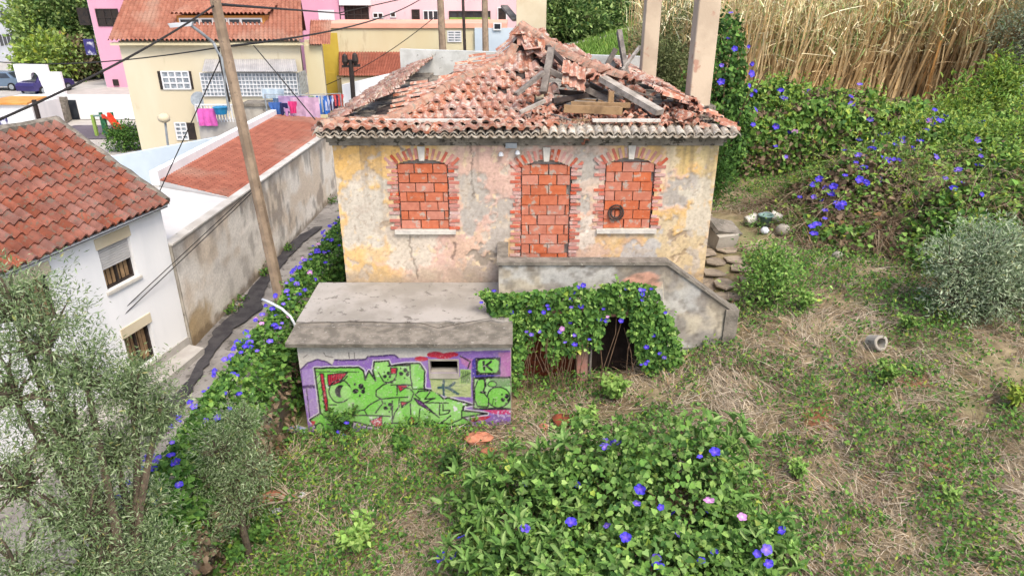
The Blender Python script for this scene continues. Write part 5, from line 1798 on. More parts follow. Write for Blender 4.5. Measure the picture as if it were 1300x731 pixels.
part('mural', MB().box(a, b, 45.9, 46, ZS, d_), M['mural'], tk)
part('dark_post', MB().box(-31.3, -31.1, 45.6, 45.8, ZS, 2.1), M['frame_dark'], tk)

# playground
single('playground_surface', MB().prism([(-33.5, 46.5, ZS), (-25.2, 46.5, ZS), (-26.0, 51.5, ZS), (-32.6, 51.5, ZS)], (0, 0, .03)), M['rubber'], kind='structure')
sd = thing('playground_slide', 'playground frame with green posts and a red slide', 'slide', (-29.4, 47.8, ZS))
f0 = P(117, 146, Y=47.5)
f1 = P(131, 146, Y=47.5)
for (x_, y_, mk) in ((f0.x, 47.5, 'lime'), (f0.x, 48.5, 'mat_green'), (f1.x, 47.5, 'mat_green'), (f1.x, 48.5, 'mat_green')):
    part('post', MB().box(x_ - .09, x_ + .09, y_ - .09, y_ + .09, ZS, f0.z), M[mk], sd)
part('crossbar', MB().beam((f0.x, 47.5, f0.z - .06), (f1.x, 47.5, f1.z - .06), .12, .12), M['teal'], sd)
part('platform', MB().box(f1.x - .05, f1.x + .9, 47.4, 48.6, f1.z - 1.1, f1.z - 1.0), M['wood'], sd)
s0 = P(133, 150, Y=47.6)
s1 = P(155, 165, Y=47.0)
mb = MB()
chute = [(s0 + (s1 - s0) * t + Vector((0, 0, .18 * math.sin(t * math.pi * 2)))) for t in np.linspace(0, 1, 9)]
for i_, (a, b) in enumerate(zip(chute[:-1], chute[1:])):
    mb.add([a + Vector((0, -.35, .3)), b + Vector((0, -.35, .3)), b + Vector((0, -.3, 0)), a + Vector((0, -.3, 0)), a + Vector((0, .3, 0)), b + Vector((0, .3, 0)), b + Vector((0, .35, .3)), a + Vector((0, .35, .3))],
           [(0, 1, 2, 3), (3, 2, 5, 4), (4, 5, 6, 7)])
part('chute', mb, M['mat_red'], sd)

# parked cars
def car(loc, rot, paint_m, label):
    t = thing('parked_car', label, 'car', loc, 'cars parked on the terrace')
    t.rotation_euler = (0, 0, rot)
    prof = [(-2.05, .35), (-2.1, .75), (-1.9, .95), (-1.55, 1.0), (-1.05, 1.42), (.35, 1.46), (1.0, 1.02), (1.75, .9), (2.05, .7), (2.1, .35)]
    b = Vector(loc)
    vs_ = []
    for side, y in ((0, -.82), (1, .82)):
        for (x, z) in prof:
            k = .72 if z > 1.2 else (.95 if z > .9 else 1)
            vs_.append(b + Vector((x, y * k, z)))
    n = len(prof)
    fs_ = [tuple(range(n)), tuple(range(2 * n - 1, n - 1, -1))] + [(i, n + i, n + (i + 1) % n, (i + 1) % n) for i in range(n)]
    part('body', MB().add(vs_, fs_), M[paint_m], t)
    for y in (-1, 1):
        mbw = MB()
        for (x0, x1, x2, x3) in ((-1.35, -.98, -.2, -.2), (-.12, -.12, .28, .75)):
            mbw.add([b + Vector((x0, y * .80, 1.0)), b + Vector((x3, y * .80, 1.0)), b + Vector((x2, y * .64, 1.36)), b + Vector((x1, y * .64, 1.36))], [(0, 1, 2, 3)])
        part('side_window', mbw, M['glass'], t)
    part('windscreen', MB().add([b + Vector((.98, -.62, 1.06)), b + Vector((.98, .62, 1.06)), b + Vector((.42, .54, 1.43)), b + Vector((.42, -.54, 1.43))], [(0, 1, 2, 3)]), M['glass'], t)
    part('rear_window', MB().add([b + Vector((-1.56, -.6, 1.03)), b + Vector((-1.56, .6, 1.03)), b + Vector((-1.1, .52, 1.41)), b + Vector((-1.1, -.52, 1.41))], [(3, 2, 1, 0)]), M['glass'], t)
    for x in (-1.3, 1.3):
        for y in (-.78, .78):
            w = part('wheel', MB().tube([b + Vector((x, y - .1, .32)), b + Vector((x, y + .1, .32))], .32, 14), M['tyre'], t)
            part('rim', MB().tube([b + Vector((x, y - .115, .32)), b + Vector((x, y + .115, .32))], .2, 10), M['metal'], w)
    for y in (-.6, .6):
        part('headlight', MB().box(b.x + 2.0, b.x + 2.1, b.y + y - .15, b.y + y + .15, b.z + .65, b.z + .8), M['frame_white'], t)
    return t


q = P(2, 114, z=TZL)
car((q.x + .2, q.y, TZL), math.pi, 'car_blue', 'blue-grey hatchback cut off by the left edge of the picture')
q = P(34, 122, z=TZL)
car((q.x + .4, q.y + 2.0, TZL), math.radians(80), 'car_purple', 'violet car half hidden behind the white gate')

# green wheelie bin on the right, with its lid thrown open
bp = P(1268, 152, z=4.15)
bn = thing('wheelie_bin', 'dark green wheelie bin standing open among the weeds', 'bin', (bp.x, bp.y, tz(bp.x, bp.y) - .1))
bz = tz(bp.x, bp.y) - .1
mb = MB()
mb.add([(bp.x - .4, bp.y - .4, bz), (bp.x + .4, bp.y - .4, bz), (bp.x + .4, bp.y + .4, bz), (bp.x - .4, bp.y + .4, bz), (bp.x - .55, bp.y - .5, bz + 1.15), (bp.x + .55, bp.y - .5, bz + 1.15), (bp.x + .55, bp.y + .5, bz + 1.15), (bp.x - .55, bp.y + .5, bz + 1.15)],
       [(0, 3, 2, 1), (0, 1, 5, 4), (1, 2, 6, 5), (2, 3, 7, 6), (3, 0, 4, 7)])
part('body', mb, M['bin'], bn)
part('rim', MB().box(bp.x - .6, bp.x + .6, bp.y - .56, bp.y - .48, bz + 1.1, bz + 1.2).box(bp.x - .6, bp.x - .52, bp.y - .47, bp.y + .5, bz + 1.1, bz + 1.2).box(bp.x + .52, bp.x + .6, bp.y - .47, bp.y + .5, bz + 1.1, bz + 1.2), M['bin'], bn)
part('lid', MB().beam((bp.x + .1, bp.y + .3, bz + 1.2), (bp.x + 1.1, bp.y + .4, bz + 1.75), 1.0, .05), M['metal'], bn)

# ------------------------------------------------------------------ path and debris right of the house
path = single('path', MB().prism([(4.5, 14.6, 1.75), (5.9, 14.5, 1.85), (6.3, 17.2, 2.22), (5.9, 20.5, 2.45), (4.45, 20.5, 2.4), (4.45, 17, 2.15)], (0, 0, .06)), M['flag'], kind='structure')
k = 0
for yy in np.arange(14.7, 20.0, .55):
    for xx in np.arange(4.65, 6.0, .52):
        cx_, cy_ = xx + R.uniform(-.08, .08), yy + R.uniform(-.08, .08)
        z_ = tz(cx_, cy_) + .02 + R.uniform(-.02, .03)
        n = 7
        poly = [(cx_ + .36 * R.uniform(.6, 1.05) * math.cos(2 * math.pi * i / n), cy_ + .36 * R.uniform(.6, 1.05) * math.sin(2 * math.pi * i / n), z_) for i in range(n)]
        part('flagstone', MB().prism(poly, (R.uniform(-.01, .01), 0, .035)), M['flag'], path)


def on_ground(u, v_):
    z = 1.5
    for i in range(30):
        p_ = P(u, v_, z=z)
        z = z * .5 + tz(p_.x, p_.y) * .5
    return Vector((p_.x, p_.y, z))


p = on_ground(915, 312)
bl = thing('concrete_block', 'grey concrete block lying against the corner of the house', 'block', p)
part('body', MB().obox(p + Vector((0, 0, .2)), Vector((.28, .05, .02)), Vector((-.06, .3, .05)), Vector((.03, -.05, .24))), M['concrete'], bl)
part('slab', MB().obox(p + Vector((.05, .1, .5)), Vector((.34, .05, -.06)), Vector((-.06, .33, .08)), Vector((.03, -.02, .04))), M['slab_edge'], bl)
p = on_ground(970, 288)
bu = thing('bucket', 'faded teal plastic bucket among the rubbish by the vine wall', 'bucket', p)
part('body', MB().lathe(p, [(.15, 0), (.19, .32), (.22, .33), (.22, .36), (.18, .36), (.15, .08)], 14), M['teal'], bu, True)
part('handle', MB().tube([p + Vector((.21 * math.cos(a), -.02, .34 + .1 * math.sin(a))) for a in np.linspace(0, math.pi, 9)], .012, 5), M['metal'], bu)
for (u, v_, r_, lab, mk) in ((970, 297, .12, 'round white plastic bag in front of the teal bucket', 'plastic_white'), (993, 299, .2, 'pale rounded boulder to the right of the teal bucket', 'concrete'),
                             (1110, 444, .0, '', ''), (1062, 330, .14, 'small pale stone under the dry vines', 'concrete')):
    if not lab: continue
    p = on_ground(u, v_)
    single('plastic_bag' if 'bag' in lab else 'boulder', MB().blob(p + Vector((0, 0, r_ * .8)), r_, r_ * .9, r_ * .85, int(u), 12, 8, .09), M[mk], lab, 'bag' if 'bag' in lab else 'stone', smooth=True)
for (u, v_, ang, lab) in ((952, 287, .5, 'pale broken plastic drum lying left of the teal bucket'), (984, 284, 2.4, 'pale broken plastic drum lying behind the teal bucket')):
    p = on_ground(u, v_)
    dv = Vector((math.cos(ang), math.sin(ang) * .5, .3)).normalized()
    dr = thing('broken_drum', lab, 'drum', p)
    part('shell', MB().tube([p + Vector((0, 0, .2)) + dv * t for t in (-.16, -.13, 0, .12, .15)], [.12, .14, .13, .14, .13], 12, True), M['stone_white'], dr)
    part('rim', MB().tube([p + Vector((0, 0, .2)) + dv * t for t in (.15, .17)], .15, 12), M['concrete'], dr)
p = on_ground(1111, 442)
cr = thing('concrete_ring', 'short hollow concrete pipe lying in the dry grass', 'pipe', p)
n = 16
d_ = Vector((.25, -.9, .35)).normalized()
sx_ = d_.cross(Vector((0, 0, 1))).normalized()
uy_ = sx_.cross(d_)
vs_, fs_ = [], []
for (t, r_) in ((-.15, .15), (.12, .165), (.135, .15), (.13, .105), (-.08, .09)):
    for k in range(n):
        a = 2 * math.pi * k / n
        vs_.append(p + Vector((0, 0, .14)) + d_ * t + (sx_ * math.cos(a) + uy_ * math.sin(a)) * r_ * (1 + .05 * math.sin(a * 3)))
for i in range(4):
    for k in range(n):
        fs_.append((i * n + k, i * n + (k + 1) % n, (i + 1) * n + (k + 1) % n, (i + 1) * n + k))
fs_.append(tuple(4 * n + k for k in range(n)))
part('ring', MB().add(vs_[:4 * n + n], fs_[:-1]), M['concrete'], cr)
part('hollow', MB().add(vs_[4 * n:], [tuple(range(n))]), M['dark'], cr)
for (u, v_, sx2, sy2, sz2, lab) in ((606, 562, .32, .2, .12, 'large broken terracotta slab at the corner of the graffiti wall'), (716, 540, .24, .16, .14, 'chunk of red brick lying before the rusty gate'),
                                    (690, 545, .1, .08, .07, 'small brick fragment left of the red brick chunk'), (620, 575, .16, .1, .07, 'small terracotta shard below the large slab'),
                                    (350, 632, .34, .16, .06, 'pinkish flat stone in the weeds on the left')):
    p = on_ground(u, v_)
    single('clay_fragment', MB().blob(p + Vector((0, 0, sz2 * .9)), sx2, sy2, sz2, int(u), 9, 5, .22), M['clay'] if u != 716 else M['rust'], lab, 'rubble')
p = on_ground(377, 548)
single('rag', MB().blob(p + Vector((0, 0, .06)), .26, .1, .07, 5, 12, 6, .3), mat('grey_blue_rag', C(150, 160, 186), C(120, 130, 158), 6, .9, .2), 'grey-blue rag beside the left end of the graffiti wall', 'rag')
for (u, v_) in ((330, 608), (385, 630), (352, 650)):
    p = on_ground(u, v_)
    single('litter', MB().blob(p + Vector((0, 0, .04)), .09, .07, .05, int(u), 8, 5, .35), M['plastic_white'],
           {330: 'pale blue litter among the ivy on the left', 385: 'white paper litter on the dry ground', 352: 'small white litter near the fallen twigs'}[u], 'litter')
# ------------------------------------------------------------------ vegetation
def unit(a):
    return a / (np.linalg.norm(a, axis=-1, keepdims=True) + 1e-9)


LEAF_SHAPES = {        # (along, across) outline and how far each point droops
    'lance': ([(0, 0), (.45, .5), (1, 0), (.45, -.5)], [0, .02, -.12, .02]),
    'oval': ([(0, 0), (.35, .5), (1, 0), (.35, -.5)], [0, .1, -.1, .1]),
    'heart': ([(0, 0), (-.08, .36), (.3, .52), (1, 0), (.3, -.52), (-.08, -.36)], [0, .06, .1, -.16, .1, .06]),
    'long': ([(0, .12), (.35, .5), (.72, .36), (1, 0), (.72, -.36), (.35, -.5), (0, -.12)], [0, .1, .0, -.28, .0, .1, 0]),
}


def palette(n, cols, jit=.12):
    cols = np.array(cols)
    idx = rng.integers(0, len(cols), n)
    t = rng.random((n, 1))
    c = cols[idx] * (1 - t * .5) + cols[rng.integers(0, len(cols), n)] * t * .5
    c = c * (1 + rng.normal(0, jit, (n, 1)))
    old = rng.random(n) < .025
    c[old] = c[old] * np.array([1.35, 1.05, .75])
    return c


def leaves(pos, dirs, nrm, length, width, cols, shape='oval'):
    """Arrays of leaf blades: centre of the stalk end, growing direction, face normal."""
    out, droop = LEAF_SHAPES[shape]
    n, k = len(pos), len(out)
    d = unit(dirs)
    s = unit(np.cross(d, nrm))
    up = np.cross(s, d)
    L = length * rng.uniform(.45, 1.3, (n, 1))
    W = L * width * rng.uniform(.85, 1.15, (n, 1))
    V = np.zeros((n, k, 3))
    for i, ((a, b), h) in enumerate(zip(out, droop)):
        V[:, i] = pos + d * a * L + s * b * W + up * h * L
    Fc = np.arange(n * k).reshape(n, k)
    Cc = np.repeat(cols, k, axis=0)
    return V.reshape(-1, 3), Fc, Cc


class Leafage:
    def __init__(self):
        self.d = {}

    def add(self, pos, dirs, nrm, length, width, cols, shape='oval'):
        V, Fc, Cc = leaves(pos, dirs, nrm, length, width, cols, shape)
        L = self.d.setdefault(Fc.shape[1], [[], [], [], 0])
        L[0].append(V); L[1].append(Fc + L[3]); L[2].append(Cc)
        L[3] += len(V)
        return self

    def arrays(self):
        # all leaves as triangles fans so that shapes mix in one mesh
        Vs, Ts, Cs, n = [], [], [], 0
        for k, (V, Fc, Cc, m) in self.d.items():
            V, Fc, Cc = np.concatenate(V), np.concatenate(Fc), np.concatenate(Cc)
            for i in range(1, k - 1):
                Ts.append(np.stack([Fc[:, 0], Fc[:, i], Fc[:, i + 1]], 1) + n)
            Vs.append(V); Cs.append(Cc)
            n += len(V)
        return np.concatenate(Vs), np.concatenate(Ts), np.clip(np.concatenate(Cs), 0.002, 1)


def rnd_dirs(n, up=0.3):
    d = rng.normal(0, 1, (n, 3))
    d[:, 2] += up
    return unit(d)


GL = [C(104, 148, 66, 0.73), C(84, 128, 58, 0.73), C(126, 168, 78, 0.73), C(66, 106, 52, 0.73)]          # fresh vine green
DG = [C(62, 96, 46, 0.73), C(48, 78, 38, 0.73), C(84, 118, 56, 0.73)]                                 # dark shrub
OL = [C(150, 164, 136, 0.82), C(118, 134, 104, 0.82), C(172, 182, 156, 0.82), C(92, 110, 80, 0.82)]      # olive, grey green
YG = [C(172, 198, 78, .6), C(150, 182, 66, .6), C(190, 206, 100, .6)]                               # yellow green
BR = [C(132, 112, 90, .76), C(106, 88, 70, .76), C(154, 134, 110, .76)]                                # dry leaf
ST = [C(192, 178, 154, .84), C(172, 156, 132, .84), C(206, 194, 174, .84), C(148, 132, 110, .84)]     # straw
LITE = [C(140, 178, 88, .8), C(118, 160, 74, .8), C(162, 192, 108, .8)]
FORE = [C(112, 152, 76, 0.74), C(92, 132, 64, 0.74), C(134, 172, 96, 0.74), C(150, 178, 108, 0.74)]


# ---- flowers
def flower_mesh(cols_rim, col_mid, name='flower'):
    n = 15
    vs_, cs_ = [(0, 0, -.02)], [col_mid]
    for k in range(n):
        a = 2 * math.pi * k / n
        r = .3
        vs_.append((r * math.cos(a), r * math.sin(a), .02)); cs_.append(tuple(.4 * np.array(col_mid) + .6 * np.array(cols_rim)))
    for k in range(n):
        a = 2 * math.pi * k / n
        r = 1.0 if k % 3 else .82
        vs_.append((r * math.cos(a), r * math.sin(a), .16 + .06 * math.cos(a * 5))); cs_.append(cols_rim)
    fs_ = [(0, 1 + k, 1 + (k + 1) % n) for k in range(n)]
    fs_ += [(1 + k, 1 + n + k, 1 + n + (k + 1) % n, 1 + (k + 1) % n) for k in range(n)]
    me = mesh_of(MB().add(vs_, fs_), name)
    ca = me.color_attributes.new("Col", 'FLOAT_COLOR', 'POINT')
    for i, c in enumerate(cs_): ca.data[i].color = (*c, 1)
    me.materials.append(M['flower'])
    return me


fl_blue = flower_mesh(C(66, 64, 214, .8), C(150, 110, 226, .8))
fl_viol = flower_mesh(C(104, 92, 220, .8), C(190, 150, 230, .8))
fl_pink = flower_mesh(C(206, 140, 206, .8), C(240, 210, 236, .8))


def put_flowers(parent, spots, size):
    for p, nrm in spots:
        me = fl_blue if R.random() < .7 else fl_viol
        if R.random() < .02: me = fl_pink
        d = (Vector(nrm) + Vector((R.gauss(0, .25), -.55 + R.gauss(0, .2), .35 + R.gauss(0, .2)))).normalized()
        s = size * R.uniform(.65, 1.15)
        piece('flower', me, parent, Vector(p) + d * .05, d.to_track_quat('Z', 'Y'), (s, s * R.uniform(.55, 1), s * R.uniform(.8, 3)))


def sprays(lf, pos, nrm, n, reach, ll, lw, cols, shape, per=7):
    """Loose shoots standing out of a leafy surface: leaves strung along a short stalk."""
    j = rng.integers(0, len(pos), n)
    d = unit(nrm[j] + rng.normal(0, .55, (n, 3)) + np.array([0, 0, .45]))
    r = reach * rng.uniform(.4, 1.3, (n, 1))
    for k in range(per):
        t = (k + .5) / per
        p = pos[j] + d * r * t + rng.normal(0, .02, (n, 3)) - np.array([0, 0, .25]) * r * t * t
        lf.add(p, unit(rng.normal(0, .8, (n, 3)) + d * .5), unit(rng.normal(0, .4, (n, 3)) + np.array([0, -.3, 1])), ll * (1 - .45 * t), lw, palette(n, cols, .15), shape)


def leaf_part(name, lf, parent, m='leaf', kind='stuff'):
    V, T, Cc = lf.arrays()
    return np_part(name, V, T, Cc, M[m], parent, kind=kind)


def lumpy(center, rad, n, seed, shell=.35):
    """Points in an uneven rounded crown, denser towards its skin, with outward normals."""
    d = rnd_dirs(n, 0)
    th = np.arctan2(d[:, 1], d[:, 0])
    lump = .62 + .70 * fbm(np.cos(th) * 1.4 + 9, np.sin(th) * 1.4 + d[:, 2] * 2.4 + seed, seed, 3)
    lump += .4 * (fbm(np.cos(th) * 4 + 20, np.sin(th) * 4 + d[:, 2] * 5 + seed, seed + 5, 2) - .5)
    r = (1 - shell * rng.random((n, 1)) ** 1.6) * lump[:, None]
    return np.array(center) + d * np.array(rad) * r, unit(d / np.array(rad))


def crown_clusters(center, rad, ncl, per, seed, spread=.16, shell=.75):
    """Leaf positions grouped in twig-end clusters so that gaps show between them."""
    c, nrm = lumpy(center, rad, ncl, seed, shell)
    k = rng.poisson(per, ncl) + 4
    idx = np.repeat(np.arange(ncl), k)
    off = rng.normal(0, 1, (len(idx), 3)) * spread
    return c, c[idx] + off, nrm[idx], idx


def limbs(mb, base, tips, r0, rrand, n=5):
    base = Vector(base)
    for t in tips:
        t = Vector(t)
        m1 = base + (t - base) * .4 + Vector((rrand.gauss(0, .06), rrand.gauss(0, .06), .12)) * (t - base).length * .6
        m2 = base + (t - base) * .75 + Vector((rrand.gauss(0, .05), rrand.gauss(0, .05), .05)) * (t - base).length * .6
        mb.tube([base, m1, m2, t], [r0, r0 * .65, r0 * .38, r0 * .12], n, False)


def tree(name, label, cat, base, trunk_h, crowns, ncl, per, leaf_len, leaf_w, cols, shape='lance', trunk_r=.09, group=None, seed=1, spread=.16, twigs=40, shell=.75, up=.25, bark='bark', droop=0.0):
    """A tapered trunk with limbs and a crown of leaf clusters."""
    t = thing(name, label, cat, base, group)
    rr = random.Random(seed)
    lf = Leafage()
    b = Vector(base)
    top = b + Vector((rr.uniform(-.1, .1), rr.uniform(-.1, .1), trunk_h))
    mb = MB().tube([b - Vector((0, 0, .1)), b + (top - b) * .5 + Vector((rr.gauss(0, .08), rr.gauss(0, .08), 0)), top], [trunk_r * 1.3, trunk_r, trunk_r * .8], 8)
    for i, (cen, rad) in enumerate(crowns):
        cc, pos, nrm, idx = crown_clusters(cen, rad, ncl, per, seed * 13 + i, spread, shell)
        n = len(pos)
        d = unit(nrm * .8 + rng.normal(0, .7, (n, 3)) + np.array([0, 0, up - droop]))
        nn = unit(rng.normal(0, .6, (n, 3)) + np.array([0, -.2, 1.0]))
        shade_c = palette(n, cols, .12)
        lf.add(pos, d, nn, leaf_len, leaf_w, shade_c, shape)
        hub = top if len(crowns) == 1 else Vector(cen) - Vector((0, 0, rad[2] * .5))
        if len(crowns) > 1: mb.tube([top, (top + hub) / 2 + Vector((rr.gauss(0, .1), rr.gauss(0, .1), .1)), hub], [trunk_r * .75, trunk_r * .5, trunk_r * .35], 6, False)
        pick = [cc[j] for j in rr.sample(range(len(cc)), min(twigs, len(cc)))]
        limbs(mb, hub, pick, trunk_r * .35, rr, 4)
    part('trunk', mb, M[bark], t)
    leaf_part('crown', lf, t)
    return t


# ---- olive trees
OLG = [C(142, 160, 118, .85), C(114, 136, 92, .85), C(168, 182, 146, .85), C(94, 118, 74, .8), C(104, 130, 78, .8)]
lobes = []
for (u_, v_, Y_, r_) in ((10, 372, 7.0, .72), (52, 420, 6.9, .62), (12, 480, 6.6, .7), (105, 470, 6.9, .5), (165, 490, 7.1, .42), (195, 525, 7.2, .35), (80, 545, 6.6, .6), (145, 575, 6.9, .42), (20, 600, 6.2, .7), (95, 650, 6.3, .6),
                         (20, 715, 5.9, .7), (130, 715, 6.2, .55), (200, 705, 6.6, .45), (175, 640, 6.9, .4)):
    q = P(u_, v_, Y=Y_)
    lobes.append(((q.x, q.y, q.z), (r_, r_, r_ * .85)))
tree('olive_tree', 'large grey-green olive tree filling the lower left corner', 'tree', (-4.75, 6.3, -.2), 1.7, lobes,
     125, 25, .068, .22, OLG, 'lance', .10, seed=3, spread=.085, twigs=26, shell=.95, up=.1)
tree('olive_tree', 'small feathery olive tree at the near end of the flowering hedge', 'tree', (-4.35, 8.6, 0.0), 1.5,
     [((-4.5, 8.7, 2.15), (.5, .5, .42)), ((-4.85, 8.4, 1.75), (.45, .45, .4)), ((-4.05, 8.6, 1.85), (.45, .45, .35)), ((-4.3, 8.4, 1.4), (.5, .45, .4)), ((-4.75, 8.2, 1.15), (.45, .4, .4)), ((-4.2, 8.9, 2.45), (.3, .3, .3))], 110, 18, .066, .21, OLG, 'lance', .05, seed=5, spread=.085, twigs=40, up=.15)
rb = on_ground(1250, 425)
tree('olive_tree', 'rounded silvery olive bush standing at the right edge', 'bush', (rb.x + .1, rb.y + .6, rb.z), .5,
     [((rb.x - .35, rb.y + .6, rb.z + .7), (.7, .7, .6)), ((rb.x + .5, rb.y + .5, rb.z + .65), (.8, .7, .6)), ((rb.x - .55, rb.y + .7, rb.z + 1.4), (.62, .6, .5)), ((rb.x + .1, rb.y + .7, rb.z + 1.75), (.65, .6, .5)), ((rb.x + .75, rb.y + .8, rb.z + 1.5), (.7, .6, .55)), ((rb.x + .2, rb.y + .4, rb.z + 1.15), (.6, .5, .5)), ((rb.x + 1.1, rb.y + .7, rb.z + 1.0), (.6, .6, .6))], 150, 14, .105, .24,
     [C(170, 186, 152, .85), C(136, 156, 120, .85), C(190, 202, 172, .85), C(110, 132, 92, .8)], 'lance', .07, seed=8, spread=.09, twigs=50, up=.35)

# ---- flowering hedge along the street wall
hedge = thing('flowering_hedge', 'low street wall smothered in blue-flowering morning glory', 'hedge', (-5.4, 14, -.2))
part('garden_wall', MB().box(-5.42, -5.04, 4.0, 30, ZS, 1.55), M['old_plaster'], hedge)
n = 24000
Y0 = 4.5 + 23 * rng.random(n) ** 1.25
side = rng.random(n)
lump = .8 + .45 * fbm(Y0 * .9, side * 3, 131) 
th = -0.55 + side * 3.0                                    # around the ridge: street side - top - garden side
xh = -5.14 - .34 * lump * np.cos(th) * -1
zh = 1.5 + .62 * lump * np.sin(np.clip(th, -.6, 2.6))
sel = rng.random(n) < .42
zlow = rng.random(n) ** .8
xh = np.where(sel & (side > .5), -4.86 + .2 * lump * (1 - .3 * zlow) + .1 * rng.random(n), xh)
zh = np.where(sel & (side > .5), .05 + 1.65 * zlow, zh)
hang = sel & (side <= .5)
xh = np.where(hang, -5.5 - .12 * lump, xh)
zh = np.where(hang, ZS + .5 + 1.7 * zlow, zh)
pos = np.stack([xh, Y0, zh], 1) + rng.normal(0, .05, (n, 3))
nrm = unit(np.stack([xh + 5.25, np.zeros(n), (zh - 1.1) * .8], 1))
cols = palette(n, GL, .14)
dry = sel & (side > .5) & (zlow < .85) & (rng.random(n) < .75) & (fbm(Y0 * 1.2, zlow * 2, 137) > .3)
cols[dry] = palette(int(dry.sum()), BR, .15)
lf = Leafage().add(pos, unit(nrm + rng.normal(0, .6, (n, 3)) - np.array([0, 0, .35])), unit(nrm + rng.normal(0, .35, (n, 3))), .105, .85, cols, 'heart')
sprays(lf, pos[zh > 1.2], nrm[zh > 1.2], 420, .22, .1, .85, GL + LITE, 'heart')
leaf_part('foliage', lf, hedge)
spots = []
for k in range(135):
    y = 7.2 + 13 * R.random() ** 1.2
    a = R.uniform(.5, 2.3)
    x = -5.2 + .56 * -math.cos(a)
    z = 1.5 + .7 * math.sin(a)
    spots.append(((x, y, z), (-math.cos(a) * .5, -.2, math.sin(a))))
put_flowers(hedge, spots, .066)


# ---- strands and straws
def strands(n, starts, dirs, length, width, cols, arc=.3, segs=3):
    """Thin curved blades: ribbons of a few segments."""
    d = unit(dirs)
    side_ = unit(np.cross(d, np.array([0, 0, 1.0]) + rng.normal(0, .3, (n, 3))))
    L = length * rng.uniform(.5, 1.25, (n, 1))
    bend = rng.normal(0, arc, (n, 3))
    bend[:, 2] = -np.abs(bend[:, 2]) * .9
    V = np.zeros((n, segs + 1, 2, 3))
    for k in range(segs + 1):
        t = k / segs
        c = starts + d * L * t + bend * L * t * t
        w = width * (1 - .75 * t) / 2
        V[:, k, 0] = c - side_ * w
        V[:, k, 1] = c + side_ * w
    idx = np.arange(n)[:, None] * (segs + 1) * 2
    Fs = []
    for k in range(segs):
        Fs.append(np.concatenate([idx + 2 * k, idx + 2 * k + 1, idx + 2 * k + 3, idx + 2 * k + 2], 1))
    return V.reshape(-1, 3), np.concatenate(Fs), np.clip(np.repeat(cols, (segs + 1) * 2, axis=0), .003, 1)


def join_arrays(lst):
    Vs, Fs, Cs, n = [], [], [], 0
    for V, Fq, Cc in lst:
        Vs.append(V); Fs.append(Fq + n); Cs.append(Cc)
        n += len(V)
    return np.concatenate(Vs), np.concatenate(Fs), np.concatenate(Cs)


def free_ground(x, y):
    """True where weeds can grow: not under the house, outbuilding, stairs or path stones."""
    bad = (x > -4.6) & (x < 0.1) & (y > 11.95)
    bad |= (x > -4.2) & (x < 4.55) & (y > 13.3)
    bad |= (x > 4.3) & (x < 5.9) & (y > 14.6) & (y < 20)
    bad |= (x < -4.7)
    bad |= (x > 5.9) & (x < 7.4) & (y > 17.2) & (y < 19.8) & (fbm(x * 3, y * 3, 77) > .35)
    return ~bad


def in_view(x, y, z, pad=230):
    u, v = proj(x, y, z)
    return (u > -pad) & (u < 1300 + pad) & (v > -pad) & (v < 731 + pad)


# dry grass, combed into tufts
NT = 4100
tx, ty = rng.uniform(-4.7, 15.5, NT * 3), 5.2 + 18 * rng.random(NT * 3) ** 1.4
tzv = terr(tx, ty)
dens = fbm(tx * .5 + 3, ty * .5, 141)
ok = free_ground(tx, ty) & in_view(tx, ty, tzv) & (rng.random(len(tx)) < .25 + sstep(.35, .6, dens) * .6 + np.where(tx > 3, .3, 0) - np.where((tx < -1.5) & (ty > 9.5), .25, 0))
tx, ty, tzv = tx[ok][:NT], ty[ok][:NT], tzv[ok][:NT]
per = rng.integers(10, 30, len(tx))
idx = np.repeat(np.arange(len(tx)), per)
n = len(idx)
ang0 = (fbm(tx * .35, ty * .35, 143) * 14 + rng.normal(0, .4, len(tx)))[idx] + rng.normal(0, .45, n)
st_ = np.stack([tx[idx] + rng.normal(0, .16, n), ty[idx] + rng.normal(0, .16, n), np.zeros(n)], 1)
st_[:, 2] = terr(st_[:, 0], st_[:, 1]) + rng.uniform(.0, .06, n)
dr = np.stack([np.cos(ang0), np.sin(ang0), np.abs(rng.normal(.2, .32, n))], 1)
big = rng.random(n)
tone = rng.normal(1, .16, len(tx))[idx][:, None]
tcol = palette(n, ST, .14) * tone
brn = (rng.random(len(tx)) < .25)[idx]
tcol[brn] = palette(int(brn.sum()), BR, .14)
g1 = strands(n, st_, dr, .42, .011, tcol, .2, 3)
# upright stalks
m_ = 2600
sx_, sy_ = rng.uniform(-4.6, 13, m_), rng.uniform(5.5, 15, m_)
okm = free_ground(sx_, sy_)
sx_, sy_ = sx_[okm], sy_[okm]
m_ = len(sx_)
s2 = np.stack([sx_, sy_, terr(sx_, sy_)], 1)
g2 = strands(m_, s2, np.stack([rng.normal(0, .5, m_), rng.normal(0, .5, m_), np.ones(m_)], 1), .45, .011, palette(m_, ST + BR, .14), .25, 3)
V, Fq, Cc = join_arrays([g1, g2])
np_single('dry_grass', V, Fq, Cc, M['straw'], 'dry straw-coloured grass lying across the neglected garden', 'grass', kind='stuff')

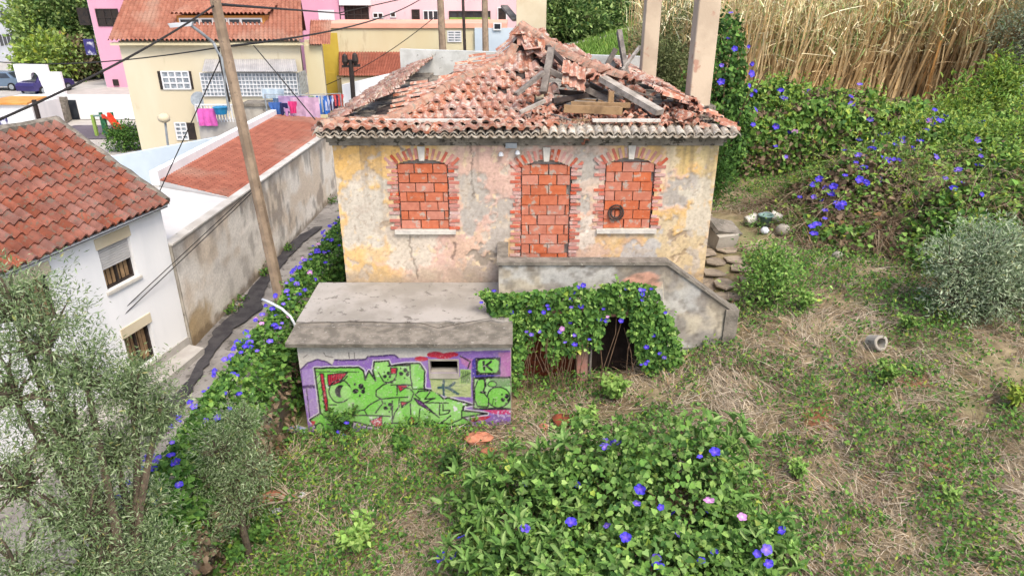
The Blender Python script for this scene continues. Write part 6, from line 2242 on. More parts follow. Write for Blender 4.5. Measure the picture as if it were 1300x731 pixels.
# green ground cover
NW = 120000
wx_, wy_ = rng.uniform(-4.8, 16, NW * 2), 5.0 + 18 * rng.random(NW * 2) ** 1.3
wz_ = terr(wx_, wy_)
d1 = fbm(wx_ * .7 + 11, wy_ * .7, 151) * .55 + fbm(wx_ * 2.6, wy_ * 2.6, 152) * .45
want = .1 + .9 * sstep(.42, .58, np.where((wx_ > 4.5) & (wy_ > 12.5), .03, 0) + d1 + np.where(wx_ < -.6, .07, 0) + np.where((wx_ < -2.0), .07, 0) + np.where((wx_ < -3.2), .06, 0) - np.where((wx_ > 3.5) & (wy_ < 12), .02, 0) + np.where((wy_ > 10.8) & (wx_ < 4), .03, 0) + np.where(wx_ > 7.5, .02, 0))
ok = free_ground(wx_, wy_) & in_view(wx_, wy_, wz_) & (rng.random(NW * 2) < want)
wx_, wy_, wz_, d1 = wx_[ok][:NW], wy_[ok][:NW], wz_[ok][:NW], d1[ok][:NW]
n = len(wx_)
h_ = np.abs(rng.normal(0, .10, n)) + .02 + sstep(.5, .66, d1) * .26 * rng.random(n)
pos = np.stack([wx_, wy_, wz_ + h_], 1)
lf = Leafage()
half = n * 2 // 3
lf.add(pos[:half], unit(rng.normal(0, .8, (half, 3)) + np.array([0, 0, .2])), unit(rng.normal(0, .4, (half, 3)) + np.array([0, -.2, 1])), .062, .8, palette(half, GL, .16), 'heart')
lf.add(pos[half:], unit(rng.normal(0, .6, (n - half, 3)) + np.array([0, 0, .7])), unit(rng.normal(0, .5, (n - half, 3)) + np.array([0, -.3, 1])), .085, .42, palette(n - half, GL + YG, .16), 'oval')
V, T, Cc = lf.arrays()
np_single('weeds', V, T, Cc, M['leaf'], 'low green weeds and ivy creeping over the garden', 'weeds', kind='stuff')

mb = MB()
for k in range(260):
    x_, y_ = R.uniform(-4.4, 12), R.uniform(6, 16)
    if not bool(free_ground(np.array([x_]), np.array([y_]))[0]): continue
    r_ = R.uniform(.015, .06)
    mb.blob((x_, y_, tz(x_, y_) + r_ * .6), r_, r_ * R.uniform(.6, 1), r_ * .7, k, 6, 4, .25)
single('gravel', mb, M['flag'], 'small pale stones scattered through the grass', 'stones', kind='stuff')
kq = 2600
yq = 19 + 15 * rng.random(kq)
xq = -8.96 + (yq - 17) * .0206 + np.abs(rng.normal(0, .16, kq)) + .03
okq = fbm(yq * .8, yq * 0, 161) > .56
yq, xq = yq[okq], xq[okq]
kq = len(xq)
lfq = Leafage().add(np.stack([xq, yq, ZS + np.abs(rng.normal(0, .12, kq))], 1), unit(rng.normal(0, .7, (kq, 3)) + np.array([0, 0, .7])), unit(rng.normal(0, .5, (kq, 3)) + np.array([0, -.2, 1])), .13, .5, palette(kq, GL + BR[:1], .16), 'oval')
V, T, Cc = lfq.arrays()
np_single('kerb_weeds', V, T, Cc, M['leaf'], 'weeds along the foot of the long street wall', 'weeds', kind='stuff')

# taller individual weeds
def weed_plant(u, v_, h, nst, cols, label, lw=.45, ll=.11, shape='oval', name='weed_plant'):
    p = on_ground(u, v_)
    t = thing(name, label, 'plant', p, 'tall weeds')
    mb, lf_ = MB(), Leafage()
    for s in range(nst):
        a = R.uniform(0, 6.28)
        rad = h * R.uniform(.15, .6)
        tip = p + Vector((math.cos(a) * rad, math.sin(a) * rad, h * R.uniform(.7, 1.05)))
        mid_ = p + (tip - p) * .5 + Vector((0, 0, h * .1))
        mb.tube([p, mid_, tip], [.009, .006, .003], 4, False)
        k = 16
        tt = rng.uniform(.25, 1.0, k)[:, None]
        pos_ = np.array(p[:]) * (1 - tt) + np.array(tip[:]) * tt + np.array([0, 0, h * .1]) * (4 * tt * (1 - tt))
        lf_.add(pos_, unit(rng.normal(0, 1, (k, 3)) + np.array([0, 0, .35])), unit(rng.normal(0, .35, (k, 3)) + np.array([0, -.2, 1])), ll, lw, palette(k, cols, .12), shape)
    part('stems', mb, M['stem'], t)
    leaf_part('leaves', lf_, t)
    return t


weed_plant(455, 700, .55, 26, LITE, 'bushy bright green weed at the bottom left of the shrub', .6, .12)
weed_plant(330, 690, .4, 22, GL, 'leafy ground weed left of the bright green bushy one', .7, .1)
weed_plant(300, 715, .4, 22, GL, 'leafy weed at the foot of the small olive tree', .7, .1)
weed_plant(575, 605, .55, 20, DG, 'dark leafy weed between the graffiti wall and the shrub', .5, .12)
weed_plant(780, 510, .6, 26, LITE, 'fresh green weed in front of the dark cellar opening', .6, .13)
weed_plant(745, 545, .5, 20, LITE, 'fresh green weed with long leaves below the landing pier', .5, .14)
weed_plant(1125, 490, .5, 16, LITE, 'small bright weed in the dry grass below the concrete pipe', .55, .11)
weed_plant(1285, 520, .5, 16, YG, 'yellowish weed at the right edge below the olive bush', .5, .12)
weed_plant(1020, 395, .5, 20, LITE, 'bright weed right of the leafy bush near the stairs', .55, .12)
weed_plant(1150, 420, .4, 14, LITE, 'small weed right of the concrete pipe', .55, .1)
weed_plant(880, 640, .3, 12, LITE, 'small weed hidden at the right flank of the shrub', .5, .1)
weed_plant(1010, 610, .35, 12, LITE, 'small weed in the straw right of the shrub', .5, .1)
weed_plant(1200, 640, .3, 12, LITE, 'small weed in the middle of the straw field', .5, .1)
weed_plant(510, 575, .4, 18, GL, 'ivy tuft at the foot of the graffiti wall', .8, .1, 'heart')
wv = weed_plant(438, 552, .75, 30, GL, 'leafy creeper climbing the left part of the graffiti wall', .8, .1, 'heart', 'creeper')
put_flowers(wv, [(P(u, v_, Y=11.75), (0, -1, .2)) for u, v_ in ((441, 536), (431, 546), (438, 551), (473, 558), (450, 559))], .055)
sf = on_ground(566, 549)

# fallen pale twigs
for (u, v_, lab) in ((375, 640, 'fan of pale fallen twigs on the left ground'), (800, 465, 'bundle of pale dry sticks before the cellar opening'), (935, 320, 'dry branch lying on the flagstone path')):
    p = on_ground(u, v_)
    mb = MB()
    for k in range(14):
        a = R.uniform(2.2, 4.0) if u == 375 else R.uniform(-.9, .3)
        l_ = R.uniform(.5, 1.1)
        mb.tube([p + Vector((0, 0, .1)), p + Vector((math.cos(a) * l_ * .5, math.sin(a) * l_ * .4, .22)), p + Vector((math.cos(a) * l_, math.sin(a) * l_ * .8, .1 + R.uniform(0, .15)))], [.012, .009, .004], 4, False)
    single('fallen_branch', mb, mat('pale_twig', C(186, 172, 148), C(160, 144, 120), 6, .9, .1), lab, 'branch', kind='stuff')

# ---- big foreground shrub
fs = thing('flowering_shrub', 'big leafy shrub overgrown with blue morning glory in the foreground', 'shrub', (1.6, 8.6, 0))
lf = Leafage()
LOB = [((2.85, 9.1, .85), (1.2, 1.15, 1.35)), ((1.55, 9.4, .7), (1.2, 1.2, 1.3)), ((.3, 9.1, .4), (1.3, 1.1, 1.05)), ((2.1, 7.7, .35), (1.9, .9, 1.1)), ((.4, 7.7, .2), (1.6, .9, .9)), ((3.5, 8.1, .2), (.8, .8, 1.2))]
surf = []
for i, (c, r) in enumerate(LOB):
    k = 3100 if i < 2 or i == 3 else 1900
    pos, nrm = lumpy(c, r, k * 2, 160 + i, .32)
    okk = pos[:, 2] > .05
    pos, nrm = pos[okk][:k], nrm[okk][:k]
    lf.add(pos, unit(nrm * .5 + rng.normal(0, .5, (len(pos), 3)) + np.array([0, -.1, -.3])), unit(nrm + rng.normal(0, .38, (len(pos), 3)) + np.array([0, 0, .4])), .098, .88, palette(len(pos), GL + FORE + LITE, .16), 'heart')
    surf.append((pos, nrm))
    # inner dark stuff to close the volume
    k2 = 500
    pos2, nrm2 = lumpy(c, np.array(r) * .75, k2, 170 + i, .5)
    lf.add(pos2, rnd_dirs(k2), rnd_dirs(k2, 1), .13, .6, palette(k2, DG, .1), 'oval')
# rosettes of long leaves
long_me = []
for j in range(4):
    V, Fc, Cc = leaves(np.zeros((1, 3)), np.array([[0, 1.0, .45]]), np.array([[0, -.4, 1.0]]), 1.0, .27, palette(1, FORE, .1), 'long')
    out, dr_ = LEAF_SHAPES['long']
    me = bpy.data.meshes.new('leaf')
    mid = [(0, a, h + .06) for a, h in ((0, 0), (.35, .02), (.72, -.06))]
    pts3 = [(b * .3, a, h) for (a, b), h in zip(out, [0, .09, .02, -.2, .02, .09, 0])]
    allv = pts3 + [(0, .0, -.01), (0, .35, .03), (0, .72, -.06)]
    fcs = [(0, 7, 8, 1), (1, 8, 9, 2), (2, 9, 3), (7, 6, 5, 8), (8, 5, 4, 9), (9, 4, 3)]
    me.from_pydata(allv, [], fcs)
    ca = me.color_attributes.new("Col", 'FLOAT_COLOR', 'POINT')
    cc_ = FORE[j]
    for q in range(len(allv)): ca.data[q].color = (*[x_ * (1.12 if q >= 7 else 1) for x_ in cc_], 1)
    me.materials.append(M['leaf'])
    long_me.append(me)
nleaf = 0
ROS = [(u_, v_) for u_, v_ in ((560, 690), (590, 670), (620, 655), (600, 720), (640, 700), (570, 650), (655, 605), (625, 590), (690, 575), (650, 570), (720, 565), (740, 555), (900, 545), (925, 535), (945, 560), (970, 550),
                               (985, 570), (960, 535), (880, 555), (1000, 590), (1005, 640), (990, 700), (1010, 720), (780, 720), (700, 690), (730, 650), (660, 660), (610, 615), (580, 560 + 50), (560, 725), (690, 725), (640, 640))]
for (u_, v_) in ROS:
    # nearest skin point of the shrub along that line of sight
    best, bd = None, 1e9
    for pos, nrm in surf:
        uu, vv = proj(pos[:, 0], pos[:, 1], pos[:, 2])
        dd = np.hypot(uu - u_, vv - v_) + pos[:, 1] * 3
        j = int(dd.argmin())
        if dd[j] < bd: best, bd, bn = pos[j], dd[j], nrm[j]
    p = Vector(best) + Vector(bn) * .08
    axis = (Vector(bn) + Vector((0, 0, 1.0))).normalized()
    qa = axis.to_track_quat('Z', 'Y')
    nl = 9
    for k in range(nl):
        a = 2 * math.pi * k / nl + R.uniform(-.3, .3)
        tilt = R.uniform(.15, .75) if k % 2 else R.uniform(.6, 1.15)
        q = qa @ Euler((0, 0, a)).to_quaternion() @ Euler((tilt, 0, 0)).to_quaternion()
        s = R.uniform(.2, .3)
        if nleaf < 295:
            piece('leaf', long_me[R.randrange(4)], fs, p, q, (s, s, s))
            nleaf += 1
kx = 1500
for (u0, u1, v0, v1, k) in ((545, 720, 590, 731, 900), (880, 1010, 530, 600, 300), (930, 1020, 600, 731, 300)):
    for pos, nrm in surf:
        uu, vv = proj(pos[:, 0], pos[:, 1], pos[:, 2])
        okk = (uu > u0) & (uu < u1) & (vv > v0) & (vv < v1)
        if okk.sum() < 5: continue
        pp, nn = pos[okk], nrm[okk]
        j = rng.integers(0, len(pp), k // 4)
        lf.add(pp[j] + nn[j] * .05, unit(nn[j] * .6 + rng.normal(0, .7, (len(j), 3)) + np.array([0, 0, .5])), unit(rng.normal(0, .4, (len(j), 3)) + np.array([0, -.3, 1])), .23, .26, palette(len(j), FORE, .12), 'long')
for pos, nrm in surf:
    sprays(lf, pos, nrm, 70, .3, .12, .85, GL + LITE, 'heart')
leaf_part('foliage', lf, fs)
mb = MB()
for (c, r) in LOB:
    limbs(mb, (c[0], c[1], -.1), [(c[0] + R.uniform(-.7, .7) * r[0], c[1] + R.uniform(-.7, .7) * r[1], c[2] + R.uniform(.2, .7) * r[2]) for _ in range(7)], .03, R, 5)
part('stems', mb, M['stem'], fs)
FL = [(763, 575), (768, 568), (676, 615), (726, 575 + 45), (815, 620), (812, 640), (838, 637), (855, 664), (886, 585), (902, 580), (900, 630), (906, 655), (940, 642), (965, 695), (968, 712), (958, 700), (725, 672), (730, 700),
      (796, 690), (830, 715), (838, 718), (884, 714), (548, 722), (590, 690), (583, 712), (863, 690), (900, 705), (982, 675), (665, 681), (666, 553 + 130), (785, 570), (780, 545 + 25), (942, 660), (770, 660)]
spots = []
for (u_, v_) in FL:
    best, bd = None, 1e9
    for pos, nrm in surf:
        uu, vv = proj(pos[:, 0], pos[:, 1], pos[:, 2])
        dd = np.hypot(uu - u_, vv - v_) + pos[:, 1] * 3
        j = int(dd.argmin())
        if dd[j] < bd: best, bd, bn = pos[j], dd[j], nrm[j]
    spots.append((Vector(best) + Vector(bn) * .09, bn))
put_flowers(fs, spots, .088)

# ---- vine hanging over the landing
vn = thing('landing_vine', 'blue-flowering vine hanging over the landing and cellar opening', 'vine', (1.5, LY - .1, .4))
lf = Leafage()
spots_v = []


def curtain(u0, u1, vtop, vbot, n, Y_, dens_seed, lim=None):
    u = rng.uniform(u0, u1, n)
    tpos = rng.random(n) ** 1.15
    vt = np.interp(u, [q[0] for q in vtop], [q[1] for q in vtop])
    vb = np.interp(u, [q[0] for q in vbot], [q[1] for q in vbot])
    vb = vb + (fbm(u * .07, u * 0, dens_seed) - .5) * 50
    v_ = vt + (vb - vt) * tpos
    Y = Y_ - .12 - .25 * rng.random(n) * (1 - tpos * .6) - .25 * fbm(u * .04, v_ * .04, dens_seed + 3)
    o = (365.5 - v_) / F
    t = Y / (CP + o * SP)
    pts_ = np.stack([(u - 650) / F * t, Y, CAMZ + (-SP + o * CP) * t], 1)
    keep_ = pts_[:, 2] > .15
    return pts_[keep_]


pts_ = np.concatenate([curtain(612, 748, [(612, 372), (650, 372), (700, 368), (725, 362), (748, 368)], [(612, 385), (640, 430), (650, 470), (680, 435), (715, 465), (748, 430)], 2200, LY, 181),
                       curtain(745, 860, [(745, 372), (770, 362), (800, 358), (830, 362), (860, 420)], [(745, 420), (760, 435), (780, 400), (800, 395), (810, 450), (860, 495)], 2000, LY, 185),
                       curtain(800, 865, [(800, 370), (830, 380), (865, 440)], [(800, 430), (830, 490), (865, 500)], 900, LY, 188),
                       curtain(644, 664, [(640, 380), (668, 380)], [(640, 500), (668, 470)], 600, LY - .1, 189)])
n = len(pts_)
lf.add(pts_, unit(rng.normal(0, .5, (n, 3)) + np.array([0, -.3, -.7])), unit(rng.normal(0, .35, (n, 3)) + np.array([0, -1, .4])), .1, .88, palette(n, GL, .15), 'heart')
sprays(lf, pts_, np.repeat(np.array([[0, -1.0, .2]]), len(pts_), 0), 260, .3, .1, .88, GL + LITE, 'heart')
leaf_part('foliage', lf, vn)
mb = MB()
for k in range(34):
    u = R.uniform(655, 735) if k < 26 else R.uniform(750, 830)
    p0, p1 = P(u, R.uniform(380, 420), Y=LY - .1), P(u + R.uniform(-30, 20), R.uniform(470, 520), Y=LY - .35)
    mb.tube([p0, (p0 + p1) / 2 + Vector((R.gauss(0, .15), -.1, R.gauss(0, .1))), p1], .009, 4, False)
part('stems', mb, M['stem'], vn)
put_flowers(vn, [(P(u, v_, Y=LY - .42), (0, -1, .3)) for u, v_ in ((627, 368), (611, 384), (642, 385), (650, 396), (672, 395), (697, 392), (694, 388), (690, 396), (734, 365), (730, 372), (740, 362), (723, 380), (725, 390), (738, 388),
                                                             (668, 420), (675, 425), (684, 421), (711, 420), (714, 417), (729, 425), (716, 433), (730, 437), (725, 410), (766, 392), (770, 402), (769, 406), (784, 374), (795, 367), (788, 406),
                                                             (815, 380), (818, 385), (814, 373), (817, 368), (826, 366), (843, 397), (813, 368), (830, 425), (820, 440), (836, 447), (843, 453), (819, 460), (813, 462), (822, 458), (850, 475), (748, 430), (760, 405))], .06)

# ---- vine mound on the right: a surface over the rising ground
def mound(x, y):
    h = np.zeros_like(x)
    for (cx_, cy_, hh, rx_, ry_) in ((10.9, 19.5, 1.5, 2.4, 1.9), (9.2, 17.6, .75, 1.3, 1.1), (13.2, 21.0, 1.25, 2.8, 2.4), (12.0, 16.8, 1.3, 1.6, 1.2), (14.6, 17.8, 1.4, 2.2, 1.8), (17.0, 22.0, 1.0, 3.0, 2.6)):
        h = np.maximum(h, hh * np.exp(-(((x - cx_) / rx_) ** 2 + ((y - cy_) / ry_) ** 2) ** 1.6))
    wall_ = np.clip(5.0 - terr(x, y), .6, 2.2) * .82 * sstep(22.6, 23.4, y) * sstep(26.5, 25.5, y) * sstep(5.8, 6.6, x) * sstep(14.5, 12.5, x)
    h = np.maximum(h, wall_)
    return h * 1.25 * (.36 + 1.22 * fbm(x * .75, y * .75, 201)) + .12 * (fbm(x * 3, y * 3, 202) - .4) * (h > .15)


def scatter_mound(n, box):
    x = rng.uniform(box[0], box[1], n * 9)
    y = rng.uniform(box[2], box[3], n * 9)
    e = .12
    h = mound(x, y)
    gx_ = (mound(x + e, y) - mound(x - e, y)) / (2 * e)
    gy_ = (mound(x, y + e) - mound(x, y - e)) / (2 * e)
    area = np.sqrt(1 + gx_ ** 2 + gy_ ** 2)
    ok = (h > .22) & (rng.random(n * 9) < np.clip(area / 5.0, .2, 1))
    x, y, h, gx_, gy_ = [a[ok][:n] for a in (x, y, h, gx_, gy_)]
    k = len(x)
    pos = np.stack([x, y, terr(x, y) + h - rng.random(k) ** 2 * .35], 1) + rng.normal(0, .05, (k, 3))
    pos[:, 1] += np.where(np.abs(gy_) > 2, rng.normal(0, .12, k), 0)
    return pos, unit(np.stack([-gx_, -gy_, np.ones(k)], 1)), h


mv = thing('vine_mound', 'sprawling mound of blue-flowering vine and dead stems right of the house', 'vine', (11, 19, 2.6))
pos, nrm, h = scatter_mound(36000, (5.5, 20, 14.5, 27))
n = len(pos)
cols = palette(n, GL + LITE + YG[:1], .16)
fr_ = (nrm[:, 1] < -.35) & (pos[:, 1] < 22)
dryk = (fr_ & (h < 1.0) & (rng.random(n) < .7)) | (rng.random(n) < .10) | ((fbm(pos[:, 0] * .8, pos[:, 1] * .8, 205) > .57) & (rng.random(n) < .7))
cols[dryk] = palette(int(dryk.sum()), BR, .15)
lf = Leafage().add(pos, unit(nrm * .4 + rng.normal(0, .6, (n, 3)) - np.array([0, .1, .2])), unit(nrm + rng.normal(0, .4, (n, 3))), .15, .8, cols, 'heart')
sprays(lf, pos[h > 1.0], nrm[h > 1.0], 1300, .6, .15, .7, LITE + GL + YG, 'heart', 8)
sprays(lf, pos[h > .7], nrm[h > .7], 350, 1.0, .2, .3, YG + LITE, 'long', 9)
kw = 9000                                                # upright face of the overgrown boundary wall
xw_ = rng.uniform(6.0, 13.6, kw)
tw_ = rng.random(kw) ** .7
yw_ = 22.75 + .5 * fbm(xw_ * .8, tw_ * 2, 209) + rng.normal(0, .12, kw)
gw_ = terr(xw_, yw_)
pw = np.stack([xw_, yw_, gw_ + .2 + np.clip(5.0 - gw_, .6, 2.2) * tw_ * (.75 + .4 * fbm(xw_ * .6, xw_ * 0, 210))], 1)
cw_ = palette(kw, GL + LITE + YG[:1], .15)
dk = (rng.random(kw) < .6 - .75 * tw_) | ((fbm(xw_ * 1.1, tw_ * 3, 211) > .62) & (rng.random(kw) < .6))
cw_[dk] = palette(int(dk.sum()), BR, .15)
lf.add(pw, unit(rng.normal(0, .6, (kw, 3)) - np.array([0, .4, .4])), unit(rng.normal(0, .4, (kw, 3)) + np.array([0, -1, .3])), .16, .8, cw_, 'heart')
leaf_part('foliage', lf, mv)
# dead stems spilling down its front
k = 13000
x = rng.uniform(6.8, 16, k * 8)
y = rng.uniform(14.8, 20.5, k * 8)
h = mound(x, y)
ok = (h > .1) & (h < 1.5) & (fbm(x * .7, y * .7, 207) > .4)
x, y, h = x[ok][:k], y[ok][:k], h[ok][:k]
k = len(x)
s_ = np.stack([x, y, terr(x, y) + h * rng.uniform(.6, 1.12, k)], 1)
V, Fq, Cc = strands(k, s_, np.stack([rng.normal(0, .8, k), rng.normal(-.3, .6, k), rng.normal(-.1, .7, k)], 1), .8, .016, palette(k, BR + ST[1:2], .15), .5, 4)
np_part('dead_stems', V, Fq, Cc, M['straw'], mv, kind='stuff')
spots = []
pp, nn, hh = scatter_mound(5000, (6, 19, 15, 26))
uu, vv = proj(pp[:, 0], pp[:, 1], pp[:, 2])
# flowers crowd on the upper left flank of the mound
FLM = [(1035, 262), (1040, 280), (1052, 268), (1060, 255), (1022, 285), (1050, 240), (1068, 235), (1078, 228), (1085, 218), (1095, 222), (1112, 205), (1120, 200), (1130, 198), (1139, 195), (1118, 212), (1110, 185), (1095, 190), (1160, 193),
       (1168, 197), (1190, 162), (1182, 158), (1195, 165), (1186, 150), (1160, 175), (1150, 180), (1240, 208), (1215, 215), (1248, 165), (1090, 150), (1062, 133), (1018, 125), (992, 124), (1005, 127), (995, 168), (1003, 175), (1008, 172), (990, 196),
       (977, 150), (1075, 145), (1125, 172), (1100, 200), (1065, 258), (1030, 248), (1135, 205), (1210, 250), (1222, 252), (1250, 200), (1170, 150), (1205, 145), (1080, 205), (1028, 300), (1105, 225), (1090, 232), (1000, 125)]
for (u_, v_) in FLM:
    for rep in range(2):
        dd = np.hypot(uu - u_ - R.uniform(-12, 12), vv - v_ - R.uniform(-10, 10)) + pp[:, 1] * 1.0
        j = int(dd.argmin())
        spots.append((Vector(pp[j]) + Vector(nn[j]) * .12, nn[j]))
for k in range(45):
    j = R.randrange(len(pp))
    if hh[j] > .6: spots.append((Vector(pp[j]) + Vector(nn[j]) * .12, nn[j]))
put_flowers(mv, spots, .115)

# climber column beside the back of the house
cv = thing('climbing_vine', 'tall column of blue-flowering climber behind the right house corner', 'vine', (7.0, 22, 2.5))
lf = Leafage()
surf2 = []
for i, (c, r, k) in enumerate((((6.3, 21.8, 6.2), (.95, .9, 1.9), 3200), ((6.5, 22.0, 4.2), (1.1, .9, 1.6), 2600), ((7.0, 23.0, 3.6), (1.0, .8, 1.2), 1500))):
    pos, nrm = lumpy(c, r, k, 220 + i, .4)
    lf.add(pos, unit(nrm * .4 + rng.normal(0, .6, (k, 3)) - np.array([0, 0, .3])), unit(nrm + rng.normal(0, .4, (k, 3))), .13, .8, palette(k, GL + DG, .15), 'heart')
    surf2.append((pos, nrm))
leaf_part('foliage', lf, cv)
mb = MB()
for k in range(14):
    a = Vector((6.4 + R.gauss(0, .3), 22 + R.gauss(0, .3), 2.3))
    mb.tube([a, a + Vector((R.gauss(0, .3), R.gauss(0, .2), 2)), a + Vector((R.gauss(0, .5), R.gauss(0, .3), 4.2))], [.04, .03, .012], 5, False)
part('stems', mb, M['stem'], cv)
pos, nrm = np.concatenate([s[0] for s in surf2]), np.concatenate([s[1] for s in surf2])
uu, vv = proj(pos[:, 0], pos[:, 1], pos[:, 2])
spots = []
for (u_, v_) in ((926, 22), (909, 32), (905, 48), (930, 63), (942, 62), (921, 54), (953, 76), (962, 82), (963, 90), (918, 85), (946, 108), (949, 122), (915, 106), (958, 115), (904, 76), (965, 118), (950, 160), (965, 140)):
    dd = np.hypot(uu - u_, vv - v_) + pos[:, 1] * 4
    j = int(dd.argmin())
    spots.append((Vector(pos[j]) + Vector(nrm[j]) * .1, nrm[j]))
put_flowers(cv, spots, .11)

# dark evergreen bush at the house corner, leafy bush by the path, sapling by the bin
tree('evergreen_bush', 'dense dark green bush against the right side of the house', 'bush', (5.7, 20.5, 2.4), .8, [((5.9, 20.8, 3.5), (.95, .9, 1.1)), ((5.5, 20.9, 4.1), (.7, .8, .9))], 420, 12, .11, .45,
     [C(70, 112, 48, .55), C(54, 92, 40, .55), C(96, 140, 62, .55)], 'oval', .05, seed=31, spread=.11, twigs=30)
q = on_ground(985, 400)
tree('leafy_bush', 'light green leafy bush beside the flagstone path', 'bush', (q.x, q.y + .3, q.z), .3, [((q.x + .05, q.y + .4, q.z + .45), (.85, .7, .55)), ((q.x + .05, q.y + .8, q.z + .9), (.55, .5, .5))], 95, 13, .1, .5,
     LITE + GL, 'oval', .03, seed=33, spread=.2, twigs=30)
q = P(1200, 150, z=4.2)
tree('sapling_thicket', 'bright yellow-green sapling thicket beside the wheelie bin', 'bush', (q.x, 24.6, tz(q.x, 24.6)), .6,
     [((q.x + .2, 24.6, tz(q.x, 24.6) + 1.15), (1.5, .8, .9)), ((q.x - 1.2, 24.0, tz(q.x, 24) + .7), (1.3, .8, .7)), ((q.x + .8, 24.8, tz(q.x, 24.6) + 1.7), (.8, .6, .9))], 110, 11, .2, .28, YG + LITE, 'long', .04, seed=35, spread=.2, twigs=30, up=.1)
q = P(1170, 205, z=3.6)
tree('sapling_thicket', 'yellow-green saplings growing through the vine mound', 'bush', (q.x, q.y, tz(q.x, q.y)), .6, [((q.x, q.y, tz(q.x, q.y) + 1.5), (1.7, 1.2, .6)), ((q.x + 2.2, q.y - .5, tz(q.x + 2, q.y) + 1.2), (1.2, 1.0, .6))], 75, 10, .17, .35, YG + LITE, 'oval', .03, seed=36, spread=.2, twigs=30)
for (u_, v_, lab, sd_) in ((1270, 270, 'tangle of green creeper above the olive bush at the right edge', 41), (1230, 250, 'loose green creeper left of the edge creeper', 42), (1285, 185, 'green weed clump below the wheelie bin', 43)):
    q = P(u_, v_, z=3.9 if v_ > 200 else 4.0)
    zz = tz(q.x, q.y)
    tree('creeper_clump', lab, 'bush', (q.x, q.y, zz), .2, [((q.x, q.y, zz + .5), (1.6, 1.2, .7))], 130, 11, .13, .75, GL + LITE, 'heart', .02, seed=sd_, spread=.2, twigs=30)

# ---- reed bed
reeds = thing('reed_bed', 'tall dense bed of dry golden reeds on the slope', 'reeds', (16, 32, 4.3))
k = 11000
x = rng.uniform(6.2, 34, k)
y = 29.0 + rng.random(k) ** 1.2 * 9 + .9 * np.sin(x * .5) - .12 * (x - 15)
z0_ = terr(x, y)
tops = 3.6 + 1.3 * fbm(x * .4, y * .4, 231) + rng.normal(0, .4, k) + np.clip((x - 9) * .05, -.2, .4)
lean = np.stack([rng.normal(.06, .1, k), rng.normal(-.06, .1, k), np.ones(k)], 1)
s_ = np.stack([x, y, z0_], 1)
RC = [C(196, 168, 124, 1.0), C(176, 148, 106, 1.0), C(212, 188, 146, 1.0), C(150, 124, 90, .95)]
RL = [C(226, 212, 172, 1.15), C(214, 198, 154, 1.15), C(236, 228, 198, 1.15), C(190, 196, 140, 1.05)]
RGc = [C(150, 174, 112, .95), C(128, 158, 96, .95)]
g1 = strands(k, s_, lean, 1.0, .026, palette(k, RC, .14), .06, 2)
d_ = unit(lean)
# scale stalks by their own height
V = g1[0].reshape(k, -1, 3)
V = s_[:, None, :] + (V - s_[:, None, :]) * tops[:, None, None]
g1 = (V.reshape(-1, 3), g1[1], g1[2])
nl = 70000
j = rng.integers(0, k, nl)
tt = rng.random(nl) ** .75
pl = s_[j] + d_[j] * (tops[j] * tt)[:, None] + rng.normal(0, .08, (nl, 3))
cl = palette(nl, RL, .13)
gsel = (rng.random(nl) < .16 + .35 * (fbm(pl[:, 0] * .5, pl[:, 2] * .5, 233) > .56)) & (tt > .45)
cl[gsel] = palette(int(gsel.sum()), RGc, .12)
low = tt < .4
cl[low] = palette(int(low.sum()), RC, .15)
g2 = strands(nl, pl, np.stack([rng.normal(0, .42, nl), rng.normal(-.2, .42, nl), rng.normal(.75, .4, nl)], 1), .75, .034, cl, .4, 3)
ng = 2600
jg = rng.integers(0, k, ng)
tg = rng.uniform(.5, 1.0, ng)
pg = s_[jg] + d_[jg] * (tops[jg] * tg)[:, None]
g3 = strands(ng, pg, np.stack([rng.normal(0, .6, ng), rng.normal(-.3, .5, ng), rng.normal(.8, .3, ng)], 1), 1.0, .07, palette(ng, RGc + RL[2:], .12), .5, 4)
V, Fq, Cc = join_arrays([g1, g2, g3])
np_part('canes', V, Fq, Cc, M['straw'], reeds, kind='stuff')
q = P(930, 12, Y=33)
pm = thing('fan_palm', 'low strap-leaved palm behind the climber at the top', 'palm', (8.2, 33, tz(8.2, 33)))
k = 260
c0_ = np.array([q.x, 33.0, q.z - .3])
dd = rnd_dirs(k, .1)
V, Fq, Cc = strands(k, np.repeat(c0_[None], k, 0), dd, 1.6, .07, palette(k, [C(150, 146, 112, .6), C(110, 104, 78, .6), C(60, 58, 48, .6)], .15), .5, 4)
np_part('fronds', V, Fq, Cc, M['straw'], pm, kind='stuff')
part('trunk', MB().tube([(q.x, 33, tz(8.2, 33) - .2), (q.x, 33, q.z - .2)], .2, 8), M['bark'], pm)

# ---- grass meadow and trees behind the house, trees on the terrace
k = 26000
x = rng.uniform(2, 22, k)
y = rng.uniform(36, 76, k)
V, Fq, Cc = strands(k, np.stack([x, y, terr(x, y)], 1), np.stack([rng.normal(0, .4, k), rng.normal(0, .4, k), np.ones(k)], 1), .5, .09, palette(k, [C(134, 178, 76, .6), C(116, 158, 64, .6), C(160, 190, 100, .6)], .14), .2, 2)
np_single('meadow_grass', V, Fq, Cc, M['leaf'], 'bright green meadow grass behind the ruined house', 'grass', kind='stuff')
a_, b_ = P(735, 46, Y=60), P(812, 33, Y=66)
single('dirt_track', MB().prism([(3.5, 58.2, tz(4, 59) + .25), (3.5, 60.4, tz(4, 60) + .3), (16, 66, tz(16, 66) + .3), (16, 63, tz(16, 63) + .25)], (0, 0, .03)), M['pavement'], kind='structure')
LT = [C(136, 164, 92, .85), C(112, 142, 76, .85), C(164, 186, 118, .85)]
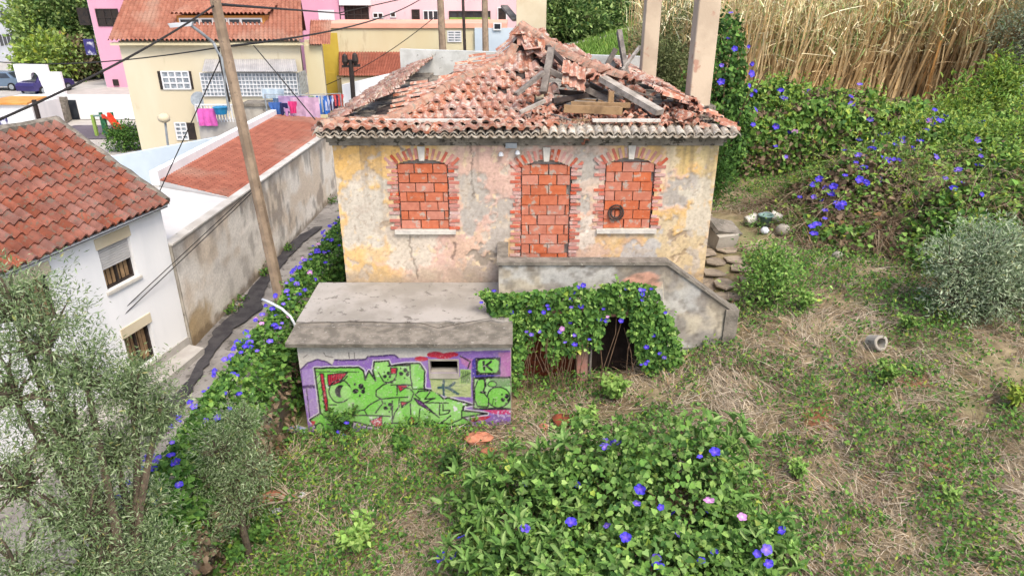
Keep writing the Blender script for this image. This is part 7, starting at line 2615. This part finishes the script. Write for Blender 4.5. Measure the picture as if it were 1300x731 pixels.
bg = [(720, 62, 3.2, 2.6, 4.0, DG + LT, 'grey-green bushy tree left in the row behind the house', 51), (752, 66, 3.6, 3.0, 4.5, DG + LT, 'broad grey-green tree in the row behind the house', 52),
      (795, 74, 3.4, 3.0, 4.2, DG, 'dark hedge tree behind the farther pillar', 53), (850, 74, 3.6, 3.0, 4.0, [C(84, 124, 56, .55), C(66, 104, 46, .55)], 'green hedge tree between the two pillars', 54),
      (870, 76, 3.6, 3.0, 3.6, [C(84, 124, 56, .55), C(66, 104, 46, .55)], 'green hedge tree left of the nearer pillar', 55)]
for (u_, Y_, rx_, ry_, h_, cc_, lab, sd_) in bg:
    x_ = P(u_, 20, Y=Y_).x
    zz = tz(x_, Y_)
    tree('background_tree', lab, 'tree', (x_, Y_, zz), h_ * .3, [((x_, Y_, zz + h_ * .55), (rx_, ry_, h_ * .55))], 420, 11, .38, .6, cc_, 'oval', .2, 'trees behind the house', sd_, .32, 25)
# scrub between the pillars
for (u_, v_, Y_, r_, lab, sd_) in ((850, 62, 30, 1.5, 'grey-green scrub between the two cement pillars', 61), (838, 90, 27.5, 1.1, 'leafy scrub at the foot of the farther pillar', 62), (868, 45, 33, 1.5, 'upper scrub left of the nearer pillar', 63)):
    q = P(u_, v_, Y=Y_)
    tree('scrub_bush', lab, 'bush', (q.x, Y_, tz(q.x, Y_)), .8, [((q.x, Y_, q.z), (r_, r_ * .8, r_ * 1.1)), ((q.x, Y_, q.z - r_), (r_ * 1.1, r_, r_))], 260, 10, .17, .4, [C(128, 140, 88, .56), C(104, 118, 70, .56), C(150, 158, 108, .56)], 'oval', .05, seed=sd_, spread=.2, twigs=30)
for i, (u_, Y_, h_, r_, cc_, lab) in enumerate(((62, 70, 7, 3.0, LT + YG[:1], 'light green tree at the left of the terrace tree row'), (82, 72, 9, 3.6, LT, 'tall tree in the middle of the terrace tree row'),
                                               (100, 70, 9, 3.4, DG + LT, 'darker tree beside the pink apartment block'), (60, 64, 3.4, 2.4, YG + LT, 'low yellow-green bush before the terrace trees'),
                                               (92, 66, 3.0, 2.6, BR + LT, 'low brownish scrub under the terrace trees'))):
    x_ = P(u_, 60, Y=Y_).x
    tree('terrace_tree', lab, 'tree', (x_, Y_, TZL), h_ * .3, [((x_, Y_, TZL + h_ * .55), (r_, r_, h_ * .55))], 460, 11, .42, .6, cc_, 'oval', .22, 'trees on the terrace', 70 + i, .36, 30)
q = P(156, 190, z=ZS)
tree('garden_bush', 'round green bush beside the slide and the yellow house', 'bush', (q.x + .2, q.y, ZS), .5, [((q.x + .2, q.y, ZS + .75), (1.15, 1.0, .85))], 230, 10, .16, .6, GL + DG, 'oval', .05, seed=81, spread=.18, twigs=20)
tree('grey_tree', 'pale grey-green tree at the top right edge behind the reeds', 'tree', (20.2, 26.6, tz(20.2, 26.6)), 1.5, [((19.9, 27.0, 7.3), (1.7, 1.5, 1.9))], 500, 12, .14, .3, OL, 'lance', .1, seed=83, spread=.16, twigs=40)
# dry weeds growing on the ruined roof edge
k = 800
x = np.where(rng.random(k) < .5, rng.uniform(-4.0, -2.6, k), rng.uniform(-3.8, 4.3, k))
edge = rng.random(k) < .55
x = np.where(edge, rng.uniform(-4.05, -2.5, k), rng.uniform(.2, 4.2, k))
y = np.where(edge, rng.uniform(14.6, 24.5, k), rng.uniform(14.45, 15.0, k))
z = np.where(edge, 6.0 + (x + 4.05) * .42, 5.98)
V, Fq, Cc = strands(k, np.stack([x, y, z], 1), np.stack([rng.normal(0, .5, k), rng.normal(0, .5, k), np.ones(k)], 1), .17, .014, palette(k, ST + BR, .14), .3, 3)
o = np_part('roof_weeds', V, Fq, Cc, M['straw'], house, kind='stuff')
